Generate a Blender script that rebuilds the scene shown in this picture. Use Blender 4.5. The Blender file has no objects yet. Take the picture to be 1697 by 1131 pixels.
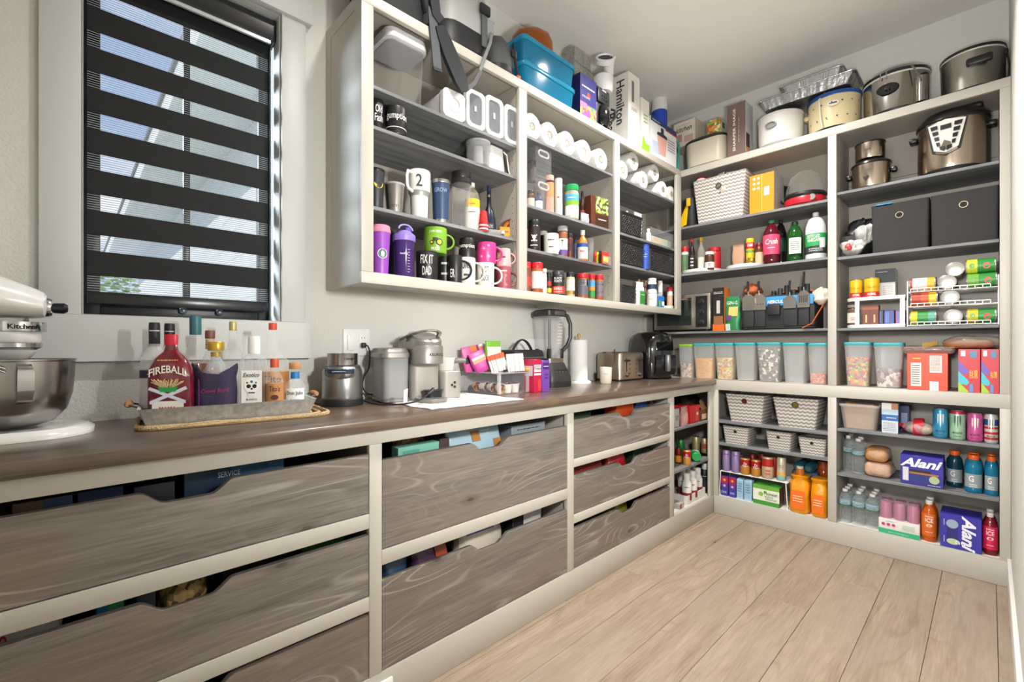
import bpy, bmesh, math, random
from mathutils import Vector, Matrix
D = bpy.data; SC = bpy.context.scene; COL = SC.collection
random.seed(7)
PI = math.pi
# ---------------------------------------------------------------- camera, world, lights, exposure
CAMY, CAMZ, FPX, YAW, HOR = -1.887, 1.15, 763.1, math.radians(46.07), 575.56
cam = D.cameras.new('camera'); cam.sensor_width = 36; cam.lens = FPX/1697*36
cam.shift_y = (HOR-565.5)/1697; cam.clip_start = .02
co = D.objects.new('camera', cam); COL.objects.link(co)
co.location = (0, CAMY, CAMZ); co.rotation_euler = (PI/2, 0, YAW-PI/2)
SC.camera = co
SC.view_settings.view_transform = 'Standard'; SC.view_settings.look = 'None'
SC.view_settings.gamma = 1; SC.view_settings.use_curve_mapping = False
SC.view_settings.exposure = -0.02
SC.cycles.max_bounces = 10; SC.cycles.diffuse_bounces = 5; SC.cycles.glossy_bounces = 4
SC.cycles.transmission_bounces = 8; SC.cycles.transparent_max_bounces = 24
SC.cycles.caustics_reflective = False; SC.cycles.caustics_refractive = False

def world():
    w = D.worlds.new('sky'); SC.world = w; w.use_nodes = True
    n, l = w.node_tree.nodes, w.node_tree.links
    bg = n['Background']; tc = n.new('ShaderNodeTexCoord')
    mp = n.new('ShaderNodeMapping'); mp.inputs['Scale'].default_value = (1, 1, 2.2)
    no = n.new('ShaderNodeTexNoise'); no.inputs['Scale'].default_value = 3.2; no.inputs['Detail'].default_value = 7
    cr = n.new('ShaderNodeValToRGB'); e = cr.color_ramp.elements
    e[0].position = .42; e[0].color = (.36, .5, .76, 1); e[1].position = .62; e[1].color = (.86, .9, .96, 1)
    l.new(tc.outputs['Generated'], mp.inputs[0]); l.new(mp.outputs[0], no.inputs['Vector'])
    l.new(no.outputs[0], cr.inputs[0]); l.new(cr.outputs[0], bg.inputs[0])
    bg.inputs[1].default_value = 1.2
world()
def lamp(name, kind, loc, power, color=(1, 1, 1), size=.2, sizey=None, aim=None, spread=None):
    d = D.lights.new(name, kind); d.energy = power; d.color = color
    if kind == 'AREA':
        d.shape = 'RECTANGLE' if sizey else 'DISK'; d.size = size
        if sizey: d.size_y = sizey
        if spread: d.spread = spread
    if kind == 'SUN': d.angle = size
    o = D.objects.new(name, d); COL.objects.link(o); o.location = loc
    if aim: o.rotation_euler = (Vector(aim)-Vector(loc)).to_track_quat('-Z', 'Y').to_euler()
    return o
WARM = (1, .965, .915)
LIGHTS = [(2.35, -1.0), (.95, -1.0)]
lamp('daylight_sun', 'SUN', (-6, 6, 9), 2.4, (1, .97, .93), .02, aim=(0, 6.6, 4))
lamp('window_skylight', 'AREA', (-1.0, 1.25, 2.5), 260, (.74, .87, 1), .9, .9, aim=(.7, -.2, 1.8))
lamp('hall_daylight', 'AREA', (-2.55, -1.25, 1.5), 62, (.98, .99, 1), .9, 1.6, aim=(3, -1.2, 1.1))
lamp('photo_light', 'AREA', (.75, -1.78, 1.44), 32, (1, .985, .96), .16, aim=(2.9, -.4, 1.3))
# ---------------------------------------------------------------- helpers: pixel rays (frame 1697 x 1131) to real places
FX, FY, RX, RY = math.cos(YAW), math.sin(YAW), math.sin(YAW), -math.cos(YAW)
def ray(u):
    t = (u-848.5)/FPX
    return FX+t*RX, FY+t*RY
def X(u, y): a, b = ray(u); return (y-CAMY)/b*a
def Y(u, x): a, b = ray(u); return CAMY+x/a*b
def ZW(u, v, y): a, b = ray(u); return CAMZ+(HOR-v)/FPX*(y-CAMY)/b
def ZB(u, v, x): a, b = ray(u); return CAMZ+(HOR-v)/FPX*x/a
# ---------------------------------------------------------------- helpers: materials
def lin(h):
    if not isinstance(h, str): return tuple(h)+(1,) if len(h) == 3 else tuple(h)
    h = h.lstrip('#'); o = []
    for i in (0, 2, 4):
        c = int(h[i:i+2], 16)/255; o.append(c/12.92 if c <= .04045 else ((c+.055)/1.055)**2.4)
    return tuple(o)+(1,)
MATS = {}
def newmat(key):
    m = D.materials.new(key); m.use_nodes = True; MATS[key] = m
    return m, m.node_tree.nodes, m.node_tree.links, m.node_tree.nodes['Principled BSDF']
def C(col, rough=.5, metal=0, bump=0, bscale=80, coat=0, var=0, emit=0):
    key = f'paint_{col}_{rough}_{metal}_{bump}_{bscale}_{coat}_{var}_{emit}'
    if key in MATS: return MATS[key]
    m, n, l, b = newmat(key)
    b.inputs['Base Color'].default_value = lin(col); b.inputs['Roughness'].default_value = rough
    b.inputs['Metallic'].default_value = metal; b.inputs['Coat Weight'].default_value = coat
    if emit: b.inputs['Emission Color'].default_value = lin(col); b.inputs['Emission Strength'].default_value = emit
    if bump or var:
        tc = n.new('ShaderNodeTexCoord'); no = n.new('ShaderNodeTexNoise')
        no.inputs['Scale'].default_value = bscale; no.inputs['Detail'].default_value = 4
        l.new(tc.outputs['Object'], no.inputs['Vector'])
        if bump:
            bp = n.new('ShaderNodeBump'); bp.inputs['Strength'].default_value = bump; bp.inputs['Distance'].default_value = .01
            l.new(no.outputs[0], bp.inputs['Height']); l.new(bp.outputs[0], b.inputs['Normal'])
        if var:
            hs = n.new('ShaderNodeHueSaturation'); hs.inputs['Color'].default_value = lin(col)
            mr = n.new('ShaderNodeMapRange'); mr.inputs[1].default_value = .3; mr.inputs[2].default_value = .7
            mr.inputs[3].default_value = 1-var; mr.inputs[4].default_value = 1+var
            l.new(no.outputs[0], mr.inputs[0]); l.new(mr.outputs[0], hs.inputs['Value']); l.new(hs.outputs[0], b.inputs['Base Color'])
    return m
def CLEAR(col='f4f6f6', a=.12, rough=.08, tint=None):
    """clear or tinted glass and plastic: see-through with a glossy skin"""
    key = f'clear_{col}_{a}_{rough}_{tint}'
    if key in MATS: return MATS[key]
    m, n, l, b = newmat(key)
    b.inputs['Base Color'].default_value = lin(col); b.inputs['Roughness'].default_value = rough
    t = n.new('ShaderNodeBsdfTransparent'); t.inputs[0].default_value = lin(tint or 'ffffff')
    mx = n.new('ShaderNodeMixShader'); lw = n.new('ShaderNodeLayerWeight'); lw.inputs[0].default_value = .5; pw = n.new('ShaderNodeMath'); pw.operation = 'POWER'; pw.inputs[1].default_value = 3.5
    ad = n.new('ShaderNodeMath'); ad.operation = 'MULTIPLY_ADD'; ad.inputs[1].default_value = .45; ad.inputs[2].default_value = a; ad.use_clamp = True
    l.new(lw.outputs['Facing'], pw.inputs[0]); l.new(pw.outputs[0], ad.inputs[0]); l.new(ad.outputs[0], mx.inputs[0])
    l.new(t.outputs[0], mx.inputs[1]); l.new(b.outputs[0], mx.inputs[2]); l.new(mx.outputs[0], n['Material Output'].inputs[0])
    return m
def wood(key, cols, stretch=(1.2, 14, 14), rough=.5, knots=0, coat=0, scale=2.0, vary=.1, line=None, lw=.5, rings=9, kd=.6, tint=None, kpl=2):
    """stained timber, grain along the object's x: fine pores, cathedral growth lines that bend round knots, broad stain tones"""
    if key in MATS: return MATS[key]
    m, n, l, b = newmat(key)
    def N(t, **k):
        q = n.new('ShaderNode'+t)
        for i, v in k.items():
            if i == 'op': q.operation = v
            else: q.inputs[int(i[1:]) if i[0] == '_' else i].default_value = v
        return q
    def MA(op, x, y=None, z=None):
        q = N('Math', op=op)
        for i, v in enumerate((x, y, z)):
            if v is None: continue
            if isinstance(v, (int, float)): q.inputs[i].default_value = v
            else: l.new(v, q.inputs[i])
        return q.outputs[0]
    def RAMP(x, a, b, c, d):
        q = N('MapRange', _1=a, _2=b, _3=c, _4=d); q.interpolation_type = 'SMOOTHSTEP'; l.new(x, q.inputs[0]); return q.outputs[0]
    tc = N('TexCoord'); oi = N('ObjectInfo')
    off = N('VectorMath', op='SCALE'); off.inputs[0].default_value = (31, 17, 23); l.new(oi.outputs['Random'], off.inputs['Scale'])
    ad = N('VectorMath', op='ADD'); l.new(tc.outputs['Object'], ad.inputs[0]); l.new(off.outputs[0], ad.inputs[1])
    def MP(v):
        q = N('Mapping', Scale=v); l.new(ad.outputs[0], q.inputs[0]); return q.outputs[0]
    def NO(v, sc, de, ds=0):
        q = N('TexNoise', Scale=sc, Detail=de, Distortion=ds); l.new(MP(v), q.inputs['Vector']); return q.outputs[0]
    big = NO(stretch, scale, 1.2, .25)
    fine = NO((stretch[0]*.9, stretch[1]*2.2, stretch[2]*2.2), scale*9, 5)
    mid = NO((stretch[0]*.5, stretch[1]*1.0, stretch[2]*1.0), scale*3, 3)
    fld = MA('MULTIPLY', big, rings)
    if knots:
        vo = N('TexVoronoi', Scale=knots); vo.voronoi_dimensions = '2D'; sp = N('SeparateXYZ'); cb = N('CombineXYZ'); l.new(MP((.6, 1.5, 1.5)), sp.inputs[0])
        l.new(sp.outputs[0], cb.inputs[0]); l.new(sp.outputs[kpl], cb.inputs[1]); l.new(cb.outputs[0], vo.inputs['Vector']); kdis = vo.outputs['Distance']
        fld = MA('ADD', fld, MA('MULTIPLY', RAMP(kdis, 0, .3, 1, 0), 3.2))
    pp = MA('PINGPONG', fld, .5)
    ln = RAMP(pp, .0, .16, 1, 0)                         # thin growth lines
    tone = MA('ADD', MA('MULTIPLY', fine, .5), MA('MULTIPLY', mid, .5))
    cr = N('ValToRGB'); els = cr.color_ramp.elements; k = len(cols)
    while len(els) < k: els.new(.5)
    for i, c in enumerate(cols): els[i].position = .33+.34*i/(k-1); els[i].color = lin(c)
    l.new(tone, cr.inputs[0]); last = cr.outputs[0]
    def MIX(f, c1, c2, bt='MIX'):
        q = n.new('ShaderNodeMix'); q.data_type = 'RGBA'; q.blend_type = bt
        for i, v in ((0, f), (6, c1), (7, c2)):
            if isinstance(v, (int, float)): q.inputs[i].default_value = v
            elif isinstance(v, str): q.inputs[i].default_value = lin(v)
            else: l.new(v, q.inputs[i])
        return q.outputs[2]
    pn = NO((1, 2.6, 2.6), 1.7, 2)
    if tint: last = MIX(MA('MULTIPLY', RAMP(pn, .4, .62, 0, 1), .55), last, tint)
    gate = RAMP(NO((.8, 3, 3), 2.1, 2), .45, .62, .12, 1)  # growth lines come and go
    last = MIX(MA('MULTIPLY', MA('MULTIPLY', ln, gate), lw), last, line or cols[-1])
    hs = N('HueSaturation'); l.new(MA('ADD', RAMP(pn, .3, .7, 1-vary, 1+vary), RAMP(oi.outputs['Random'], 0, 1, -vary*.8, vary*.8)), hs.inputs['Value']); l.new(last, hs.inputs['Color']); last = hs.outputs[0]
    if knots:
        last = MIX(MA('MULTIPLY', RAMP(kdis, .028, .055, 1, 0), kd), last, cols[0])
        last = MIX(MA('MULTIPLY', RAMP(kdis, .008, .022, 1, 0), kd), last, '2e241d')
    l.new(last, b.inputs['Base Color']); b.inputs['Roughness'].default_value = rough; b.inputs['Coat Weight'].default_value = coat
    b.inputs['Coat Roughness'].default_value = .25
    bp = N('Bump', Strength=.1, Distance=.004); l.new(fine, bp.inputs['Height']); l.new(bp.outputs[0], b.inputs['Normal'])
    return m
# ---------------------------------------------------------------- helpers: meshes
class G:
    """collects shapes; build() links them as one mesh object"""
    def __init__(s): s.v, s.f = [], []
    def add(s, vs, fs, M=None):
        o = len(s.v)
        s.v += [tuple(M @ Vector(p)) if M else tuple(p) for p in vs]
        s.f += [tuple(i+o for i in f) for f in fs]; return s
    def box(s, a, b, M=None):
        (x0, y0, z0), (x1, y1, z1) = a, b
        return s.add([(x0, y0, z0), (x1, y0, z0), (x1, y1, z0), (x0, y1, z0), (x0, y0, z1), (x1, y0, z1), (x1, y1, z1), (x0, y1, z1)],
                     [(3, 2, 1, 0), (4, 5, 6, 7), (0, 1, 5, 4), (1, 2, 6, 5), (2, 3, 7, 6), (3, 0, 4, 7)], M)
    def cbox(s, cx, cy, z0, w, d, h, M=None): return s.box((cx-w/2, cy-d/2, z0), (cx+w/2, cy+d/2, z0+h), M)
    def bbox(s, a, b, r=.004, M=None, seg=2):
        """box with rounded edges"""
        bm = bmesh.new(); bmesh.ops.create_cube(bm, size=1)
        for q in bm.verts: q.co = [(a[i]+b[i])/2+q.co[i]*(b[i]-a[i]) for i in range(3)]
        r = min(r, min(abs(b[i]-a[i]) for i in range(3))*.49)
        bmesh.ops.bevel(bm, geom=bm.edges[:], offset=r, segments=seg, profile=.5, affect='EDGES', clamp_overlap=True)
        bm.verts.index_update()
        s.add([q.co[:] for q in bm.verts], [[q.index for q in f.verts] for f in bm.faces], M); bm.free(); return s
    def lathe(s, prof, n=24, M=None, sx=1, sy=1, a0=0, a1=2*PI, pw=2.0):
        """turned shape; pw > 2 squares the section"""
        full = abs(a1-a0-2*PI) < 1e-6; k = n if full else n+1
        vs, fs = [], []
        for r, z in prof:
            for i in range(k):
                a = a0+(a1-a0)*i/n; c, d = math.cos(a), math.sin(a)
                q = 1 if pw == 2 else (abs(c)**pw+abs(d)**pw)**(-1/pw)
                vs.append((r*c*q*sx, r*d*q*sy, z))
        for j in range(len(prof)-1):
            for i in range(n if not full else k):
                i2 = (i+1) % k
                if not full and i == n: continue
                fs.append((j*k+i, j*k+i2, (j+1)*k+i2, (j+1)*k+i))
        if full:
            if prof[0][0] > 1e-6: fs.append(tuple(range(k-1, -1, -1)))
            if prof[-1][0] > 1e-6: fs.append(tuple((len(prof)-1)*k+i for i in range(k)))
        return s.add(vs, fs, M)
    def tube(s, pts, r, n=8, M=None, closed=False, flat=1.0, rs=None):
        P = [Vector(p) for p in pts]; vs, fs = [], []; k = len(P); up = None
        for i, p in enumerate(P):
            t = (P[(i+1) % k]-P[i-1]) if closed else (P[min(i+1, k-1)]-P[max(i-1, 0)])
            t = t.normalized() if t.length > 1e-9 else Vector((0, 0, 1))
            if up is None: up = Vector((0, 0, 1)) if abs(t.z) < .9 else Vector((1, 0, 0))
            a = t.cross(up)
            a = a.normalized() if a.length > 1e-6 else t.orthogonal().normalized()
            b = a.cross(t).normalized(); up = b
            q = rs[i] if rs else r
            for j in range(n):
                g = 2*PI*j/n; vs.append(p+a*q*math.cos(g)+b*q*flat*math.sin(g))
        for i in range(k if closed else k-1):
            for j in range(n): fs.append((i*n+j, i*n+(j+1) % n, ((i+1) % k)*n+(j+1) % n, ((i+1) % k)*n+j))
        if not closed: fs += [tuple(range(n-1, -1, -1)), tuple((k-1)*n+j for j in range(n))]
        return s.add(vs, fs, M)
    def prism(s, poly, z0, z1, M=None, taper=1.0, c=(0, 0)):
        """polygon in xy from z0 to z1; taper scales the top about c"""
        k = len(poly)
        vs = [(x, y, z0) for x, y in poly]+[(c[0]+(x-c[0])*taper, c[1]+(y-c[1])*taper, z1) for x, y in poly]
        return s.add(vs, [tuple(range(k-1, -1, -1)), tuple(range(k, 2*k))]+[(i, (i+1) % k, k+(i+1) % k, k+i) for i in range(k)], M)
    def loft(s, rings, cap=True, M=None):
        k = len(rings[0]); vs = [p for r in rings for p in r]; fs = []
        for j in range(len(rings)-1):
            fs += [(j*k+i, j*k+(i+1) % k, (j+1)*k+(i+1) % k, (j+1)*k+i) for i in range(k)]
        if cap: fs += [tuple(range(k-1, -1, -1)), tuple((len(rings)-1)*k+i for i in range(k))]
        return s.add(vs, fs, M)
    def ball(s, c, r, n=16, m=10, M=None):
        r = r if isinstance(r, tuple) else (r, r, r)
        T = Matrix.Translation(c) @ Matrix.Diagonal((*r, 1))
        return s.lathe([(math.sin(PI*j/m) if 0 < j < m else 0, -math.cos(PI*j/m)) for j in range(m+1)], n, (M @ T) if M else T)
    def build(s, name, mat, parent=None, smooth=True, sharp=.62, solid=0):
        me = D.meshes.new(name); me.from_pydata([tuple(p) for p in s.v], [], s.f); me.validate()
        bm = bmesh.new(); bm.from_mesh(me)
        bmesh.ops.remove_doubles(bm, verts=bm.verts[:], dist=1e-6)
        if s.f: bmesh.ops.recalc_face_normals(bm, faces=bm.faces[:])
        for f in bm.faces: f.smooth = smooth
        for e in bm.edges:
            if len(e.link_faces) == 2 and e.calc_face_angle(0) > sharp: e.smooth = False
        bm.to_mesh(me); bm.free()
        if mat: me.materials.append(mat)
        return link(name, me, parent)
def link(name, me, parent=None):
    o = D.objects.new(name, me); COL.objects.link(o)
    if parent: o.parent = parent
    return o
def tag(o, label, cat, group=None, kind=None):
    o['label'] = label; o['category'] = cat
    if group: o['group'] = group
    if kind: o['kind'] = kind
    return o
def T(name, label, cat, loc=(0, 0, 0), rz=0, group=None, rot=None):
    o = D.objects.new(name, None); COL.objects.link(o); o.empty_display_size = .05
    o.location = loc; o.rotation_euler = rot if rot else (0, 0, rz)
    return tag(o, label, cat, group)
def S(o): o['kind'] = 'structure'; return o
def dup(root, loc, rz=None, label=None, group=None, scale=None):
    r = root.copy(); COL.objects.link(r); r.location = loc
    if rz is not None: r.rotation_euler = (0, 0, rz)
    if label: r['label'] = label
    if group: r['group'] = group
    if scale: r.scale = scale
    for ch in [o for o in root.children]:
        c = ch.copy(); COL.objects.link(c); c.parent = r
        for g in ch.children:
            d = g.copy(); COL.objects.link(d); d.parent = c
    return r
def BX(name, a, b, mat, parent=None, r=0):
    return (G().bbox(a, b, r) if r else G().box(a, b)).build(name, mat, parent)
def rrect(w, d, r, n=4, cx=0, cy=0):
    """rounded rectangle outline"""
    r = min(r, w/2-1e-5, d/2-1e-5); o = []
    for sx, sy, a in ((1, 1, 0), (-1, 1, PI/2), (-1, -1, PI), (1, -1, 1.5*PI)):
        for i in range(n+1):
            t = a+PI/2*i/n; o.append((cx+sx*(w/2-r)+r*math.cos(t), cy+sy*(d/2-r)+r*math.sin(t)))
    return o
def arc(cx, cy, r, a0, a1, n): return [(cx+r*math.cos(a0+(a1-a0)*i/n), cy+r*math.sin(a0+(a1-a0)*i/n)) for i in range(n+1)]
ROTX = Matrix.Rotation(PI/2, 4, 'X')     # xy drawing -> upright, facing -y
FACE = {'-y': Matrix.Identity(4), '-x': Matrix.Rotation(-PI/2, 4, 'Z'), '+x': Matrix.Rotation(PI/2, 4, 'Z'), '+y': Matrix.Rotation(PI, 4, 'Z')}
# lettering ---------------------------------------------------------------
FONTM = {}
def glyphs(txt, bold=0):
    k = (txt, bold)
    if k in FONTM: return FONTM[k]
    cu = D.curves.new('lettering', 'FONT'); cu.body = txt; cu.align_x = 'CENTER'; cu.align_y = 'CENTER'; cu.resolution_u = 2
    cu.offset = bold; cu.space_line = .8
    o = D.objects.new('lettering', cu); COL.objects.link(o)
    me = D.meshes.new_from_object(o.evaluated_get(bpy.context.evaluated_depsgraph_get()))
    vs = [v.co[:2] for v in me.vertices]; fs = [tuple(p.vertices) for p in me.polygons]
    D.objects.remove(o); D.curves.remove(cu); D.meshes.remove(me)
    if vs:
        x0, x1 = min(v[0] for v in vs), max(v[0] for v in vs); y0, y1 = min(v[1] for v in vs), max(v[1] for v in vs)
        vs = [((v[0]-(x0+x1)/2), (v[1]-(y0+y1)/2)) for v in vs]; FONTM[k] = (vs, fs, x1-x0, y1-y0)
    else: FONTM[k] = ([], [], 1, 1)
    return FONTM[k]
def lettering(parent, txt, w, h, mat, at=(0, 0, 0), face='-y', rad=None, ang=0, roll=0, slant=0, bold=.01, name='lettering', off=.0008, archf=0):
    """flat print of the words txt in a box w x h. rad: wrapped on a cylinder of that radius about z (ang: heading of its middle)"""
    if txt[0] == '~':                                     # print too small to read: rows of short dashes
        k = int(txt[1:]); vs, fs, rd = [], [], random.Random(k*7+int(w*1e4)); tw, th = 1, 1
        for i in range(k):
            q = .5-(i+.5)/k; a = -.5
            while a < .48:
                b = min(.5, a+rd.uniform(.08, .22)); o = len(vs); e = .16/k
                vs += [(a, q-e), (b-.03, q-e), (b-.03, q+e), (a, q+e)]; fs.append((o, o+1, o+2, o+3)); a = b
    else: vs, fs, tw, th = glyphs(txt, bold)
    sx = w/tw; sy = h/th if h else sx
    pts = [((x+y*slant)*sx, y*sy) for x, y in vs]
    if archf: pts = [(x, y+archf*(1-(2*x/w)**2)) for x, y in pts]
    c, d = math.cos(roll), math.sin(roll); pts = [(x*c-y*d, x*d+y*c) for x, y in pts]
    g = G()
    if rad:
        g.add([((rad+off)*math.cos(ang+x/rad)+at[0], (rad+off)*math.sin(ang+x/rad)+at[1], at[2]+y) for x, y in pts], fs)
    else:
        g.add([(x, -off, y) for x, y in pts], fs, Matrix.Translation(at) @ (FACE[face] if isinstance(face, str) else face))
    o = g.build(name, mat, parent, smooth=False); return o
def decal(parent, name, poly, mat, at=(0, 0, 0), face='-y', off=.0006, rad=None, ang=0, n=10):
    """flat print: polygon (x, z) on a face, or, with rad, a rectangle (w, h) on a cylinder"""
    g = G()
    if rad:
        if poly[0] == 'o':
            q = poly[1]; e = poly[2] if len(poly) > 2 else q
            g.add([((rad+off)*math.cos(ang+q*math.cos(k*PI/10)/rad)+at[0], (rad+off)*math.sin(ang+q*math.cos(k*PI/10)/rad)+at[1], at[2]+e*math.sin(k*PI/10)) for k in range(20)], [tuple(range(20))])
            return g.build(name, mat, parent)
        w, h = poly; n = max(3, n)
        vs = []
        for i in range(n+1):
            a = ang+(-w/2+w*i/n)/rad
            for z in (-h/2, h/2): vs.append(((rad+off)*math.cos(a)+at[0], (rad+off)*math.sin(a)+at[1], at[2]+z))
        g.add(vs, [(2*i, 2*i+2, 2*i+3, 2*i+1) for i in range(n)])
    else: g.add([(x, -off, z) for x, z in poly], [tuple(range(len(poly)))], Matrix.Translation(at) @ (FACE[face] if isinstance(face, str) else face))
    return g.build(name, mat, parent)
def rect(w, h, cx=0, cz=0): return [(cx-w/2, cz-h/2), (cx+w/2, cz-h/2), (cx+w/2, cz+h/2), (cx-w/2, cz+h/2)]
def disc(r, cx=0, cz=0, n=18, ry=None): return [(cx+r*math.cos(2*PI*i/n), cz+(ry or r)*math.sin(2*PI*i/n)) for i in range(n)]
def star(r, k=5, q=.45, cx=0, cz=0, ph=PI/2): return [(cx+(r if i % 2 == 0 else r*q)*math.cos(ph+PI*i/k), cz+(r if i % 2 == 0 else r*q)*math.sin(ph+PI*i/k)) for i in range(2*k)]
# ================================================================ the room
XB, XW, YR, ZC, XE = 3.2305, 3.595, -1.957, 3.02, -.62      # back shelving front, back wall, right wall, ceiling, end wall
WALL = C('d6d6d0', .85, bump=.25, bscale=130)
CEIL = C('e4e2de', .9, bump=.12, bscale=90)
TRIM = C('c5c7c4', .45)
CAB = C('b9b5ab', .42)
CABIN = C('aaa499', .5)  # darker copy of the cabinet paint; interior shade is put into the colour
def slab(name, boxes, mat):
    g = G()
    for a, b in boxes: g.box(a, b)
    return S(g.build(name, mat))
WX0, WX1, WZ0, WZ1 = .03, .582, 1.248, 2.42               # window opening
slab('wall_left', [((XE-.12, 0, 0), (WX0, .16, ZC)), ((WX1, 0, 0), (XW+.12, .16, ZC)), ((WX0, 0, 0), (WX1, .16, WZ0)), ((WX0, 0, WZ1), (WX1, .16, ZC))], WALL)
slab('wall_back', [((XW, YR-.12, 0), (XW+.12, 0, ZC))], WALL)
slab('wall_right', [((XE-.12, YR-.12, 0), (XW, YR, ZC))], WALL)
DY0, DY1, DZ = -1.945, -1.0, 2.06                         # doorway the photo is taken from
slab('wall_front', [((XE-.12, DY1, 0), (XE, 0, ZC)), ((XE-.12, YR, DZ), (XE, DY1, ZC)), ((XE-.12, YR, 0), (XE, DY0, DZ))], WALL)
slab('ceiling', [((XE-.12, YR-.12, ZC), (XW+.12, .16, ZC+.1))], CEIL)
# hall beyond the doorway
slab('wall_hall', [((-3.0, -2.6, 0), (-2.9, .3, 2.7)), ((-3.0, -2.7, 0), (XE-.12, -2.6, 2.7)), ((-3.0, .2, 0), (XE-.12, .3, 2.7))], WALL)
slab('ceiling_hall', [((-3.0, -2.7, 2.7), (XE-.12, .3, 2.8))], CEIL)
slab('floor_hall', [((-3.0, -2.7, -.06), (XE, .3, -.012))], C('b99f82', .5))
# floor of wide oak planks
FLOORB = S(BX('floor', (XE, YR, -.06), (XW, 0, -.013), C('4a3c2e', .8)))
OAK = wood('oak_plank', ['85725f', '907d69', '998673', 'a28f7b', 'ac9986'], (.9, 5, 5), .42, knots=1.25, scale=1.3, vary=.07, coat=.1, rings=8, line='7d6c5a', lw=.45, kd=.85, tint='8f8273', kpl=1)
PW = .1905
rows = [(-1.957, -1.908, []), (-1.908, -1.7175, [3.11, 1.25]), (-1.7175, -1.527, [1.6]), (-1.527, -1.3365, [2.74, .9]), (-1.3365, -1.146, [2.32, .5]),
        (-1.146, -.9555, [1.15]), (-.9555, -.765, [2.59, .75]), (-.765, -.5745, [2.07, .2]), (-.5745, -.42, [1.62])]
for y0, y1, js in rows:
    xs = sorted([XE]+js+[XB+.1])
    for a, b in zip(xs, xs[1:]):
        g = G().bbox((a+.0006-(a+b)/2, y0+.0006-(y0+y1)/2, -.012), (b-.0006-(a+b)/2, y1-.0006-(y0+y1)/2, 0), .0012, seg=1)
        o = g.build('plank', OAK, FLOORB); o.location = ((a+b)/2, (y0+y1)/2, 0)
# baseboard on the right wall
bb = S(BX('baseboard_right', (XE, YR, 0), (XB-.001, YR+.014, .142), C('e6e5e0', .4), r=.003))
# ---------------------------------------------------------------- recessed lights
for i, (lx, ly) in enumerate(LIGHTS):
    t = T('recessed_light', ['white recessed ceiling light over the far end of the aisle', 'white recessed ceiling light near the doorway'][i], 'ceiling light', (lx, ly, ZC), group='recessed ceiling lights')
    G().lathe([(.062, -.001), (.085, -.001), (.088, -.006), (.08, -.011), (.064, -.004)], 32).build('trim_ring', C('eeeeea', .4), t)
    G().lathe([(0, -.003), (.062, -.003)], 32).build('lens', C('fff4e2', .4, emit=9), t)
    lamp('recessed_lamp', 'AREA', (lx, ly, ZC-.02), [42, 17][i], WARM, .11, aim=(lx, ly, 0), spread=2.4)
# ---------------------------------------------------------------- window
W = S(G().box((-.079, -.03, 1.107), (.691, 0, 1.246)).build('window_1', TRIM))        # apron board
for nm, a, b in (('casing', (-.061, -.02, 1.247), (.027, 0, 2.42)), ('casing', (.585, -.02, 1.247), (.673, 0, 2.42)), ('header', (-.082, -.034, 2.42), (.694, 0, 2.58)),
                 ('jamb', (.5795, -.004, 1.25), (.5819, .125, 2.418)), ('jamb', (.0302, -.004, 1.25), (.0322, .125, 2.418)), ('jamb', (.028, -.004, 2.4165), (.583, .125, 2.4175)), ('sill', (.028, -.004, 1.2485), (.583, .125, 1.2495))):
    BX(nm, a, b, TRIM, W, .0015 if nm in('casing', 'header') else 0)
BLK = C('0e0f12', .35)
fy = .118
for a, b in (((.03, fy, 1.2505), (.075, fy+.03, 2.415)), ((.54, fy, 1.2505), (.579, fy+.03, 2.415)), ((.075, fy, 1.2505), (.54, fy+.03, 1.297)), ((.075, fy, 2.37), (.54, fy+.03, 2.415)), ((.297, fy+.004, 1.297), (.318, fy+.026, 2.37))):
    BX('window_frame', a, b, BLK, W, .003)
BX('glass_pane', (.075, fy+.012, 1.297), (.54, fy+.016, 2.37), CLEAR('eef4f6', .03, .02), W)
for x in (.283, .395):
    G().bbox((x, fy-.018, 1.268), (x+.022, fy, 1.29), .006).build('latch', C('555b60', .3, .6), W)
# zebra roller blind
BL = T('zebra_blind', 'black zebra roller blind half open in the window', 'window blind', (.31, .075, 0))
BLF = C('0d0f12', .75, bump=.1, bscale=400)
SHEER = CLEAR('c9cfcf', .10, .6, 'dfe4e4')
bz0 = 1.3255; per = .1285; sh = .0515
z = bz0; x0, x1 = -.268, .252
i = 0
def sheer_band(za, zb):
    g = G(); k = 7                                       # fine threads of the sheer weave
    for j in range(k):
        q = za+(zb-za)*(j+.5)/k; g.box((x0, -.0004, q-.0009), (x1, .0004, q+.0009))
    o = g.build('sheer_band', C('9fa6a8', .8), BL); o['kind'] = 'stuff'
while z < 2.3:
    sheer_band(z, z+sh)
    BX('opaque_band', (x0, -.0008, z+sh), (x1, .0008, min(z+per, 2.335)), BLF, BL)
    z += per
BX('bottom_rail', (x0, -.012, 1.287), (x1, .006, bz0), C('1d1f21', .25), BL, .005)
g = G(); pr = [(-.045, 2.33), (-.05, 2.345), (-.05, 2.405), (-.04, 2.4135), (.02, 2.4135), (.02, 2.33)]
g.loft([[(-.27, y, z) for y, z in pr], [(.2585, y, z) for y, z in pr]]).build('cassette', C('1f2022', .3), BL)
for xx in (-.2765, .259): g = G().loft([[(xx, y*1.03, 2.37+(z-2.37)*1.05) for y, z in pr], [(xx+.006, y*1.03, 2.37+(z-2.37)*1.05) for y, z in pr]]).build('end_cap', C('101113', .25), BL)
BX('valance_strip', (-.268, -.043, 2.318), (.25, -.034, 2.331), C('cfd8d8', .2, .3), BL)
g = G()
for xx, yy in ((.2605, -.025), (.2605, -.005)):
    for k in range(150): g.ball((xx, yy, 2.33-.0055*k), .0022, 6, 4)
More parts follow.
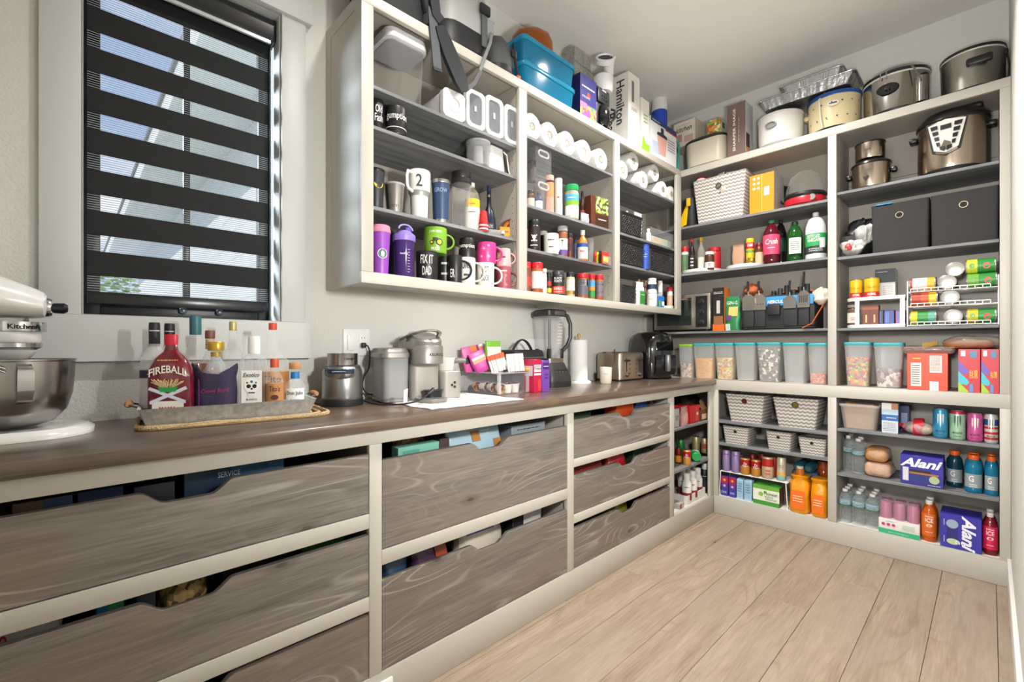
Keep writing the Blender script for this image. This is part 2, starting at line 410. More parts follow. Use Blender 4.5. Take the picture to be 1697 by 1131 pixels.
g = g.build('bead_chain', C('2b3033', .3), BL); g['kind'] = 'stuff'
# ---------------------------------------------------------------- outside: the neighbouring house and a shrub
SID = C('e8eaea', .6); SOF = C('f2f3f2', .6)
H = T('neighbor_house', 'white sided house with deep eave seen through the blind', 'house', (1.7, 3, -1))
for k in range(25): BX('siding_board', (-.004-.012, -1.0, .2*k), (.05, 15, .2*k+.195), SID, H).rotation_euler = (0, 0, 0)
for k in range(30): BX('soffit_board', (-.83, -1+.5*k, 5.0), (.05, -1+.5*k+.49, 5.03), SOF, H)
BX('fascia', (-.87, -1, 4.9), (-.83, 15, 5.16), SOF, H); BX('roof_edge', (-.9, -1, 5.16), (3, 15, 5.22), C('7d8286', .8), H)
BX('corner_board', (-.03, -1.06, 0), (.1, -1.0, 5.0), SOF, H)
t = T('garden_tree', 'small leafy green tree outside the window', 'tree', (.28, 3.1, -1))
G().tube([(0, 0, 0), (.02, 0, 1.2), (0, .02, 2.6)], .03, 8, rs=[.04, .03, .01]).build('trunk', C('6b5a48', .9), t)
g = G(); rnd = random.Random(3)
for k in range(420):
    a = rnd.random()*2*PI; rr = .33*rnd.random()**.5; zz = 2.0+.75*rnd.random()
    rr *= 1.2-(zz-2)*1.1; c = Vector((rr*math.cos(a), rr*math.sin(a), zz)); q = Matrix.Translation(c) @ Matrix.Rotation(rnd.random()*6, 4, 'Z') @ Matrix.Rotation(rnd.random()*3, 4, 'X')
    g.add([(-.03, 0, 0), (0, -.015, .004), (.03, 0, 0), (0, .015, .004)], [(0, 1, 2, 3)], q)
g = g.build('leaves', C('7f9a5c', .7, var=.3, bscale=9), t); g['kind'] = 'stuff'
S(BX('ground', (-6, .5, -1.1), (12, 14, -1), C('77846a', .9)))
# ---------------------------------------------------------------- worktop
CTR = wood('counter_wood', ['463a31', '52453b', '5d4f44', '68594d', '746558'], (.8, 8, 8), .3, knots=2.0, coat=.35, scale=1.3, vary=.09, rings=8, line='8a6e52', lw=.4, tint='6f5a48', kpl=1)
ZT = .925
o = G().bbox((XE+.004-1.45, -.575, .8915), (XB-.001-1.45, -.004, ZT), .004).build('worktop', CTR); o.location.x = 1.45
tag(o, 'long brown stained wooden worktop over the drawers', 'worktop')
# ---------------------------------------------------------------- base cabinet with drawers
YL = -.555
BC = T('base_cabinet', 'cream built-in base cabinet with grey timber drawers', 'cabinet', (0, 0, 0))
st = [(XE+.004, -.252), (.6707, .7129), (1.6341, 1.6793), (2.6025, 2.6533), (3.1757, XB-.001)]
for a, b in st: BX('stile', (a, YL, .1235), (b, YL+.02, .8465), CAB, BC, .0012)
BX('top_rail', (XE+.004, YL, .847), (XB-.001, YL+.02, .891), CAB, BC, .0012)
BX('toe_board', (XE+.004, YL, .001), (XB-.001, YL+.02, .123), CAB, BC, .0012)
def rail(x0, x1, z0, z1): BX('rail', (x0+.0005, YL, z0), (x1-.0005, YL+.02, z1), CAB, BC, .0012)
for z0, z1 in ((.588, .633), (.332, .376)): rail(-.252, .6707, z0, z1)
rail(.7129, 1.6341, .46, .507)
for z0, z1 in ((.594, .632), (.334, .374)): rail(1.6793, 2.6025, z0, z1)
for a, b in st[1:4]: BX('partition', ((a+b)/2-.009, YL+.021, .105), ((a+b)/2+.009, -.006, .89), CABIN, BC)
BX('end_panel', (-.326, YL+.021, .105), (-.308, -.006, .89), CABIN, BC)
BX('bottom_panel', (-.3, YL+.021, .106), (XB-.003, -.02, .122), C('d8d3c8', .5), BC)
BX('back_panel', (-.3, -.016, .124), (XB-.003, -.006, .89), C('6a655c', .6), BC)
DW = wood('drawer_wood', ['5d5852', '69635d', '746e67', '7f7870', '8a837a'], (.8, 6, 6), .48, knots=1.55, scale=1.3, vary=.1, coat=.12, rings=10, line='9c968e', lw=.8, tint='6c6055')
DWD = C('8d8375', .6, var=.1, bscale=30)
def drawer(x0, x1, z0, z1):
    cx, w, dz = (x0+x1)/2, .098, .031
    top = [(-(x1-x0)/2+.002, z1-z0)]
    n = 8
    L = [(-w, z1-z0)]+[(-w+.055*i/n, z1-z0-dz*(1-math.cos(PI*i/n))/2) for i in range(n+1)]
    L += [(w-.055+.055*i/n, z1-z0-dz*(1+math.cos(PI*i/n))/2) for i in range(n+1)]
    poly = [(-(x1-x0)/2+.002, 0), ((x1-x0)/2-.002, 0), ((x1-x0)/2-.002, z1-z0)]+[(p[0], p[1]) for p in reversed(L)]+top
    pp = []
    for p in poly:
        if not pp or (abs(p[0]-pp[-1][0])+abs(p[1]-pp[-1][1])) > 1e-6: pp.append(p)
    g = G().prism(pp, 0, .018, Matrix.Translation((0, .018, 0)) @ ROTX)
    o = g.build('drawer_front', DW, BC); o.location = (cx, YL+.002, z0)
    b = G(); hw = (x1-x0)/2-.03; h = (z1-z0)*.55
    b.box((-hw, .019, .01), (hw, .5, .018)); b.box((-hw, .019, .018), (-hw+.012, .5, h)); b.box((hw-.012, .019, .018), (hw, .5, h)); b.box((-hw+.012, .488, .018), (hw-.012, .5, h))
    b.build('drawer_box', DWD, o)
DR = [(-.252, .6707, .6365, .817), (-.252, .6707, .3795, .566), (-.252, .6707, .1275, .3185),
      (.7129, 1.6341, .5105, .7915), (.7129, 1.6341, .1285, .41), (1.6793, 2.6025, .635, .8135), (1.6793, 2.6025, .3775, .554), (1.6793, 2.6025, .1275, .309)]
for d in DR: drawer(*d)
SHW = wood('shelf_wood', ['55585a', '646668', '727475', '7f8080', '8d8e8d'], (.8, 8, 8), .55, scale=1.3, vary=.08, rings=8, line='85878a', lw=.4)
def shelf(parent, a, b, along='x'):
    c = [(a[i]+b[i])/2 for i in range(3)]
    o = G().bbox([a[i]-c[i] for i in range(3)], [b[i]-c[i] for i in range(3)], .0015, seg=1)
    if along == 'y':
        o = G().bbox((a[1]-c[1], a[0]-c[0], a[2]-c[2]), (b[1]-c[1], b[0]-c[0], b[2]-c[2]), .0015, seg=1)
    o = o.build('shelf', SHW, parent); o.location = c
    if along == 'y': o.rotation_euler.z = PI/2
    return o
for z in (.645, .383): shelf(BC, (2.64, YL+.015, z-.016), (3.22, -.02, z))
# ---------------------------------------------------------------- wall cabinet
YU = -.3196
UC = T('wall_cabinet', 'cream open wall cabinet with grey shelves above the worktop', 'cabinet', (0, 0, 0))
us = [(.7586, .8055), (1.558, 1.612), (2.372, 2.424), (3.161, XB-.001)]
for a, b in us: BX('stile', (a, YU, 1.4255), (b, YU+.02, 2.4), CAB, UC, .0012)
BX('top_rail', (.7586, YU, 2.4005), (XB-.001, YU+.02, 2.4415), CAB, UC, .0012)
BX('bottom_rail', (.7586, YU, 1.383), (XB-.001, YU+.02, 1.425), CAB, UC, .0012)
sd = BX('side_panel', (.762, YU+.0205, 1.383), (.78, -.0006, 2.4415), CAB, UC)
for a, b in (((.7595, YU+.0205, 1.3835), (.762, YU+.06, 2.441)), ((.7595, -.045, 1.3835), (.762, -.0006, 2.441)), ((.7595, YU+.06, 1.3835), (.762, -.045, 1.43)), ((.7595, YU+.06, 2.395), (.762, -.045, 2.441))):
    BX('side_frame', a, b, CAB, UC)
for a, b in us[1:3]: BX('partition', ((a+b)/2-.022, YU+.0205, 1.405), ((a+b)/2+.022, -.006, 2.42), CABIN, UC)
BX('top_panel', (.781, YU+.0205, 2.4235), (XB-.001, -.0006, 2.4405), CABIN, UC)
BX('bottom_panel', (.781, YU+.0205, 1.403), (XB-.001, -.0006, 1.4245), CAB, UC)
BX('back_panel', (.781, -.005, 1.425), (XB-.001, -.0006, 2.423), CABIN, UC)
ub = [(.781, 1.562), (1.608, 2.375), (2.421, XB-.002)]
US = [(2.125, 1.975, 1.675), (2.2, 1.858, 1.64), (2.204, 1.862, 1.668)]
for (a, b), zs in zip(ub, US):
    for z in zs: shelf(UC, (a, -.3005, z-.015), (b, -.006, z))
    g = G()                                             # rows of shelf pin holes on the partition
    for k in range(24):
        for yy in (-.27, -.06): g.lathe([(0, 0), (.0026, 0)], 6, Matrix.Translation((b-.0006, yy, 1.47+.037*k)) @ Matrix.Rotation(-PI/2, 4, 'Y'))
    g = g.build('pin_holes', C('3a3731', .8), UC); g['kind'] = 'stuff'
# ---------------------------------------------------------------- back shelving
BK = T('shelving_unit', 'cream floor-to-head built-in shelving across the back wall', 'shelving', (0, 0, 0))
def bbx(nm, y0, y1, z0, z1): BX(nm, (XB, y0, z0), (XB+.02, y1, z1), CAB, BK, .0012)
YD0, YD1, YRi = -1.264, -1.222, -1.9195
bbx('stile', YR+.001, YRi, .1235, .8545); bbx('stile', YR+.001, YRi, .9235, 2.3945); bbx('stile', YD0, YD1, .1235, .8545); bbx('stile', YD0, YD1, .9235, 2.3945)
bbx('stile', -.584, -.535, .1235, .8545); bbx('stile', -.035, -.001, .926, 1.3825)
bbx('top_rail', YR+.001, -.0006, 2.395, 2.4415); bbx('middle_rail', YR+.001, -.0006, .855, .923); bbx('toe_board', YR+.001, YL-.001, .001, .123)
for nm, a, b in (('divider', (XB+.0205, YD0+.002, .1), (XW-.006, YD1-.002, 2.42)), ('side_panel', (XB+.0205, YR+.001, .1), (XW-.006, YRi, 2.42)), ('side_panel', (XB+.0205, -.02, .926), (XW-.006, -.0006, 2.42)),
                 ('side_panel', (XB+.0205, -.53, .1), (XW-.006, -.51, .9)), ('top_panel', (XB+.0205, YR+.001, 2.4215), (XW-.001, -.0006, 2.4405)), ('middle_panel', (XB+.0205, YR+.001, .905), (XW-.006, -.0006, .9225)),
                 ('bottom_panel', (XB+.0205, YR+.001, .105), (XW-.006, -.53, .1225)), ('back_panel', (XW-.005, YR+.001, .1), (XW-.0006, -.0006, 2.421))):
    BX(nm, a, b, CABIN if nm != 'bottom_panel' else C('dedad0', .5), BK)
for y0, y1, zs in ((YD1+.001, -.021, (2.03, 1.687, 1.263)), (YRi+.001, YD0+.001, (2.056, 1.676, 1.26)), (YD1+.001, -.531, (.642, .488)), (YRi+.001, YD0+.001, (.674, .414))):
    for z in zs: shelf(BK, (XB+.014, y0, z-.016), (XW-.007, y1, z), 'y')
for z in (2.17, 1.45): BX('cleat', (XW-.018, YD1, z), (XW-.0055, -.03, z+.03), CABIN, BK); BX('cleat', (XW-.018, YRi, z), (XW-.0055, YD0, z+.03), CABIN, BK)
# ---------------------------------------------------------------- wall plate with switch and socket
o = T('outlet_plate', 'white wall plate with rocker switch and power socket', 'outlet', (.89, 0, 1.17))
G().bbox((-.06, -.006, -.058), (.06, 0, .058), .004).build('plate', C('ebebe8', .35), o)
G().bbox((-.043, -.011, -.033), (-.011, -.0055, .033), .003).build('rocker_switch', C('f4f4f2', .3), o)
G().bbox((.01, -.009, -.034), (.044, -.0055, .034), .003).build('socket_face', C('f1f1ef', .3), o)
for sx, sz, sh in ((.021, .02, .008), (.033, .02, .008), (.021, -.012, .008), (.033, -.012, .008)): BX('slot', (sx-.001, -.0096, sz-sh/2), (sx+.001, -.0088, sz+sh/2), C('222222', .6), o)
# floor register cover at the foot of the base cabinet
o = T('vent_cover', 'white louvred vent cover on the toe board', 'vent', (.63, YL-.001, .052))
G().bbox((-.16, -.012, -.047), (.117, 0, .047), .006).build('frame', C('e9e7e1', .4), o)
for k in range(12): BX('slat', (-.13+.02*k, -.0145, -.03), (-.118+.02*k, -.0118, .03), C('34322e', .6), o)
# ================================================================ kit: builders shared by the goods
def dep(p): return p[0]*FX+(p[1]-CAMY)*FY
def hd(p): return math.atan2(CAMY-p[1], -p[0])
def rpx(u0, u1, p):
    t = ((u0+u1)/2-848.5)/FPX
    return (u1-u0)*dep(p)/(2*FPX*math.sqrt(1+t*t))
def RW(u0, u1, y, z, vt):
    """round thing on a window-wall shelf: centre, radius, height"""
    uc = (u0+u1)/2; p = (X(uc, y), y, z); return p, rpx(u0, u1, p), ZW(uc, vt, y)-z
def RB(u0, u1, x, z, vt):
    uc = (u0+u1)/2; p = (x, Y(uc, x), z); return p, rpx(u0, u1, p), ZB(uc, vt, x)-z
def BWp(u0, u1, yf, d, z, vt):
    """box facing the aisle on a window-wall shelf, front at yf: place, (w, d, h)"""
    a, b = X(u0, yf), X(u1, yf); return ((a+b)/2, yf+d/2, z), (b-a, d, ZW((u0+u1)/2, vt, yf)-z)
def BBp(u0, u1, xf, d, z, vt):
    a, b = Y(u0, xf), Y(u1, xf); return (xf+d/2, (a+b)/2, z), (a-b, d, ZB((u0+u1)/2, vt, xf)-z)
RZB = -PI/2                                             # goods on the back shelving face -x
WHITE, BLACK, RED = C('e9e9e6', .4), C('141517', .4), C('c3161c', .4)
STEEL = C('b9b6b0', .28, 1); CHROME = C('d8d8d8', .1, 1); STEELD = C('77756f', .32, 1); FOIL = C('c9cacb', .3, .9, bump=.3, bscale=60)
def itp(prof, z):
    for (r0, z0), (r1, z1) in zip(prof, prof[1:]):
        if min(z0, z1) <= z <= max(z0, z1) and abs(z1-z0) > 1e-9: return r0+(r1-r0)*(z-z0)/(z1-z0)
    return prof[-1][0]
def prof(kind, r, h):
    k = {'can': [(.82, 0), (.93, .02), (1, .08), (1, .88), (.84, .965), (.86, .985), (.8, .99), (.78, .972), (0, .972)],
         'tallcan': [(.82, 0), (.93, .015), (1, .06), (1, .9), (.85, .965), (.87, .985), (.8, .99), (.78, .975), (0, .975)],
         'tin': [(.94, 0), (1, .01), (1, .03), (.97, .045), (.97, .955), (1, .97), (1, .99), (.93, 1), (.92, .975), (0, .975)],
         'jar': [(.9, 0), (1, .04), (1, .74), (.92, .8), (.8, .84), (.8, .86)],
         'spice': [(.9, 0), (1, .03), (1, .76), (.95, .8), (.88, .82), (.88, .84)],
         'shoulder': [(.9, 0), (1, .03), (1, .55), (.95, .62), (.6, .74), (.38, .8), (.36, .92), (.36, .96)],
         'wine': [(.93, 0), (1, .02), (1, .56), (.9, .64), (.5, .73), (.36, .78), (.34, .94), (.37, .95), (.36, .985)],
         'squat': [(.85, 0), (1, .06), (1, .4), (.95, .52), (.7, .66), (.36, .74), (.34, .9), (.36, .94)],
         'pet': [(.85, 0), (1, .03), (.96, .08), (1, .12), (.96, .2), (1, .26), (.95, .34), (1, .42), (1, .6), (.98, .68), (.8, .8), (.5, .89), (.42, .91), (.42, .95)],
         'soda': [(.8, 0), (.98, .05), (1, .12), (.96, .22), (1, .32), (1, .62), (.93, .72), (.6, .86), (.34, .91), (.32, .95)],
         'sport': [(.88, 0), (1, .04), (1, .1), (.93, .14), (.93, .5), (1, .55), (1, .66), (.95, .76), (.65, .86), (.6, .88), (.6, .9)],
         'ice': [(.85, 0), (1, .05), (1, .62), (.96, .7), (.62, .84), (.45, .88), (.43, .93)],
         'cup': [(.78, 0), (1, 1)], 'tumbler': [(.74, 0), (.78, .02), (.96, .88), (1, .93), (1, 1)], 'cyl': [(.97, 0), (1, .015), (1, .985), (.97, 1)],
         'pill': [(.92, 0), (1, .04), (1, .72), (.9, .78), (.85, .8)]}[kind]
    return [(a*r, b*h) for a, b in k]
def bottle(name, label, cat, p, kind, r, h, mat, cap=None, bands=(), text=(), group=None, rz=0, n=20, pw=2, sx=1, sy=1, liquid=None, rot=None, ang=None, capname='cap'):
    """turned container: cap=(radius ratio, z0, z1, mat); bands=(z0, z1, mat); text=(words, w/r, h/h, z, mat[, slant])"""
    t = T(name, label, cat, p, rz, group, rot)
    pr = prof(kind, r, h) if isinstance(kind, str) else [(a*r, b*h) for a, b in kind]
    G().lathe(pr, n, sx=sx, sy=sy, pw=pw).build('body', mat, t)
    if liquid:
        lz, lm = liquid
        q = [(a*.94, max(b, .004)) for a, b in pr if b < lz*h]+[(itp(pr, lz*h)*.94, lz*h), (0, lz*h)]
        G().lathe(q, n, sx=sx, sy=sy, pw=pw).build('liquid', lm, t)
    if cap:
        cr, a, b, cm = cap; cr *= r; a *= h; b *= h
        G().lathe([(cr*.97, a), (cr, a+(b-a)*.1), (cr, b-(b-a)*.12), (cr*.92, b)], n, sx=1 if pw == 2 else sx, sy=1 if pw == 2 else sy).build(capname, cm, t)
    for bd in bands:
        a, b, bm = bd[:3]; zs = [a*h]+[z for _, z in pr if a*h < z < b*h]+[b*h]
        G().lathe([(itp(pr, z)+.0007, z) for z in zs], n, sx=sx, sy=sy, pw=pw).build('label_band', bm, t).data
    A = (hd(p) if ang is None else ang)-(rz if not rot else 0)
    for tx in text:
        w, q, hh, z, tm = tx[:5]; rr = itp(pr, z*h)+.0012
        if sx != 1 or sy != 1 or pw != 2: lettering(t, w, q*r, hh*h, tm, (0, -rr*sy, z*h), '-y', slant=tx[5] if len(tx) > 5 else 0)
        else: lettering(t, w, q*r, hh*h, tm, (0, 0, z*h), rad=rr, ang=A+(tx[6] if len(tx) > 6 else 0), slant=tx[5] if len(tx) > 5 else 0)
    return t
def pack(name, label, cat, p, size, mat, rz=0, front=(), side=(), top=(), text=(), group=None, rot=None, r=.0015, sidef='-x'):
    """carton: decals (colour, x0, z0, x1, z1) in fractions of the face; text (words, x, z, w, h, mat[, roll]) on the front"""
    w, d, h = size; t = T(name, label, cat, p, rz, group, rot)
    G().bbox((-w/2, -d/2, 0), (w/2, d/2, h), r, seg=1).build('carton', mat, t)
    for i, (m, a, b, c, e) in enumerate(front): decal(t, 'printed_panel', [(-w/2+w*a, h*b), (-w/2+w*c, h*b), (-w/2+w*c, h*e), (-w/2+w*a, h*e)], m, (0, -d/2, 0), off=.0005+.0003*i)
    for i, (m, a, b, c, e) in enumerate(side):
        k = 1 if sidef == '-x' else -1
        decal(t, 'printed_side', [(-d/2+d*a, h*b), (-d/2+d*c, h*b), (-d/2+d*c, h*e), (-d/2+d*a, h*e)], m, (-w/2 if k > 0 else w/2, 0, 0), sidef, off=.0005+.0003*i)
    for tx in text:
        q, cx, cz, tw, th, tm = tx[:6]
        f = tx[7] if len(tx) > 7 else '-y'
        if f == '-y': at = (-w/2+w*cx, -d/2-.0012, h*cz); W_ = w
        elif f == '-x': at = (-w/2-.0012, d/2-d*cx, h*cz); W_ = d
        else: at = (w/2+.0012, -d/2+d*cx, h*cz); W_ = d
        rl = tx[6] if len(tx) > 6 else 0
        if abs(abs(rl)-PI/2) < .01: lettering(t, q, th*h, tw*W_, tm, at, f, roll=rl)
        else: lettering(t, q, tw*W_, th*h, tm, at, f, roll=rl)
    return t
def mug(name, label, p, r, h, mat, handle=0, text=(), taper=1.0, flip=False, group='mugs on the lowest shelf', hr=None, band=None, inner=None, cat='mug'):
    t = T(name, label, cat, p, 0, group)
    w = .0045
    pr = [(0, 0), (r*taper*.94, 0), (r*taper, .005), (r, h*.96), (r-.001, h), (r-w, h-.001), (r*taper-w, .008), (0, .008)]
    if flip: pr = [(a, h-b) for a, b in pr]
    G().lathe(pr, 28).build('cup', mat, t)
    if handle is not None:
        q = hr or h*.34; c = Vector((math.cos(handle), math.sin(handle), 0)); rr = r*(taper+1)/2
        pts = [c*(rr-.003+q*1.05*math.sin(PI*i/12))+Vector((0, 0, h*.5+q*math.cos(PI*i/12))) for i in range(13)]
        G().tube(pts, .006, 8, flat=.75).build('handle', mat, t)
    if band: G().lathe([((itp([(r*taper, 0), (r, h)], z*h))+.0008, z*h) for z in (band[0], band[1])], 28).build('stripe', band[2], t)
    A = hd(p)
    for tx in text:
        wd, q, hh, z, tm = tx[:5]; rr = r*taper+(r-r*taper)*(1-z if flip else z)+.0006
        lettering(t, wd, q*r, hh*h, tm, (0, 0, z*h), rad=rr, ang=A+(tx[5] if len(tx) > 5 else 0))
    return t
def noisy(g, amp, seed=0, fr=9.):
    rnd = random.Random(seed); ph = [rnd.random()*6.28 for _ in range(9)]
    out = []
    for x, y, z in g.v:
        d = amp*(math.sin(fr*x*9+ph[0])*math.sin(fr*z*7+ph[1])+.6*math.sin(fr*(y+z)*13+ph[2])*math.sin(fr*x*11+ph[3])+.4*math.sin(fr*(x-y)*21+ph[4]))
        c = Vector((x, y, 0)); c = c.normalized() if c.length > 1e-6 else Vector((0, 0, 1))
        nz = z+d*.5; out.append((x+c.x*d, y+c.y*d, max(nz, .0008) if z > -.0001 else nz))
    g.v = out; return g
def pouch(name, label, cat, p, w, d, h, mat, rz=0, group=None, text=(), panels=(), seed=1, rot=None, flat=.012, crimp=None):
    """soft bag: full below, sealed flat on top"""
    t = T(name, label, cat, p, rz, group, rot); rings = []
    for j in range(9):
        f = j/8; th = d*(math.sin(PI*min(1, .25+f*.75))**.8*.98+.02) if j < 8 else flat
        ww = w*(.9+.1*math.sin(PI*f)); th = max(th, flat)
        if j == 0: th = d*.7
        rings.append([(x, y, h*f) for x, y in rrect(ww, th, th*.48, 3)])
    g = noisy(G().loft(rings), min(.004, d*.06), seed); g.build('bag', mat, t)
    G().box((-w*.46, -flat*.5, h*.985), (w*.46, flat*.5, h*1.02)).build('seal', crimp or mat, t)
    def fy(f): return -max(flat, d*(math.sin(PI*min(1, .25+f*.75))**.8*.98+.02))/2-min(.004, d*.06)-.0006
    for q, (m, a, b, c, e) in enumerate(panels):          # print follows the swell of the bag
        vs = [(-w/2+w*x, fy(b+(e-b)*k/5)-.0003*q, h*(b+(e-b)*k/5)) for k in range(6) for x in (max(a, .08), min(c, .92))]
        G().add(vs, [(2*k, 2*k+1, 2*k+3, 2*k+2) for k in range(5)]).build('printed_panel', m, t)
    for tx in text: lettering(t, tx[0], tx[3]*w, tx[4]*h, tx[5], (-w/2+w*tx[1], fy(tx[2]), h*tx[2]), '-y', roll=tx[6] if len(tx) > 6 else 0, off=.0025)
    return t
def crumple(name, label, cat, p, s, mat, seed=1, amp=.012, group=None, fr=9., stuff=None):
    """loosely crumpled bag or bundle"""
    g = G().ball((0, 0, s[2]), s, 22, 14); noisy(g, amp, seed, fr)
    mz = min(v[2] for v in g.v); g.v = [(x, y, z-mz) for x, y, z in g.v]
    o = g.build(name, mat, None, sharp=1.2); o.location = p
    return tag(o, label, cat, group)
def chevron(key, a, b, sx=34., amp=.35):
    if key in MATS: return MATS[key]
    m, n, l, bs = newmat(key); tc = n.new('ShaderNodeTexCoord'); sp = n.new('ShaderNodeSeparateXYZ'); l.new(tc.outputs['Object'], sp.inputs[0])
    def M(op, *v):
        q = n.new('ShaderNodeMath'); q.operation = op
        for i, x in enumerate(v):
            if isinstance(x, (int, float)): q.inputs[i].default_value = x
            else: l.new(x, q.inputs[i])
        return q.outputs[0]
    s = M('ADD', sp.outputs[0], sp.outputs[1])
    zz = M('PINGPONG', M('MULTIPLY', s, sx), .5)
    st = M('FRACT', M('ADD', M('MULTIPLY', sp.outputs[2], sx*1.15), M('MULTIPLY', zz, 2*amp)))
    g = M('GREATER_THAN', st, .52)
    mx = n.new('ShaderNodeMix'); mx.data_type = 'RGBA'; mx.inputs[6].default_value = lin(a); mx.inputs[7].default_value = lin(b)
    l.new(g, mx.inputs[0]); l.new(mx.outputs[2], bs.inputs['Base Color']); bs.inputs['Roughness'].default_value = .85
    return m
def fabric_bin(name, label, p, w, d, h, mat, trim, rz=0, taper=.84, group=None, ring=CHROME, hole=BLACK, gr=.016, gz=.78, cat='storage bin'):
    """tapered cloth bin, open on top, with a grommet in front"""
    t = T(name, label, cat, p, rz, group)
    def ring_(s, z, i=0): return [(x, y, z) for x, y in rrect(w*s-i, d*s-i, .012, 3)]
    G().loft([ring_(taper, 0), ring_(1, h), ring_(1, h, .008), ring_(taper, .008, .008)]).build('shell', mat, t)
    G().loft([ring_(1, h*.985, -.002), ring_(1, h*1.004, -.002), ring_(1, h*1.004, .012), ring_(1, h*.985, .012), ring_(1, h*.985, -.002)], cap=False).build('rim', trim, t)
    s = (d*(taper+(1-taper)*gz))/2; tl = math.atan2(d*(1-taper)/2, h)
    M = Matrix.Translation((0, -s-.0006, h*gz)) @ Matrix.Rotation(PI/2+tl, 4, 'X')
    G().lathe([(gr*.66, .0005), (gr*.72, .003), (gr*.92, .003), (gr, .0002)], 20, M).build('grommet', ring, t)
    G().lathe([(0, .0012), (gr*.67, .0012)], 20, M).build('opening', hole, t)
    return t
def canister(name, label, p, w, d, h, lid, fill=None, fz=0, rz=0, group=None, fillname='contents', body=None):
    """tall clear tapered food canister with a coloured lid"""
    t = T(name, label, 'food canister', p, rz, group)
    b = body or CLEAR('e9eceb', .26, .25)
    def rg(s, z, i=0): return [(x, y, z) for x, y in rrect(w*s-i, d*s-i, .018, 3)]
    G().loft([rg(.8, 0), rg(.8, .003), rg(.97, h*.86), rg(.99, h*.9), rg(.99, h*.93)], cap=True).build('tub', b, t)
    G().loft([rg(1.0, h*.93), rg(1.03, h*.945), rg(1.03, h*.985), rg(.98, h)]).build('lid', lid, t)
    if fill: G().loft([rg(.8, .004, .006), rg(.8+.17*fz/.86, h*fz, .006)]).build(fillname, fill, t)
    return t
def pebbles(key, cols, scale=55, rough=.8, bump=.8):
    """small loose pieces such as cereal: cells of several colours"""
    if key in MATS: return MATS[key]
    m, n, l, b = newmat(key); tc = n.new('ShaderNodeTexCoord'); v = n.new('ShaderNodeTexVoronoi'); v.inputs['Scale'].default_value = scale
    l.new(tc.outputs['Object'], v.inputs['Vector']); sp = n.new('ShaderNodeSeparateColor'); l.new(v.outputs['Color'], sp.inputs[0])
    cr = n.new('ShaderNodeValToRGB'); cr.color_ramp.interpolation = 'CONSTANT'; e = cr.color_ramp.elements
    while len(e) < len(cols): e.new(.5)
    for i, c in enumerate(cols): e[i].position = i/len(cols); e[i].color = lin(c)
    l.new(sp.outputs[0], cr.inputs[0]); l.new(cr.outputs[0], b.inputs['Base Color']); b.inputs['Roughness'].default_value = rough
    bp = n.new('ShaderNodeBump'); bp.inputs['Strength'].default_value = bump; bp.inputs['Distance'].default_value = .006; bp.invert = True
    l.new(v.outputs['Distance'], bp.inputs['Height']); l.new(bp.outputs[0], b.inputs['Normal'])
    return m
# ================================================================ on the worktop
ZT0 = ZT+.0004
GLASS = CLEAR('eef3f3', .07, .04); GLASSB = CLEAR('dfe9ee', .10, .05)
# stand mixer, nose towards the window
MXW = C('e9e9e7', .18, coat=.6)
t = T('stand_mixer', 'glossy white stand mixer with a steel bowl', 'stand mixer', (-.1, -.2, ZT0))
g = G(); pl = [(.05, .105), (-.26, .12), (-.27, -.12), (.05, -.105)]
pl = [(-.27, .1), (-.25, .115), (.04, .112)]+arc(.04, 0, .112, PI/2, -PI/2, 14)[1:]+[(-.25, -.115), (-.27, -.1)]
g.prism(pl, 0, .016); g.prism(pl, .016, .024, taper=.95, c=(-.1, 0)); g.build('base', MXW, t)
pr = [(0, 0), (.045, .001), (.075, .012), (.098, .04), (.109, .08), (.113, .13), (.114, .163), (.117, .166), (.117, .169), (.113, .168), (.107, .08), (.06, .012), (0, .006)]
bw = G().lathe(pr, 40, Matrix.Translation((.0, 0, .026))).build('bowl', C('a9a6a2', .24, 1), t)
g = G(); a = math.radians(-78); M = Matrix.Rotation(a, 4, 'Z')
g.loft([[(r_, -w_, z_), (r_, w_, z_), (r_+.004, w_, z_), (r_+.004, -w_, z_)] for r_, w_, z_ in ((.105, .012, .09), (.128, .012, .1), (.137, .014, .12), (.139, .014, .165), (.132, .012, .178), (.113, .012, .186))], M=M); g.build('bowl_handle', CHROME, t)
G().lathe([(.062, .0), (.055, .2), (.06, .26)], 20, Matrix.Translation((-.2, 0, .02))).build('column', MXW, t)
rings = []
for x, w, h, zc in ((-.33, .02, .02, .345), (-.325, .055, .05, .345), (-.28, .075, .07, .347), (-.18, .082, .078, .35), (-.08, .078, .074, .347), (-.01, .064, .058, .338), (.035, .05, .046, .33), (.055, .043, .038, .327), (.06, .03, .03, .327)):
    rings.append([(x, w*math.cos(q*PI/10), zc+h*math.sin(q*PI/10)*(1 if math.sin(q*PI/10) > 0 else .72)) for q in range(20)])
G().loft(rings).build('motor_head', MXW, t)
G().lathe([(.05, .232), (.056, .243), (.056, .262)], 28, Matrix.Translation((-.005, 0, 0))).build('planetary_collar', MXW, t)
G().lathe([(.047, .218), (.0575, .224), (.0575, .234), (.05, .238)], 28, Matrix.Translation((-.005, 0, 0))).build('collar_ring', C('b4b4b4', .2, 1), t)
G().lathe([(.034, .195), (.046, .21), (.047, .219)], 24, Matrix.Translation((-.005, 0, 0))).build('planetary', MXW, t)
G().lathe([(.008, .163), (.009, .165), (.009, .182), (.011, .183), (.011, .196)], 14, Matrix.Translation((0, 0, 0))).build('beater_shaft', CHROME, t)
G().lathe([(.0575, .263), (.058, .266), (.058, .284), (.0575, .287)], 32, Matrix.Translation((.002, 0, 0))).build('trim_band', C('c8c8c8', .16, 1), t)
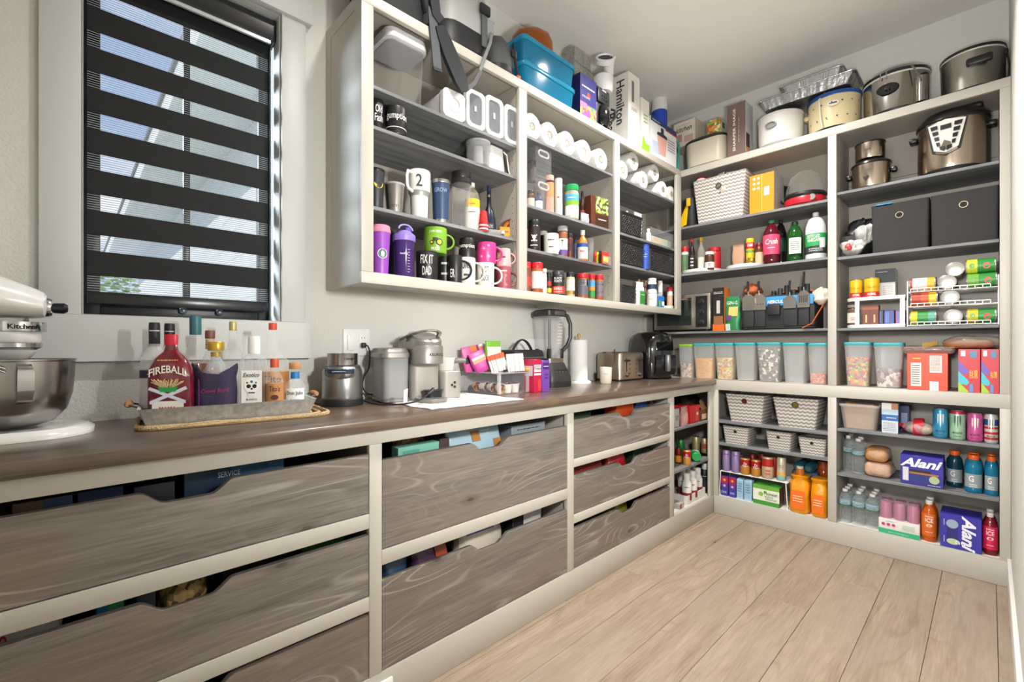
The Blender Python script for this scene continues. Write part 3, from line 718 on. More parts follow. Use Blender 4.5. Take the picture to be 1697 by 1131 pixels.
lettering(t, 'KitchenA', .062, .0125, BLACK, (.002, 0, .275), rad=.0585, ang=math.atan2(CAMY+.2, .1)+.35, bold=.03, off=.0006)
M = Matrix.Translation((.058, 0, .327)) @ Matrix.Rotation(PI/2, 4, 'Y')
G().lathe([(.026, -.008), (.026, .006), (.023, .012), (0, .013)], 24, M).build('hub_cap', CHROME, t)
M = Matrix.Translation((.062, -.014, .325)) @ Matrix.Rotation(PI/2, 4, 'Y')
G().lathe([(.008, 0), (.013, .012), (.014, .03), (.009, .037), (0, .038)], 12, M).build('hub_knob', C('10141f', .35), t)
cd = [(-.26, -.1, .06), (-.22, -.14, .14), (-.16, -.135, .21), (-.1, -.13, .222), (-.07, -.128, .203), (-.045, -.126, .19)]
G().tube(cd, .006, 8).build('power_cord', WHITE, t)
G().loft([[(x, y+q[0], z+q[1]) for q in rrect(2*r_, 1.5*r_, r_*.5, 2)] for x, y, z, r_ in ((-.06, -.127, .196, .007), (-.045, -.126, .188, .012), (-.02, -.124, .178, .013))]).build('plug', WHITE, t)
for dz in (.004, -.004): G().tube([(-.02, -.124, .178+dz), (-.004, -.124, .17+dz)], .0018, 5).build('prong', CHROME, t)
# rope mat and galvanised tray
JUTE = C('c5a97f', .95, bump=.6, bscale=220, var=.18)
t = T('rope_mat', 'tan braided rope placemat under the metal tray', 'placemat', (.39, -.225, ZT0), -.11)
rr = 0
for k in range(6):
    o_ = rrect(.5-.044*k, .265-.044*k, .05, 5)
    pts = [(x, y, .0055) for x, y in o_]
    G().tube(pts, .0062, 7, closed=True).build('rope_strand', JUTE, t)
    if k == 0:                                           # twisted strands of the outer rope
        g = G(); n = 150; L = []
        for i in range(n):
            f = i/n*len(o_); a, b = o_[int(f) % len(o_)], o_[(int(f)+1) % len(o_)]; q = f-int(f)
            L.append((a[0]+(b[0]-a[0])*q, a[1]+(b[1]-a[1])*q, .007))
        for ph in (0, 2.1, 4.2):
            g.tube([(x*(1+.009*math.cos(ph+i*1.1)), y*(1+.02*math.cos(ph+i*1.1)), z+.0036*math.sin(ph+i*1.1)) for i, (x, y, z) in enumerate(L)], .0045, 5, closed=True)
        g.build('rope_twist', JUTE, t)['kind'] = 'stuff'
ZTR = ZT0+.0125
GALV = C('c8c9c5', .45, .4, var=.22, bscale=70)
t = T('serving_tray', 'galvanised metal tray of liquor bottles with wooden handles', 'tray', (.368, -.232, ZTR), -.12)
def tr(s, z, i=0): return [(x, y, z) for x, y in rrect(.415+2*s-i, .225+2*s-i, .006, 2)]
G().loft([tr(0, 0), tr(.016, .045), tr(.018, .047), tr(.016, .045, .005), tr(0, .0025, .005)]).build('pan', GALV, t)
for s in (-1, 1):
    G().tube([(s*.224, -.045, .044), (s*.242, -.04, .05), (s*.247, 0, .052), (s*.242, .04, .05), (s*.224, .045, .044)], .0028, 6).build('wire_bail', STEELD, t)
    G().lathe([(.006, -.034), (.009, -.026), (.0105, 0), (.009, .026), (.006, .034)], 12, Matrix.Translation((s*.247, 0, .052)) @ ROTX).build('wooden_grip', C('b58152', .6, var=.1, bscale=40), t)
ZB0 = ZTR+.0032; GB = 'liquor bottles in the tray'
def tb(u, y): return (X(u, y), y, ZB0)
for i, (u, y, lb) in enumerate(((256, -.19, 'clear liqueur bottle with black cap and purple fruit label at the tray end'), (281, -.15, 'clear liqueur bottle with black cap tucked behind the red whiskey bottle'))):
    bottle('liqueur_bottle', lb, 'bottle', tb(u, y), 'wine', .034, .285, CLEAR('f2f2f0', .3, .1), (.4, .74, .985, C('1b1c20', .5)), [(.12, .42, C('dcd8dc', .5)), (.42, .5, C('3a2746', .5))], [('~1', 1.0, .03, .46, WHITE), ('~1', .8, .03, .9, WHITE)], GB)
t = bottle('whiskey_flask', 'red flat whiskey bottle with red cap and bold arched name', 'bottle', tb(284, -.258), [(.9, 0), (1, .03), (1, .5), (.95, .6), (.7, .72), (.34, .8), (.26, .86), (.26, .96)], .054, .245, C('6d1220', .2, coat=.6, var=.35, bscale=45), (.3, .88, 1.0, C('cf1a33', .35)), group=GB, rz=math.radians(-22), sx=1, sy=.52, pw=3.2)
WHT = C('efe9dc', .5)
lettering(t, 'FIREBALL', .088, .021, WHT, (0, -.031, .135), bold=.02, archf=.012, off=.0016)
decal(t, 'label_panel', rect(.074, .05, 0, .032), C('e8e3d8', .5), (0, -.03, 0)); lettering(t, 'MAMA', .04, .012, RED, (0, -.031, .036), off=.0014); lettering(t, '~1', .05, .008, C('e9c98a', .5), (0, -.03, .172), off=.0012)
for sg in (-1, 1):
    G().loft([[(-sg*.042, -.0312, .05), (-sg*.042, -.0318, .058), (-sg*.038, -.0312, .05)], [(sg*.042, -.0312, .09), (sg*.042, -.0318, .098), (sg*.046, -.0312, .09)]]).build('crossed_ribbon', C('d8d8e4', .5), t)
g = G(); rnd = random.Random(5)
for k in range(40):
    x0 = (rnd.random()-.5)*.07; g.tube([(x0*.5, -.032, .095+rnd.random()*.006), (x0*1.1, -.0335-rnd.random()*.002, .108+rnd.random()*.012)], .0011, 4)
g.build('straw_motif', C('d9b98a', .8), t)['kind'] = 'stuff'
decal(t, 'green_motif', [(-.018, .083), (.018, .083), (.024, .097), (-.024, .097)], C('1f9a4a', .5), (0, -.031, 0), off=.001)
bottle('rum_bottle', 'tall clear bottle half full of amber spirit with teal cap', 'bottle', tb(324, -.17), [(.92, 0), (1, .03), (1, .46), (.9, .56), (.36, .76), (.34, .8), (.34, .92)], .042, .305, GLASS, (.38, .81, 1.0, C('2f6670', .4)), group=GB, liquid=(.52, CLEAR('a0521c', .55, .1, 'c87a3a')))
bottle('bourbon_bottle', 'bourbon bottle with brown stopper and striped paper neck', 'bottle', tb(348, -.15), [(.92, 0), (1, .03), (1, .5), (.85, .6), (.45, .72), (.4, .76), (.4, .9)], .029, .262, GLASS, (.48, .9, 1.0, C('7a4a3a', .5)), [(.77, .89, C('caa48c', .6))], [('~1', .9, .03, .83, C('6b2b22', .5))], GB, liquid=(.55, CLEAR('9a4a18', .6, .1, 'c47a3a')))
t = bottle('whisky_decanter', 'cut glass whisky bottle with gold stopper inside the purple bag', 'bottle', tb(358, -.25), [(.9, 0), (1, .05), (1, .5), (.9, .62), (.5, .74), (.36, .78), (.36, .86)], .036, .225, CLEAR('dfe4ea', .25, .06), (.62, .88, 1.0, C('c9a441', .28, .6)), [(.8, .86, C('b89a45', .4, .4))], group=GB)
# cloth bag around it
t = T('drawstring_bag', 'dark purple cloth drawstring bag round a whisky bottle', 'bag', tb(357, -.245), -.35)
BAG = C('332a45', .8, bump=.2, bscale=160, var=.12)
rings = []
for j, (w, d, z) in enumerate(((.108, .085, 0), (.114, .09, .03), (.112, .086, .07), (.112, .084, .105), (.118, .086, .13), (.114, .082, .142), (.108, .076, .14), (.1, .07, .115))):
    L = rrect(w, d, .041, 5)
    rings.append([(x, y, z*(1+(.12*math.cos(2*math.atan2(y, x)) if j >= 3 else 0))+(.003*math.sin(9*i/3.)*(j > 2))) for i, (x, y) in enumerate(L)])
noisy(G().loft(rings, cap=False), .0035, 4).build('pouch', BAG, t)
lettering(t, 'Crown Royal', .07, .015, C('a01f6d', .6), (.006, -.047, .078), slant=.3, off=.002, roll=.05)
G().tube([(-.035, -.047, .0), (-.033, -.05, .06), (-.034, -.049, .115)], .0011, 5).build('stitching', C('7b2f7a', .7), t)
G().tube([(-.06, -.03, .128), (-.066, -.036, .13), (-.06, -.04, .124), (-.068, -.042, .119)], .0018, 5).build('drawstring', C('b544a0', .6), t)
bottle('vodka_bottle', 'clear spirit bottle with pale gold cap behind the purple bag', 'bottle', tb(386, -.175), 'wine', .031, .292, GLASS, (.36, .9, 1.0, C('b9b06a', .35, .4)), group=GB, liquid=(.7, CLEAR('f2f6f6', .06, .05)))
bottle('stoppered_bottle', 'clear bottle with square glass stopper at the back of the tray', 'bottle', tb(409, -.135), 'squat', .026, .25, GLASS, (.5, .86, 1.0, CLEAR('e6eef2', .25, .05)), group=GB)
t = bottle('tequila_bottle', 'square clear tequila bottle with white cap and skull label', 'bottle', tb(421, -.275), [(.95, 0), (1, .02), (1, .62), (.9, .7), (.42, .78), (.38, .8), (.38, .97)], .038, .243, GLASSB, (.46, .77, 1.0, C('eceae4', .4)), group=GB, rz=-.45, pw=4, sy=.8)
decal(t, 'paper_label', rect(.056, .118, 0, .078), C('eeece6', .5), (0, -.0315, 0)); lettering(t, 'Exotico', .044, .013, C('25211f', .5), (0, -.033, .123), slant=.3, off=.001)
decal(t, 'skull_motif', disc(.021, 0, .09, 20, .022)+[], C('f7f5ef', .5), (0, -.033, 0), off=.0008)
for k, (mx, mz, mr, mc) in enumerate(((-.008, .088, .0062, '17151a'), (.008, .088, .0062, '17151a'), (0, .08, .003, '17151a'), (0, .102, .004, '3a6fa0'), (-.012, .099, .003, 'b03a48'), (.012, .099, .003, '2d8a6a'))): decal(t, 'skull_mark', disc(mr, mx, mz, 12), C(mc, .5), (0, -.033, 0), off=.0014)
decal(t, 'skull_jaw', [(-.012, .072), (.012, .072), (.009, .06), (-.009, .06)], C('f7f5ef', .5), (0, -.033, 0), off=.001); decal(t, 'skull_teeth', rect(.018, .004, 0, .068), C('4a4650', .5), (0, -.033, 0), off=.0016)
lettering(t, 'BLANCO', .03, .006, C('44403c', .5), (0, -.033, .047), off=.001); lettering(t, '~1', .03, .006, C('44403c', .5), (0, -.033, .036), off=.001)
CU = C('b9814e', .45)
bottle('large_vodka_bottle', 'big clear vodka bottle with red-orange screw cap and copper label', 'bottle', tb(452, -.215), [(.95, 0), (1, .03), (1, .5), (.9, .57), (.35, .68), (.28, .74), (.25, .9)], .05, .29, GLASS, (.25, .92, 1.0, C('c8492f', .45)), [(.12, .44, CU)], [('Tito', 1.0, .08, .36, C('4a2a1a', .5))], GB, liquid=(.5, CLEAR('f2f6f6', .05, .05)))
t = bottle('small_vodka_bottle', 'small vodka bottle with orange cap and copper name label', 'bottle', tb(455, -.315), [(.92, 0), (1, .03), (1, .58), (.85, .68), (.5, .74), (.45, .78), (.45, .94)], .0255, .172, GLASS, (.48, .84, 1.0, C('c8502f', .45)), [(.08, .55, CU)], [("Tito's", 1.2, .1, .46, C('43261a', .5)), ('~1', 1.1, .05, .14, C('43261a', .5))], GB, liquid=(.6, CLEAR('f2f6f6', .05, .05)))
decal(t, 'oval_badge', ('o', .011, .008), C('5a2418', .5), (0, 0, .052), rad=.0268, ang=hd(t.location))
t = bottle('round_tequila_bottle', 'rounded clear tequila bottle with wooden stopper and blue neck band', 'bottle', tb(489, -.285), [(.8, 0), (1, .1), (1.02, .3), (.9, .48), (.6, .6), (.36, .66), (.34, .8), (.38, .82), (.38, .84)], .037, .158, CLEAR('dcebe8', .12, .05), (.5, .86, 1.0, C('b98554', .6)), [(.66, .8, C('2076b8', .4))], group=GB, liquid=(.42, CLEAR('eaf4f2', .06, .05)))
decal(t, 'arched_label', rect(.056, .036, 0, 0), C('eef0ee', .5), (0, 0, .045)) if 0 else decal(t, 'paper_label', (.058, .045), C('eef0ee', .5), (0, 0, .052), rad=.0375, ang=hd(t.location))
lettering(t, 'Don Julio', .05, .016, C('2a2a2c', .5), (0, 0, .058), rad=.0388, ang=hd(t.location)); lettering(t, 'BLANCO', .026, .006, C('6a7a84', .5), (0, 0, .037), rad=.0388, ang=hd(t.location))
# blender motor base
p = (.77, -.135, ZT0)
t = T('blender_motor_base', 'silver blender motor base without its jar beside the outlet', 'blender base', p, -.55)
G().lathe([(.077, 0), (.078, .004), (.078, .026), (.075, .03)], 36).build('foot_ring', C('1d1e20', .5), t)
G().lathe([(.0755, .03), (.076, .035), (.074, .13), (.068, .142)], 36).build('housing', C('8f8f8e', .3, .9), t)
G().lathe([(.068, .142), (.066, .152), (.058, .156)], 36).build('shoulder', C('4f5154', .35, .4), t)
G().lathe([(.056, .156), (.056, .196), (.057, .2), (.05, .2), (.05, .165), (0, .165)], 36).build('steel_collar', C('a5a3a0', .2, 1), t)
g = G().loft([[(x*s, -.0745+.02*abs(x/.055)**2.2-q, z) for x in (-.055, -.03, 0, .03, .055)]+[(x*s, -.06, z) for x in (.055, 0, -.055)] for s, q, z in ((.8, .001, .104), (.95, .007, .118), (1, .009, .142), (.97, .003, .15))]); g.build('control_brow', C('9b9c9e', .25, .9), t)
g = G().loft([[(x*.93, -.0755+.02*abs(x/.055)**2.2-q, z) for x in (-.055, -.03, 0, .03, .055)]+[(x*.9, -.07, z) for x in (.055, 0, -.055)] for q, z in ((.0092, .124), (.0102, .141))]); g.build('touch_panel', C('2a3544', .2), t)
lettering(t, 'NINJA', .045, .011, C('2c2b2a', .5), (0, 0, .178), rad=.0565, ang=hd(p)+.55+.5)
for k in range(26):
    a = -PI+PI*k/25
    if k % 2 == 0: pass
lettering(t, '~1', .05, .006, C('b8d4ea', .4), (0, -.0855, .133), off=.0006)
# cord from the outlet
def cord(name, label, pts, r=.0033, mat=None, loc=(0, 0, 0)):
    P = [Vector(q) for q in pts]; out = []
    for i in range(len(P)-1):
        a, b, c, d = P[max(i-1, 0)], P[i], P[i+1], P[min(i+2, len(P)-1)]
        for k in range(6):
            f = k/6; out.append(.5*((2*b)+(c-a)*f+(2*a-5*b+4*c-d)*f*f+(3*b-a-3*c+d)*f**3))
    out.append(P[-1]); t = T(name, label, 'cord', loc)
    G().tube(out, r, 8).build('cable', mat or C('1b1c1e', .5), t); return t
t = cord('power_cord', 'black power cord plugged into the wall outlet', [(.917, -.03, 1.158), (.926, -.036, 1.152), (.935, -.034, 1.12), (.932, -.03, 1.06), (.91, -.028, 1.02), (.905, -.028, .98), (.925, -.03, .95), (.945, -.04, .945)])
G().bbox((.903, -.034, 1.147), (.921, -.0105, 1.169), .005).build('plug_head', C('1b1c1e', .5), t)
t = cord('loose_cord', 'black cord with a loose plug lying in front of the coffee maker', [(.86, -.045, ZT0+.006), (.868, -.12, ZT0+.0045), (.86, -.26, ZT0+.0045), (.905, -.34, ZT0+.008), (.965, -.37, ZT0+.02), (1.01, -.375, ZT0+.045)])
G().tube([(1.005, -.375, ZT0+.043), (1.022, -.376, ZT0+.054), (1.03, -.377, ZT0+.06)], .008, 8, rs=[.0045, .009, .009]).build('plug_head', C('1b1c1e', .5), t)
for q in (-.004, .004): G().tube([(1.03, -.377+q, ZT0+.06), (1.042, -.378+q, ZT0+.069)], .0016, 5).build('prong', CHROME, t)
o = G().box((-.011, -.0004, 0), (.011, .0004, .055)).build('warning_tag', C('e9e9e4', .5), t); o.location = (.918, -.352, ZT0+.014); o.rotation_euler = (.25, -.22, .3)
# tea towel
t = T('drying_mat', 'white drying mat with thin crackle lines under the coffee maker', 'mat', (1.165, -.3, ZT0))
g = G(); nx, ny = 24, 20
vs = [(-.235+.47*i/nx+.006*math.sin(j*.9), -.21+.42*j/ny+.004*math.sin(i*.8), .0024+.0009*math.sin(i*1.3+j*.7)) for j in range(ny+1) for i in range(nx+1)]
g.add(vs, [(j*(nx+1)+i, j*(nx+1)+i+1, (j+1)*(nx+1)+i+1, (j+1)*(nx+1)+i) for j in range(ny) for i in range(nx)])
b = g.v[:]; n0 = len(b); g.add([(x, y, .0004) for x, y, z in b], [tuple(reversed(f)) for f in g.f]); g.build('cloth', C('e6e4df', .9, bump=.3, bscale=300), t)
g = G(); rnd = random.Random(11)
for k in range(22):
    x, y = rnd.uniform(-.2, .2), rnd.uniform(-.19, .15); a = rnd.choice((.5, -.7, 1.9)); L = []
    for i in range(5): L.append((x, y, .0036)); a += rnd.uniform(-.4, .4); x += .02*math.cos(a); y += .02*math.sin(a)
    g.tube([q for q in L if abs(q[0]) < .225 and abs(q[1]) < .2] or L[:2], .0008, 4)
g.build('crackle_lines', C('9a9894', .8), t)['kind'] = 'stuff'
# coffee maker
ZM = ZT0+.0042
KG = C('8f8b86', .35, .5); KGL = C('a39f99', .4, .35)
p = (1.1, -.19, ZM)
t = T('coffee_maker', 'grey pod coffee maker with its lid open and side water tank', 'coffee maker', p, -.22)
G().prism(rrect(.115, .2, .025, 5, -.135, .02), 0, .012).build('tank_foot', KG, t)
G().loft([[(x, y, z) for x, y in rrect(.108*s, .19*s, .028, 5, -.135, .02)] for z, s in ((.0125, .96), (.03, .96), (.178, 1.0))]).build('water_tank', CLEAR('b9bab9', .55, .3), t)
G().loft([[(x, y, z) for x, y in rrect(.1, .182, .028, 5, -.135, .02)] for z in (.014, .125)]).build('tank_water', CLEAR('cfd6da', .3, .1), t)
G().loft([[(x, y, z) for x, y in rrect(.118*s, .2*s, .03, 5, -.138, .02)] for z, s in ((.178, 1.02), (.196, 1.02), (.2, .96), (.214, .9), (.218, .8))]).build('tank_lid', KG, t)
G().loft([[(x, y, z) for x, y in rrect(.13, .2, .03, 5, -.008, .04)] for z in (0, .24)]).build('tower', KGL, t)
G().loft([[(x, y, z) for x, y in rrect(.138*s, .235*s, .062, 7, -.005, -.005)] for z, s in ((.15, .97), (.153, 1), (.222, 1), (.226, .98))]).build('brew_head', KG, t)
lettering(t, 'KEURIG', .056, .011, BLACK, (.012, -.1235, .19), off=.0012, bold=.02)
M = Matrix.Translation((0, .085, .228)) @ Matrix.Rotation(math.radians(13), 4, 'X')
lidp = G().loft([[(x, y, z) for x, y in rrect(.126*s, .19*s, .058, 7, -.003, -.1)] for z, s in ((.012, .9), (.016, 1), (.058, .98), (.066, .9))], M=M).build('open_lid', C('9d9a96', .3, .6), t)
G().loft([[(x, y, z) for x, y in rrect(.11*s, .16*s, .05, 6, -.003, -.1)] for z, s in ((.0, .8), (.0135, .95))], M=M).build('lid_underside', C('17181a', .4), t)
G().tube([M @ Vector((.074*math.cos(q*PI/14)-.003, -.02-.165*math.sin(q*PI/14), .03+.075*math.sin(q*PI/14))) for q in range(15)], .011, 8, flat=.45).build('lid_handle', C('b9b7b3', .25, .7), t)
G().prism(rrect(.12, .13, .055, 6, -.005, -.115), 0, .014).build('drip_tray', KG, t)
G().loft([[(x, y, z) for x, y in rrect(.075*s, .05*s, .02, 5, .01, -.1)] for z, s in ((.0145, .9), (.04, 1), (.044, 1.1))]).build('pod_holder', C('232426', .4), t)
G().loft([[(x, y, z) for x, y in rrect(.1*s, .17*s, .03, 5, .118, .04)] for z, s in ((0, 1), (.112, 1), (.116, .96))]).build('frother_base', KGL, t)
for q in ((.135, .066), (.122, .055), (.135, .047)): G().lathe([(0, .0015), (.0058, .0015), (.0058, 0)], 12, Matrix.Translation((q[0]-.005, -.0455, q[1])) @ ROTX).build('button', C('1f1d1c', .4), t)
t = T('frother_jug', 'pale frother jug with grey side handle on the coffee maker', 'jug', (1.1+.118*math.cos(.22)+.03*math.sin(.22), -.19-.118*math.sin(.22)+.03*math.cos(.22), ZM+.1165), -.3)
G().lathe([(.036, 0), (.041, .045), (.044, .058), (.041, .058), (.034, .004), (0, .004)], 24, Matrix.Translation((.0, 0, 0))).build('cup', C('d9d3cc', .4), t)
G().tube([(.038, -.008, .042), (.05, -.014, .043), (.088, -.022, .044)], .012, 12).build('handle', C('7d7872', .4, .3), t)
# clear drawer organiser with coffee pods, sweets on top
t = T('acrylic_organizer', 'clear acrylic organiser box holding coffee pods', 'organizer', (1.545, -.165, ZT0))
AC = CLEAR('d9d4dc', .05, .05)
for a, b in (((-.105, -.14, 0), (.105, .14, .004)), ((-.105, -.14, .004), (-.1, .14, .098)), ((.1, -.14, .004), (.105, .14, .098)), ((-.1, -.14, .004), (.1, -.136, .098)), ((-.1, .136, .004), (.1, .14, .098)), ((-.107, -.142, .098), (.107, .142, .103))): BX('panel', a, b, AC if b[2] < .1 else CLEAR('c9c2cc', .4, .1), t)
for x in (-.1, .092):
    for y in (-.138,): BX('corner_post', (x-.004, y, .004), (x+.01, y+.012, .098), CLEAR('efeef2', .35, .05), t)
k = 0; PODL = ['lying coffee pod at the front corner nearest the coffee maker', 'upright coffee pod at the front, beside the lying ones', 'upright coffee pod in the middle of the front row', 'upright coffee pod at the front far corner', 'second lying coffee pod from the front', 'third lying coffee pod from the front', 'lying coffee pod nearest the wall', 'upright coffee pod in the second row beside the lying ones', 'upright coffee pod at the far end of the second row']
for x, y, lie in ((-.065, -.1, 1), (-.02, -.108, 0), (.028, -.108, 0), (.064, -.075, 0), (-.065, -.042, 1), (-.065, .016, 1), (-.065, .074, 1), (-.005, -.055, 0), (.03, -.022, 0)):
    q = T('coffee_pod', PODL[k], 'coffee pod', (1.545+x, -.165+y, ZT0+(.0045 if not lie else .029)), 0, 'coffee pods in the organiser', rot=None if not lie else (PI/2-.0, 0, -.35+.25*(k % 3)))
    M = Matrix.Translation((0, 0, 0 if not lie else -.02))
    G().lathe([(.017, 0), (.0215, .038), (.024, .039), (.024, .042)], 18, M).build('cup', C('e3e0d8', .5), q)
    G().lathe([(0, .0425), (.0225, .0425)], 18, M).build('foil_lid', pebbles('pod_foil', ['d8a92e', '8a3b2a', 'c9542e', 'e3c34a', '6a3a6a'], 90, .4, .1), q); k += 1
ZO = ZT0+.1035
def sweet(nm, lb, x, y, w, d, h, mat, rz, tilt=0, **k): return pouch(nm, lb, 'snack bag', (1.545+x, -.165+y, ZO), w, d, h, mat, group='snacks on the organiser', rot=(tilt, k.pop('roll', 0), rz), **k)
sweet('candy_bag', 'pink sweet bag with orange stripe leaning on the coffee maker', -.06, .02, .085, .03, .105, C('d24aa6', .35), -.5, 0, roll=-.42, panels=((C('e8863a', .4), .1, .5, .9, .66), (C('efe3ee', .4), .1, .66, .9, .78)))
sweet('candy_bag', 'hot pink and black sweet bag behind the drink sticks', -.075, .08, .1, .03, .125, C('e05aa8', .35), -.3, 0, roll=-.2, panels=((C('2d2430', .4), .05, .35, .95, .6), (C('f08a2a', .4), .5, .8, .8, 1)))
sweet('snack_pouch', 'bright green snack pouch with orange fruit picture', .035, .06, .09, .035, .15, C('7fc531', .35), -.35, 0, panels=((C('e8efdf', .4), .08, .3, .92, .82), (C('ef8a1d', .4), .35, .06, .95, .36)), text=(('~1', .5, .66, .6, .1, C('f5f5ee', .4)),))
for i, (x, y, rl, m, lb) in enumerate(((-.015, -.05, -.25, 'e5552c', 'bundle of white drink sticks with orange ends'), (.04, -.108, -.05, 'ead9cf', 'white drink stick sachets lying on the organiser'))):
    q = T('drink_sticks', lb, 'sachets', (1.545+x, -.165+y, ZO+.001), -.35, 'snacks on the organiser', rot=(-.2, rl, -.35))
    for j in range(7):
        z0 = BX('stick_sachet', (-.045+.013*j, -.006-.0015*(j % 2), 0), (-.034+.013*j, .002-.0015*(j % 2), .085), C('f0ece8', .4), q, .003)
        BX('stick_end', (-.0455+.013*j, -.0066-.0015*(j % 2), .062), (-.0335+.013*j, .0026-.0015*(j % 2), .088), C(m, .4), q)
q = T('straw_packet', 'tall thin orange-red straw packet standing among the sweets', 'sachet', (1.508, -.14, ZO+.001), 0, rot=(.05, -.28, -.3)); BX('sleeve', (-.008, -.003, 0), (.008, .003, .13), C('d8452a', .35), q, .002); BX('crimped_end', (-.0085, -.0035, .13), (.0085, .0035, .142), C('e8e2dc', .4), q)
q = T('straw_packet', 'thin brown and clear stick packet behind the orange one', 'sachet', (1.535, -.1, ZO+.001), 0, rot=(0, -.3, -.3)); BX('sleeve', (-.007, -.003, 0), (.007, .003, .105), C('7d4a38', .35), q, .002); BX('crimped_end', (-.0075, -.0035, .105), (.0075, .0035, .118), CLEAR('d9d6d4', .4, .2), q)
crumple('crumpled_wrapper', 'pale blue crumpled sachets on the organiser', 'wrapper', (1.61, -.195, ZO), (.045, .03, .028), C('9fd0de', .4, bump=.3, bscale=60), 3, .008, 'snacks on the organiser')
crumple('crumpled_wrapper', 'orange crumpled wrapper at the organiser corner', 'wrapper', (1.648, -.288, ZO), (.022, .016, .013), C('ef9a52', .4), 5, .004, 'snacks on the organiser')
crumple('crumpled_wrapper', 'clear white bunched plastic wrapper beside the blue sachets', 'wrapper', (1.545, -.205, ZO), (.025, .016, .02), CLEAR('eceff0', .55, .3), 8, .006, 'snacks on the organiser')
p, sz = BWp(884.5, 897, -.335, .07, ZT0, 596)
pack('protein_box', 'slim red protein drink box beside the organiser', 'box', p, sz, C('b3173f', .4), 0, front=((C('e4dede', .4), .05, .62, .95, .84), (C('d9cfd2', .4), .05, .52, .95, .58), (C('e03a3a', .4), .55, .05, .95, .4)), text=(('Protein', .5, .73, .86, .1, C('3a1a2a', .4)), ('ORGANIC', .5, .8, .7, .05, C('7a1030', .4))), side=((C('c9b9bd', .4), .1, .5, .9, .8),))
p, sz = BWp(898, 911, -.337, .06, ZT0, 598)
pack('purple_carton', 'slim purple carton next to the red protein box', 'box', p, sz, C('6d3f9c', .4), 0, front=((C('43246a', .4), .15, .72, .9, .93),), text=(('~1', .52, .82, .6, .06, WHITE), ('~2', .55, .5, .5, .2, C('3a2060', .4))))
# insulated lunch bag
t = T('lunch_bag', 'black insulated lunch bag with arched handle behind the organiser', 'lunch bag', (1.782, -.112, ZT0), 0)
G().loft([[(x, y, z) for x, y in rrect(.24*s, .15*s, .035, 5)] for z, s in ((0, .97), (.01, 1), (.185, 1), (.205, .95), (.21, .86))]).build('body', C('2b2b2d', .55, bump=.15, bscale=200), t)
G().loft([[(x, y, z) for x, y in rrect(.244, .154, .037, 5)] for z in (.165, .172)]).build('zip_band', C('77777a', .3, .6), t)
decal(t, 'patch', disc(.05, -.035, .105, 20, .035), C('6a3d34', .5), (0, -.0755, 0)); decal(t, 'patch_leaf', disc(.014, -.035, .105, 12, .02), C('4d7a3a', .5), (0, -.0755, 0), off=.0012)
G().tube([(-.075+.0065*i, -.01, .206+.058*math.sin(PI*i/22)**.8) for i in range(23)], .012, 8, flat=.35).build('handle', C('3b3b3d', .5), t)
# countertop blender
BLN = C('3b3a39', .4, .4)
t = T('blender', 'tall dark grey blender with clear square jar on the worktop', 'blender', (2.0, -.135, ZT0), -.12)
G().prism(rrect(.17, .19, .03, 4), 0, .03).build('base_skirt', C('1f1f20', .5), t)
G().loft([[(x, y, z) for x, y in rrect(.17*s, .19*s, .03, 4, 0, q)] for z, s, q in ((.03, 1, 0), (.06, .99, 0), (.125, .8, .014), (.135, .78, .016))]).build('motor_housing', BLN, t)
G().prism(rrect(.125, .13, .025, 4, 0, .014), .1355, .16).build('steel_band', C('9b958c', .3, .9), t)
M = Matrix.Translation((.006, -.0795, .072)) @ Matrix.Rotation(-.22, 4, 'X')
G().bbox((-.052, -.004, -.028), (.052, .004, .028), .004, M).build('control_panel', C('1c1b1c', .3), t)
for i in range(2):
    for j in range(4): G().lathe([(0, .005), (.0035, .005)], 8, M @ Matrix.Translation((-.035+.023*j, 0, .012-.026*i)) @ ROTX).build('touch_key', C('b8b4b0' if (i, j) != (0, 0) else 'c8423a', .4), t)
JR = CLEAR('e3e4e6', .10, .05)
def sq(s, z, i=0): return [(x, y, z) for x, y in rrect(s-i, s-i, .025, 4, 0, .014)]
G().loft([sq(.112, .161), sq(.118, .22), sq(.14, .4), sq(.134, .4), sq(.112, .22), sq(.1, .166)]).build('jar', JR, t)
G().lathe([(.012, .166), (.013, .21), (.009, .24), (.009, .39)], 12, Matrix.Translation((0, .014, 0))).build('blade_shaft', C('4a4a4c', .4), t)
for z, a in ((.2, 0), (.255, 1.2), (.31, 2.2)):
    G().add([(-.045, -.006, 0), (.045, .006, .008), (.045, .009, .009), (-.045, 0, .001)], [(0, 1, 2, 3)], Matrix.Translation((0, .014, z)) @ Matrix.Rotation(a, 4, 'Z')).build('blade', STEEL, t)
G().loft([sq(.142, .4), sq(.15, .404), sq(.15, .43), sq(.13, .438)]).build('lid', C('2e2d2d', .4), t)
BX('lid_latch', (-.03, -.068, .405), (.045, -.055, .432), C('6d6b6a', .3, .6), t, .003)
G().tube([(.066, -.02, .42), (.1, -.03, .405), (.118, -.036, .36), (.118, -.036, .28), (.1, -.03, .235), (.066, -.02, .2)], .012, 10).build('handle', C('3a3938', .4), t)
for s in (-1, 1):
    for q in (-1, 1): BX('jar_foot', (s*.05-.009, .014+q*.05-.009, .16), (s*.05+.009, .014+q*.05+.009, .215), BLN, t, .004)
for k in range(8): BX('measure_mark', (-.004, -.057-.0011*k, .245+.018*k), (.03, -.0563-.0011*k, .247+.018*k), C('f4f4f4', .4), t)
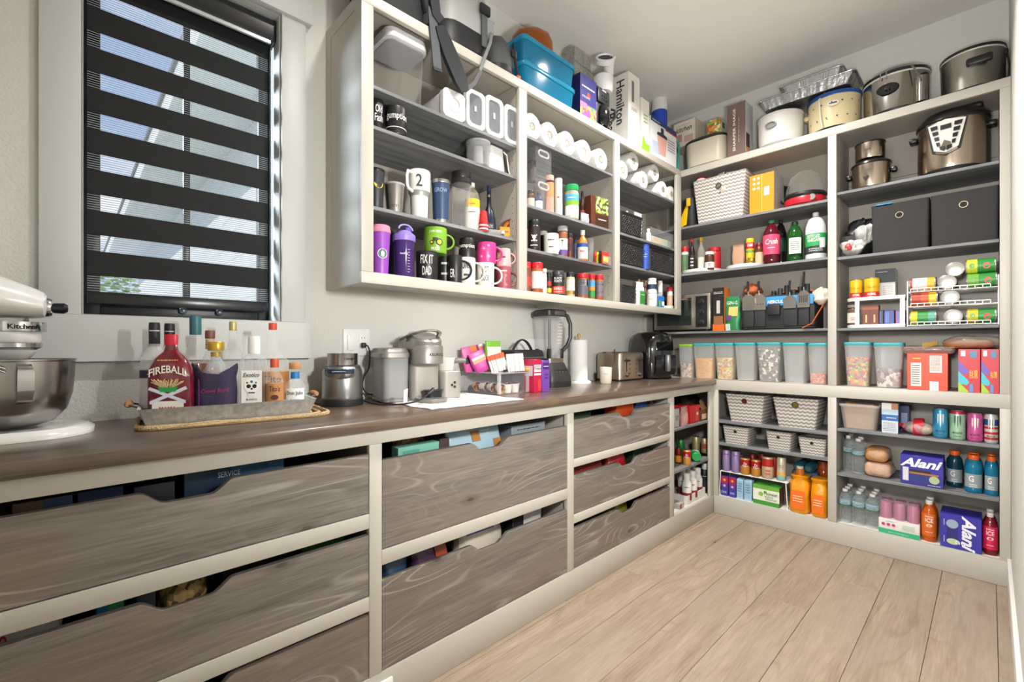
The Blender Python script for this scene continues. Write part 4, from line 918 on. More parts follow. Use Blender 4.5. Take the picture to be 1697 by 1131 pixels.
# white board, paper towels, mug, toaster, air fryer
t = T('cutting_board', 'white plastic cutting board leaning on the wall behind the blender', 'cutting board', (1.985, -.025, ZT0), 0, rot=(-.05, 0, 0))
G().loft([[(x, y, z) for x, z in rrect(.27, .27, .015, 3, 0, .136)] for y in (-.004, .004)]).build('board', C('ebebe9', .4), t)
t = T('paper_towel_holder', 'white paper towel roll on an upright stand', 'paper towel', (2.29, -.11, ZT0))
G().lathe([(.075, 0), (.075, .008), (.066, .018), (0, .02)], 32).build('stand_base', C('ecebe8', .35), t)
G().lathe([(.0125, .021), (.0125, .018)], 12).build('core', C('b9a88f', .8), t)
G().lathe([(.018, .0205), (.054, .0205), (.054, .268), (.018, .268)], 32).build('paper_roll', C('efefed', .9, bump=.25, bscale=120), t)
G().lathe([(.007, .268), (.007, .285), (.011, .286), (.011, .302), (.006, .31), (0, .311)], 14).build('finial', C('c79a63', .5), t)
mug('cream_mug', 'small cream mug beside the toaster on the worktop', (2.4, -.235, ZT0), .037, .1, C('dcd5c6', .4), .2, (('~1', .7, .08, .6, C('6a655c', .5)),), .93, group=None)
t = T('toaster', 'brushed steel four slot toaster with two levers', 'toaster', (2.73, -.125, ZT0))
TS = C('b3a596', .3, .95)
G().loft([[(x, y, z) for x, y in rrect(.3*s, .2*s, .03, 5)] for z, s in ((.012, 1), (.16, 1), (.183, .97), (.19, .9))]).build('housing', TS, t)
G().prism(rrect(.28, .18, .03, 4), 0, .0125).build('foot', C('1d1c1b', .5), t)
for s in (-1, 1):
    for q in (-.04, .035): BX('slot', (s*.08-.06, q-.012, .1885), (s*.08+.06, q+.012, .1912), C('1b1a19', .6), t)
    BX('lever_track', (s*.08-.004, -.1012, .06), (s*.08+.004, -.0995, .15), C('2a2826', .5), t); BX('lever', (s*.08-.022, -.118, .13), (s*.08+.022, -.1, .142), C('1f1e1d', .4), t, .003)
    G().lathe([(.013, 0), (.013, .012), (.009, .016), (0, .016)], 14, Matrix.Translation((s*.08, -.1, .04)) @ ROTX).build('dial', C('6d6a66', .25, .8), t)
    for q in range(3): G().lathe([(.005, 0), (.005, .003), (0, .003)], 8, Matrix.Translation((s*.08+.04*(1 if s < 0 else -1), -.1, .05+.03*q)) @ ROTX).build('button', C('3a3733', .3), t)
BX('power_cord', (-.157, -.06, .12), (-.151, -.052, .21), C('5b5047', .5), t)
t = T('air_fryer', 'glossy black rounded air fryer at the end of the worktop', 'air fryer', (3.06, -.175, ZT0), -.35)
AFB = C('121315', .12, coat=.8)
G().loft([[(x, y, z) for x, y in rrect(.26*s, .27*s, .1*s, 7)] for z, s in ((0, .9), (.008, .97), (.1, 1.05), (.2, 1.08), (.27, 1.03), (.31, .9), (.328, .7), (.333, .45))]).build('body', AFB, t)
G().loft([[(x*.99, -.137-q, z) for x in (-.09, -.05, 0, .05, .09)]+[(x*.9, -.12, z) for x in (.09, 0, -.09)] for z, q in ((.03, .0), (.05, .012), (.15, .016), (.17, .008))]).build('basket_front', C('17181a', .2, coat=.5), t)
G().loft([[(x, y, z) for x, y in rrect(.03*s, .035*s, .012, 4, .0, -.168)] for z, s in ((.055, .7), (.065, 1), (.155, 1), (.17, .8))]).build('basket_handle', C('8f9193', .3, .6), t)
G().loft([[(x*1.01, -.1445-q, z) for x in (-.07, -.035, 0, .035, .07)]+[(x*.9, -.12, z) for x in (.07, 0, -.07)] for z, q in ((.2, .002), (.26, -.004))]).build('display_panel', C('0b0c0e', .06), t)
# ================================================================ wall cabinet, first bay
Z0, Z3, Z2, Z1 = 1.4252, 1.6754, 1.9754, 2.1254
MUGK = C('1d1d1f', .4); MUGW = C('dedad2', .35); INK = C('2b2b2c', .6); INKW = C('e6e4dd', .6); PINK = C('d9a6a6', .4)
GM, GT = 'mugs on the lowest shelf', 'tumblers on the third shelf'
p, r, h = RW(614, 647, -.255, Z0, 375)
t = bottle('tumbler', 'purple cold cup with pink lid and round green emblem', 'tumbler', p, 'cup', r, h*.86, C('8e46ae', .4), None, group=GM)
G().lathe([(r*.95, h*.84), (r*1.04, h*.86), (r*1.04, h*.92), (r*.98, h*.93), (r*.98, h*.99), (r*.9, h)], 24).build('lid', C('e08aa6', .4), t)
A = hd(p)+.25
decal(t, 'emblem', ('o', .019), C('eceeea', .4), (0, 0, h*.42), rad=r*.9, ang=A)
decal(t, 'emblem_disc', ('o', .0165), C('1e5a40', .4), (0, 0, h*.42), rad=r*.9+.0006, ang=A); decal(t, 'emblem_figure', ('o', .007, .012), C('dfe6e0', .4), (0, 0, h*.415), rad=r*.9+.0014, ang=A)
p, r, h = RW(645, 660, -.15, Z0, 385)
bottle('tumbler', 'dark slim tumbler behind the purple shaker bottle', 'tumbler', p, 'tumbler', r*1.7, h, C('3a3f45', .4, .3), group=GM)
p, r, h = RW(652, 687, -.26, Z0, 378)
t = bottle('shaker_bottle', 'translucent purple shaker bottle with lilac loop lid', 'shaker bottle', p, [(.86, 0), (.9, .02), (.98, .7), (1, .74), (1, .76)], r, h, CLEAR('5a3f86', .5, .15, '8a70b8'), (1.1, .72, .86, C('8f78cc', .4)), text=(('BlenderBottle', .7, .035, .46, C('e8e4f2', .5)),), group=GM)
G().lathe([(r*.98, h*.86), (r*.6, h*.93), (0, h*.94)], 20).build('dome_lid', C('8f78cc', .4), t)
G().lathe([(r*.32, h*.9), (r*.32, h), (0, h)], 14, Matrix.Translation((r*.3, -r*.2, 0))).build('flip_cap', C('8069bf', .4), t)
G().tube([(r*(-.2+.75*math.cos(q*PI/8)), -r*.5-.006, h*.93+.02*math.sin(q*PI/8)) for q in range(9)], .0035, 6).build('carry_loop', C('9d8ad6', .4), t)
for k in range(9): BX('volume_mark', (-.002, -.0004, 0), (.008, .0004, .0012), C('e8e4f2', .5), t).location = ((r*.97)*math.cos(hd(p)+.4), (r*.97)*math.sin(hd(p)+.4), h*(.1+.055*k))
def mg(u0, u1, vt, y, z, *a, **k):
    p, r, h = RW(u0, u1, y, z, vt); return mug(a[0], a[1], p, r, h, *a[2:], **k), p, r, h
t, p, r, h = mg(689, 726, 418.5, -.268, Z0, 'black_mug', 'black mug lettered FIX IT DAD', MUGK, None, (('FIX IT', 1.15, .3, .7, INKW), ('DAD', .8, .3, .3, INKW)), taper=.97)
fz = Z0+h
t, p, r, h = mg(702, 741, 380, -.255, fz+.0005, 'green_mug', 'lime green enamel mug with tractor picture stacked on black mug', C('7bab2c', .3, coat=.4), -.55, (('JOHN DEERE', 1.1, .13, .8, INKW), ('PRIDE', .7, .12, .14, INKW)), taper=.98, hr=.03)
A = hd(p)
for k, (dx, dz, rr, cc) in enumerate(((-.3, .38, .13, '20241c'), (.34, .4, .22, '20241c'), (.34, .4, .15, 'e2bd1e'), (-.3, .38, .07, 'e2bd1e'))): decal(t, 'tractor_wheel', ('o', rr*h*.62), C(cc, .5), (0, 0, h*dz), rad=r+.0006*k+.0004, ang=A+dx)
decal(t, 'tractor_body', (.022, h*.14), C('2c3a1e', .5), (0, 0, h*.5), rad=r, ang=A)
mg(725, 748, 424, -.215, Z0, 'black_mug', 'black mug squeezed between two other black mugs', MUGK, -1.2, (('~1', .9, .22, .7, INKW), ('~1', .9, .22, .35, INKW)), taper=.97)
t, p, r, h = mg(742, 766, 424.5, -.27, Z0, 'black_mug', 'black mug with big handle turned to the aisle', MUGK, -.65, (('ER', .6, .3, .35, INKW, -.35),), taper=.97)
t, p, r, h = mg(759, 788, 428.5, -.265, Z0, 'white_mug', 'white mug holding up an upturned black mug', MUGW, -.6, (('CANDY', 1.0, .25, .7, INK), ('~1', .6, .25, .35, INK)), taper=.98)
p2, r2, h2 = RW(756, 788, -.26, p[2]+h+.0005, 396.5)
mug('black_mug', 'upturned black mug lettered in typewriter print on a white mug', (p[0], p[1], p2[2]), r*.97, h2, MUGK, None, (('gumption', 2.3, .26, .55, INKW),), .88, True, band=(.28, .31, INKW))
t, p, r, h = mg(790, 819, 437, -.272, Z0, 'white_mug', 'white mug lettered HOT ROCK under the pink snowflake mug', MUGW, -.6, (('HOT', .7, .25, .7, INK), ('ROCK', .85, .25, .35, INK)), taper=.98)
t, p, r, h = mg(790, 822, 404, -.262, Z0+h+.0005, 'pink_mug', 'hot pink mug with white snowflakes', C('dd3a86', .35), -.5, taper=.98)
for dx, z, rr in ((-.25, .68, .009), (.22, .82, .007), (-.5, .3, .007), (.25, .3, .008)):
    for q in range(3): lettering(t, '-', rr*2, .0012, C('f3dfe8', .5), (0, 0, h*z), rad=r+.0006, ang=hd(p)+dx, roll=q*PI/3)
t, p, r, h = mg(822, 847, 443.5, -.262, Z0, 'pink_mug', 'dusky pink mug with red star flowers', C('9a4a56', .4), -.5, (('~1', 1.0, .2, .8, C('e8d0cf', .5)),), taper=.98, hr=.034)
for dx, z in ((-.3, .35), (.3, .6), (.35, .2)): decal(t, 'flower_print', ('o', .006), C('e0766a', .5), (0, 0, h*z), rad=r, ang=hd(p)+dx)
mg(823, 846, 413.5, -.262, Z0+h+.0005, 'pink_mug', 'pale pink flared mug topmost at the partition', PINK, -.5, (('~1', .6, .3, .5, INK),), taper=1.12, hr=.024)
# third shelf of the bay
p, r, h = RW(608, 637.8, -.25, Z3, 282)
t = bottle('tumbler', 'black tumbler with yellow bird-head badge', 'tumbler', p, 'tumbler', r, h*.93, C('2a2c30', .45), (1.0, .98, 1.08, C('17181a', .3)), group=GT, capname='lid')
decal(t, 'badge', ('o', .018), C('e0b62a', .5), (0, 0, h*.62), rad=r*.9, ang=hd(p)+.4); decal(t, 'badge_mark', (.014, .006), C('1d1d1d', .5), (0, 0, h*.63), rad=r*.9+.001, ang=hd(p)+.5)
p, r, h = RW(637, 671, -.262, Z3, 304)
t = bottle('steel_tumbler', 'short brushed steel tumbler with clear lid', 'tumbler', p, 'cup', r, h*.94, C('b0aca6', .3, 1), (1.02, .95, 1.03, CLEAR('d9d9d9', .4, .1)), text=(('YETI', .8, .09, .2, C('86827d', .3, .8)),), group=GT, capname='lid')
p, r, h = RW(676, 713.5, -.262, Z3, 284)
t = bottle('handled_tumbler', 'tall white tumbler with side handle and a black 2', 'tumbler', p, [(.7, 0), (.74, .02), (.8, .45), (.84, .5), (.98, .56), (1, .97), (.98, 1)], r, h*.97, C('dfe0da', .4), (.95, .985, 1.02, CLEAR('dcdcda', .4, .1)), [(.46, .56, C('a9aba8', .4, .4))], (('2', .55, .26, .76, C('3a3c3c', .5)),), GT, capname='lid')
A = PI+.3
G().tube([(math.cos(A)*q, math.sin(A)*q, z*h) for q, z in ((r*.95, .9), (r*1.5, .9), (r*1.62, .8), (r*1.6, .62), (r*1.45, .55), (r*.92, .52))], .0065, 8).build('handle', C('dfe0da', .4), t)
p, r, h = RW(715, 746, -.265, Z3, 301)
bottle('tumbler', 'navy blue tumbler with steel rim and base', 'tumbler', p, [(.8, 0), (.82, .02), (.96, .9), (1, .93), (1, 1)], r, h, C('2d4468', .4), None, [(0.0, .07, STEEL), (.92, 1.0, STEEL)], (('GROW', 1.4, .1, .74, C('8fa6c4', .4)),), GT)
p, r, h = RW(748, 781, -.258, Z3, 285)
t = bottle('glass_jar', 'tall clear jar with stacked black ring lids', 'jar', p, [(.93, 0), (.95, .02), (.95, .74), (.93, .8)], r, h, CLEAR('e2e2df', .1, .06), (1.0, .86, .98, C('1b1b1c', .35)), group=GT, capname='lid')
G().lathe([(r*.97, h*.77), (r*1.02, h*.78), (r*1.02, h*.85), (r*.95, h*.86)], 24).build('ring_lid', C('242425', .35), t); G().lathe([(r*.3, .004), (r*.34, h*.06), (0, h*.07)], 12).build('straw_foot', C('55555a', .4), t)
p, r, h = RW(770, 795, -.215, Z3, 304)
bottle('syrup_bottle', 'clear bottle with white cap and yellow and white label', 'bottle', p, [(.96, 0), (1, .02), (1, .66), (.8, .8), (.35, .9), (.33, .93)], r, h, CLEAR('e0d6c0', .15, .06), (.36, .92, 1.0, WHITE), [(.06, .5, C('e2dfd6', .5)), (.5, .66, C('e6bd20', .5))], (('~1', .9, .05, .56, C('c8322a', .5)), ('~1', 1.0, .06, .4, C('55524c', .5))), GT)
p, r, h = RW(800, 821, -.21, Z3, 309)
bottle('cream_liqueur_bottle', 'dark navy liqueur bottle with tall neck at the back', 'bottle', p, [(.95, 0), (1, .03), (1, .34), (.75, .5), (.36, .62), (.32, .9), (.34, 1)], r*1.05, h, C('1c2236', .3, coat=.3), None, [(.9, 1.0, C('2a3350', .3)), (.1, .26, C('27304a', .4))], (('BAILEYS', 1.2, .06, .2, C('c8b98a', .5)), ('o', .3, .05, .8, C('c8b98a', .5))), GT)
t = T('paper_cups', 'small stack of red plastic cups', 'cups', RW(793, 809, -.285, Z3, 350)[0], 0, GT)
p, r, h = RW(793, 809, -.285, Z3, 350)
for k in range(6):
    m = C('c92a2c', .4)
    if k == 5: G().lathe([(r*.98, h*.42), (r*.7, h*.98), (0, h)], 18).build('cup', m, t)
    else: G().lathe([(r*1.02, h*.085*k), (r*1.03, h*.085*k+.003), (r, h*.085*k+.006)], 18).build('cup_rim', m if k % 1 == 0 and k % 2 == 0 else C('e6e2de', .4), t)
p, r, h = RW(824, 858, -.25, Z3, 354)
t = T('candy_tin', 'round tin of sweets lying on its side by the partition', 'tin', (p[0]+.03, p[1], Z3+r*1.05), 0, GT, rot=(PI/2, 0, -.6))
G().lathe([(r*1.05, -.03), (r*1.05, .012), (r*.98, .014), (r*.96, .004), (0, .004)], 28).build('tin', C('6b1f22', .35), t)
G().lathe([(0, .006), (r*.94, .006)], 24).build('sweets', pebbles('sweet_mix', ['c9641e', '8a2f20', 'd99a2a', '5a2a1c', 'b84a2a'], 45), t)
pouch('cracker_packet', 'small orange cracker packet in front of the tin', 'packet', RW(822, 850, -.283, Z3, 380)[0], .055, .02, .045, C('e08a1e', .4), -.5, GT, (('~1', .5, .5, .7, .4, C('8a4a12', .5)),))
p, r, h = RW(812, 838, -.275, Z3, 365)
t = T('foil_tube', 'silver capped glass tube lying across the shelf', 'tube', (p[0]-.02, p[1], Z3+.0135), 0, GT, rot=(PI/2, 0, 1.1))
G().lathe([(.0125, -.03), (.0125, .03)], 14).build('tube', CLEAR('d5d2cc', .3, .1), t); G().lathe([(.0133, .03), (.0133, .045), (0, .046)], 14).build('foil_cap', FOIL, t)
# second shelf of the bay
p, r, h = RW(612, 636, -.25, Z2, 168); mug('black_mug', 'black mug with bold slab lettering behind the cabinet stile', p, r, h, MUGK, None, (('Old', 1.0, .25, .68, INKW, .35), ('Fash', 1.2, .25, .4, INKW, .35)), .98, group='mugs on the second shelf')
p, r, h = RW(638, 674, -.265, Z2, 182.5); mug('black_mug', 'black mug lettered gumption with a thin white ring', p, r, h, MUGK, None, (('gumption', 2.2, .3, .6, INKW, .15),), .95, group='mugs on the second shelf', band=(.22, .245, INKW))
p, r, h = RW(773, 812, -.255, Z2, 237)
t = bottle('clear_canister', 'clear round canister lying beside a white grater', 'container', p, 'cyl', r, h, CLEAR('cfd0d0', .22, .1), (1.06, .9, 1.0, CLEAR('b9bbbc', .4, .1)), capname='lid'); G().lathe([(r*.45, .004), (r*.4, h*.8), (0, h*.8)], 14).build('inner_cup', C('8f9092', .4), t)
p, sz = BWp(812, 840, -.27, .07, Z2, 243)
t = T('plastic_grater', 'white plastic grater block with wire handle', 'grater', p, .05); G().loft([[(x, y, z) for x, y in rrect(sz[0]*s, .06*s, .012, 3)] for z, s in ((0, 1), (sz[2], .8))]).build('block', C('dedddb', .35), t)
G().tube([(sz[0]*.42, -.02, sz[2]*.95), (sz[0]*.6, -.025, sz[2]*.85), (sz[0]*.72, -.025, sz[2]*.3), (sz[0]*.8, -.03, .006)], .0035, 6).build('wire_handle', C('dededc', .3), t)
# top shelf of the bay
a, b = X(640, -.27), X(707, -.27)
t = T('food_container', 'large clear food container with pale grey lid', 'food container', ((a+b)/2, -.195, Z1))
hh = ZW(672, 80, -.2)-Z1
G().loft([[(x, y, z) for x, y in rrect((b-a)*.9*s, .17*s, .03, 5)] for z, s in ((0, .9), (hh*.84, 1.0))], cap=True).build('tub', CLEAR('e6e4df', .05, .05), t)
G().loft([[(x, y, z) for x, y in rrect((b-a)*1.02*s, .19*s, .035, 5)] for z, s in ((hh*.84, .93), (hh*.86, 1), (hh*.93, 1), (hh*.94, .97), (hh*1.0, .96), (hh*1.02, .9))]).build('lid', C('cfcfd2', .3), t)
G().loft([[(x, y, z) for x, y in rrect((b-a)*.9, .165, .03, 5)] for z in (hh*.825, hh*.838)]).build('seal', C('9b9ba0', .4), t)
OXW = C('d9d9d8', .3)
for i, (u0, u1, va, vb, lb) in enumerate(((731.6, 769, 152, 199, 'white lidded square canister lying face out beneath the hanging strap'), (770.5, 802, 152, 215, 'white framed clear canister, first of three lying face out'), (803, 832, 163, 227, 'white framed clear canister between two like it'), (834, 859.5, 178, 236, 'white framed clear canister beside the cabinet partition'))):
    yf = -.285; x0, x1 = X(u0, yf), X(u1, yf); w = x1-x0; um = (u0+u1)/2; zb = Z1+.003; zt = ZW(um, (va+vb)/2, yf)+(ZW(um, va, yf)-ZW(um, vb, yf))/2; h = min(zt-zb, .19)
    t = T('canister', lb, 'food canister', ((x0+x1)/2, yf, zb), 0, 'white canisters lying on the top shelf')
    def fr(y, s, i=0): return [(x, y, z) for x, z in rrect(w*.97*s-i, h*s-i, .022, 5, 0, h/2)]
    if i == 0:
        G().loft([fr(-.012, .9), fr(-.01, 1), fr(.012, 1), fr(.014, .94), fr(.16, .9)]).build('tub', OXW, t)
        G().loft([fr(-.0125, .5), fr(-.015, .5), fr(-.015, .42), fr(-.0125, .42)], cap=False).build('press_button', C('d5d5d3', .3), t)
    else:
        G().loft([fr(-.01, 1), fr(.012, 1), fr(.012, 1, .032), fr(-.01, 1, .032), fr(-.01, 1)], cap=False).build('lid_frame', OXW, t)
        G().loft([fr(.012, .9), fr(.17, .86)]).build('tub', CLEAR('bdbdc2', .3, .1), t)
        G().loft([fr(-.004, 1, .034), fr(-.002, 1, .034)]).build('window', CLEAR('8d8f96', .45, .06), t); BX('seal_button', (-.006, -.007, h*.45), (.006, -.004, h*.6), C('a9abae', .3), t)
# ================================================================ wall cabinet, second bay
Z0b, Zc, Zb, Za = Z0, 1.6404, 1.8584, 2.2004
PT = C('dcdcd8', .95, bump=.4, bscale=90)
def towel(u, v, y, lb, r=.06, group='kitchen paper rolls', z=None, L=.2, wrap=False, yf=None):
    x = X(u, y); zc = (z if z is not None else 0)+r
    t = T('paper_roll', lb, 'paper towel', (x, y, zc), 0, group, rot=(PI/2, 0, 0))
    G().lathe([(.02, 0), (r*.97, 0), (r, -.004), (r, -L), (.02, -L)], 30).build('paper', PT, t)
    G().lathe([(.02, .0004), (.0165, .0004), (.0165, -.04)], 16).build('core', C('a99f90', .8), t)
    if wrap:
        g = G(); n = 20
        for k in range(n):
            a = 2*PI*k/n; b = a+2*PI/n*.8; g.add([(r*.98*math.cos(a), r*.98*math.sin(a), .002), (r*.98*math.cos(b), r*.98*math.sin(b), .002), (.015*math.cos(b+.6), .015*math.sin(b+.6), .0045+.003*(k % 2))], [(0, 1, 2)])
        g.build('film_wrap', CLEAR('f4f5f5', .4, .15), t)
    return t
for i, (u, lb) in enumerate(((882, 'film wrapped kitchen roll end-on next to the partition'), (911, 'film wrapped kitchen roll second in the bay of five'), (940, 'kitchen roll in the middle of the bay of five'), (968, 'kitchen roll with a loose film peak'), (996, 'plain kitchen roll last in the bay of five'))):
    towel(u, 0, -.285, lb, .064, z=Za, wrap=i < 4)
pack('snack_carton', 'orange and blue carton wedged behind the kitchen rolls', 'box', (X(985, -.04), -.045, Za), (.06, .05, .055), C('2b3566', .4), 0, front=((C('d8642a', .4), 0, 0, .5, 1),))
# shelf with baking goods
SPG = 'baking goods'
t = T('acrylic_bin', 'clear stacked acrylic bin with cut out handle', 'organizer', (X(889, -.2)-.035, -.165, Zb), 0)
for z0 in (0, .165):
    for a, b in (((-.06, -.12, z0), (.06, .12, z0+.003)), ((-.06, -.12, z0+.003), (-.057, .12, z0+.155)), ((.057, -.12, z0+.003), (.06, .12, z0+.155)), ((-.057, .117, z0+.003), (.057, .12, z0+.155))): BX('panel', a, b, CLEAR('e6e7ea', .04, .04), t)
    G().tube([(x, -.119, z0+.125+q) for x, q in rrect(.075, .03, .014, 4)], .0045, 6, closed=True).build('handle_cutout', CLEAR('f0f0f2', .3, .04), t)
    BX('front_panel', (-.057, -.12, z0+.003), (.057, -.117, z0+.155), CLEAR('e6e7ea', .03, .04), t)
bottle('vanilla_bottle', 'small dark blue bottle inside the clear bin', 'bottle', (X(889, -.2)-.02, -.235, Zb+.004), 'shoulder', .021, .11, C('27375f', .3), (.5, .82, .97, C('23242a', .4)), [(.1, .5, C('cfd4de', .5))], group=SPG)
bottle('extract_bottle', 'brown extract bottle with pale label in the clear bin', 'bottle', (X(889, -.2)-.065, -.22, Zb+.004), 'spice', .02, .105, C('6a4634', .3), (.9, .82, 1, C('2a2320', .4)), [(.1, .6, C('d9c9b8', .5))], group=SPG)
bottle('sprinkle_jar', 'jar of dark sprinkles in the upper clear bin', 'jar', (X(889, -.2)-.035, -.2, Zb+.169), 'spice', .025, .11, C('4b4440', .4, var=.4, bscale=120), (.9, .82, 1, C('1d1c1c', .4)), group=SPG)
def sp(u0, u1, vt, y, z, nm, lb, kind, mat, cap, bands=(), text=(), group=SPG, cat='jar', **k):
    p, r, h = RW(u0, u1, y, z, vt); return bottle(nm, lb, cat, p, kind, r, h, mat, cap, bands, text, group, n=18, **k)
sp(904, 918, 292, -.27, Zb, 'sprinkle_bottle', 'tall pink and orange sprinkle bottle beside the clear bin', 'cyl', C('d39a86', .5, var=.3, bscale=140), (.95, .9, 1.0, C('2c2422', .4)), ((.42, .8, C('cf8a52', .5)), (.8, .86, C('3a2c28', .5))), cat='bottle')
sp(919, 932, 297, -.25, Zb, 'oil_spray', 'white bottle with red cap and red drop print', 'cyl', C('e4ded6', .4), (.9, .86, 1.0, C('d8402a', .4)), ((.1, .4, C('ddd6cc', .5)),), (('~1', .6, .1, .5, C('c8322a', .5)),), cat='bottle')
sp(936, 959, 308, -.268, Zb, 'sprinkle_jar', 'big round jar with green lid and blue-green label', 'jar', CLEAR('d9d6c4', .45, .2), (.98, .83, 1.0, C('1f9a55', .4)), ((.1, .38, C('e8ece8', .5)), (.38, .52, C('7fb23a', .5)), (.52, .7, C('4aa6cf', .5))), (('~1', 1.2, .08, .6, WHITE),), liquid=(.7, C('e3dccb', .8)))
t = T('acrylic_tray', 'low clear acrylic tray holding small packets', 'organizer', (X(947, -.22), -.19, Zb+.0002)) if 0 else None
sp(960, 970, 317, -.22, Zb, 'syrup_bottle', 'dark brown syrup bottle with black cap', 'shoulder', C('3a231a', .25), (.42, .84, 1.0, C('141415', .4)), ((.15, .45, C('7d3b2c', .5)),), cat='bottle')
pouch('gel_pouch', 'small blue and white pouch between jars', 'pouch', RW(970, 984, -.235, Zb, 325)[0], .055, .02, .085, C('5aa6d6', .4), .1, SPG, panels=((C('dfe8ee', .5), .1, .15, .9, .6),))
pouch('candy_eyes_bag', 'small clear bag of purple and white sugar shapes', 'pouch', RW(960, 978, -.288, Zb, 345)[0], .07, .022, .05, C('b8a9b8', .4, var=.4, bscale=90), 0, SPG)
p, sz = BWp(982, 1007, -.29, .05, Zb, 327)
pack('popcorn_box', 'brown and green box with nut picture at the partition', 'box', p, (sz[0], .05, sz[2]), C('5a2d1c', .4), -.1, front=((pebbles('nuts', ['9aa64a', '5f7a2c', 'd9cf9a', '3d4a1c'], 60, .5, .2), .25, .45, 1, 1), (C('3a241a', .4), .25, .0, 1, .4)), text=(('~1', .62, .25, .5, .1, C('d9d2c2', .5)),), group=SPG)
# shelf with seasonings and a mug
SG = 'seasonings on the middle shelf'
def sc(*a, **k): return sp(*a, group=SG, **k)
t = sc(875, 895.5, 366, -.268, Zc, 'seasoning_bottle', 'black shaker jar with white skull print', 'spice', C('2a1512', .35), (.9, .78, 1.0, C('1a1a1b', .4)), ((.08, .72, C('241816', .5)),), (('~1', 1.2, .1, .16, INKW),))
p = t.location; rr = RW(875, 895.5, -.268, Zc, 366)[1]
for k, (dx, dz, w) in enumerate(((0, .58, .018), (-.35, .42, .007), (.35, .42, .007), (-.35, .66, .006), (.35, .66, .006), (0, .44, .012))): decal(t, 'skull_print', ('o', w*.55), C('e4e0d8', .5), (0, 0, .115*dz), rad=rr*1.02+.001, ang=hd(p)+dx)
sc(893, 908, 384, -.17, Zc, 'seasoning_jar', 'dark jar with grey lid behind the white mug', 'jar', C('2a2422', .4), (.95, .84, 1, C('b9b6b0', .4)))
p, r, h = RW(901, 926, -.272, Zc, 389); mug('cream_mug', 'cream mug with thin tall lettering among the seasonings', p, r, h, MUGW, .1, (('~1', .9, .2, .66, INK), ('~1', .6, .2, .32, INK)), .99, group=None)
sc(923, 941, 376, -.245, Zc, 'seasoning_jar', 'tall jar with grey lid and white and purple label', 'jar', C('8a5a3a', .4), (.97, .84, 1.0, C('a8a6a2', .4)), ((.1, .25, C('6a4a9a', .5)), (.25, .6, C('e4e2de', .5))), (('T', .5, .2, .45, C('2a2a2c', .5)),))
sc(939, 950, 388, -.275, Zc, 'seasoning_jar', 'jar of dark red flakes with black lid', 'spice', C('5a221c', .4, var=.4, bscale=150), (.9, .8, 1, C('1c1b1b', .4)), ((.3, .6, C('3a1a18', .5)),))
sc(949, 957, 398, -.24, Zc, 'seasoning_jar', 'dark blue topped jar half hidden behind the sauce bottle', 'spice', C('2d3550', .4), (.9, .8, 1, C('1d2130', .4)))
sc(957, 974, 382, -.27, Zc, 'sauce_bottle', 'sauce bottle with orange neck and red white and blue label', 'shoulder', C('c07a2a', .35), (.45, .84, 1.0, C('cfd2cc', .4)), ((.06, .44, C('d8cfc6', .5)), (.44, .56, C('2a4a9a', .5))), (('~1', 1.0, .12, .3, RED),), cat='bottle')
sc(974, 984, 396, -.24, Zc, 'glass_cup', 'small plain clear glass beside the sauce bottle', 'cup', CLEAR('e2e2e0', .15, .05), None, cat='glass')
t = T('packet_tray', 'clear tray of red yellow and green gravy packets', 'packets', RW(986, 1008, -.275, Zc, 403)[0], 0, SG)
for k, (a, b) in enumerate((('c8322a', 'e6c22a'), ('2c2a2a', 'd8742a'), ('d8b82a', '3a8a3a'), ('b8442a', 'e0d8c8'))):
    o = BX('packet', (-.035, -.03+.018*k, .003), (.035, -.022+.018*k, .075+.006*(k % 2)), C(a, .4), t, .002); decal(o, 'print', rect(.05, .03, 0, .03), C(b, .4), (0, -.03+.018*k, 0))
for a, b in (((-.04, -.036, 0), (.04, .05, .003)), ((-.04, -.038, .003), (.04, -.036, .05)), ((.038, -.036, .003), (.04, .05, .05))): BX('tray_panel', a, b, CLEAR('e6e7ea', .05, .04), t)
# bottom shelf spice jars
SJ = 'spice jars on the lowest shelf'
def sj(*a, **k): return sp(*a, group=SJ, **k)
RC = C('c3202a', .4)
sj(868, 880, 435, -.275, Z0, 'spice_jar', 'red topped spice jar half hidden by the stile', 'spice', C('7a3a22', .4, var=.2, bscale=200), (1.0, .8, 1, RC), ((.2, .5, C('b8322a', .5)),))
t = sj(880, 899.5, 436, -.283, Z0, 'spice_jar', 'large red topped spice jar with white nutrition label', 'spice', C('a4572c', .4, var=.2, bscale=200), (1.02, .8, 1, RC), ((.14, .7, C('dbd8d6', .5)),))
A = hd(t.location); decal(t, 'barcode', (.012, .009), INK, (0, 0, .025), rad=.029, ang=A-.3); decal(t, 'badge', (.014, .03), C('c23a2a', .5), (0, 0, .06), rad=.029, ang=A+.45)
sj(899, 906, 446, -.285, Z0, 'spice_jar', 'slim white labelled spice jar beside the large red one', 'spice', C('d6d3ce', .4), (1.0, .86, 1, WHITE), ((.1, .7, C('e2e0dc', .5)),))
sj(905, 914, 452, -.265, Z0, 'spice_jar', 'black jar with red and yellow label behind', 'spice', C('241a18', .4), (1, .8, 1, C('1a1a1a', .4)), ((.1, .3, C('c8b02a', .5)), (.4, .6, C('a82a2a', .5))))
sj(914, 936, 450, -.285, Z0, 'seasoning_shaker', 'black shaker with bold white lettering and red garlic band', 'spice', C('232324', .4), (.92, .82, 1, C('3a3a3c', .35)), ((.06, .36, C('c2402e', .5)),), (('BLACK', 1.2, .1, .68, INKW), ('FORTY', 1.2, .1, .56, INKW), ('GARLIC', 1.3, .1, .26, INKW), ('~1', 1.3, .05, .13, INKW)))
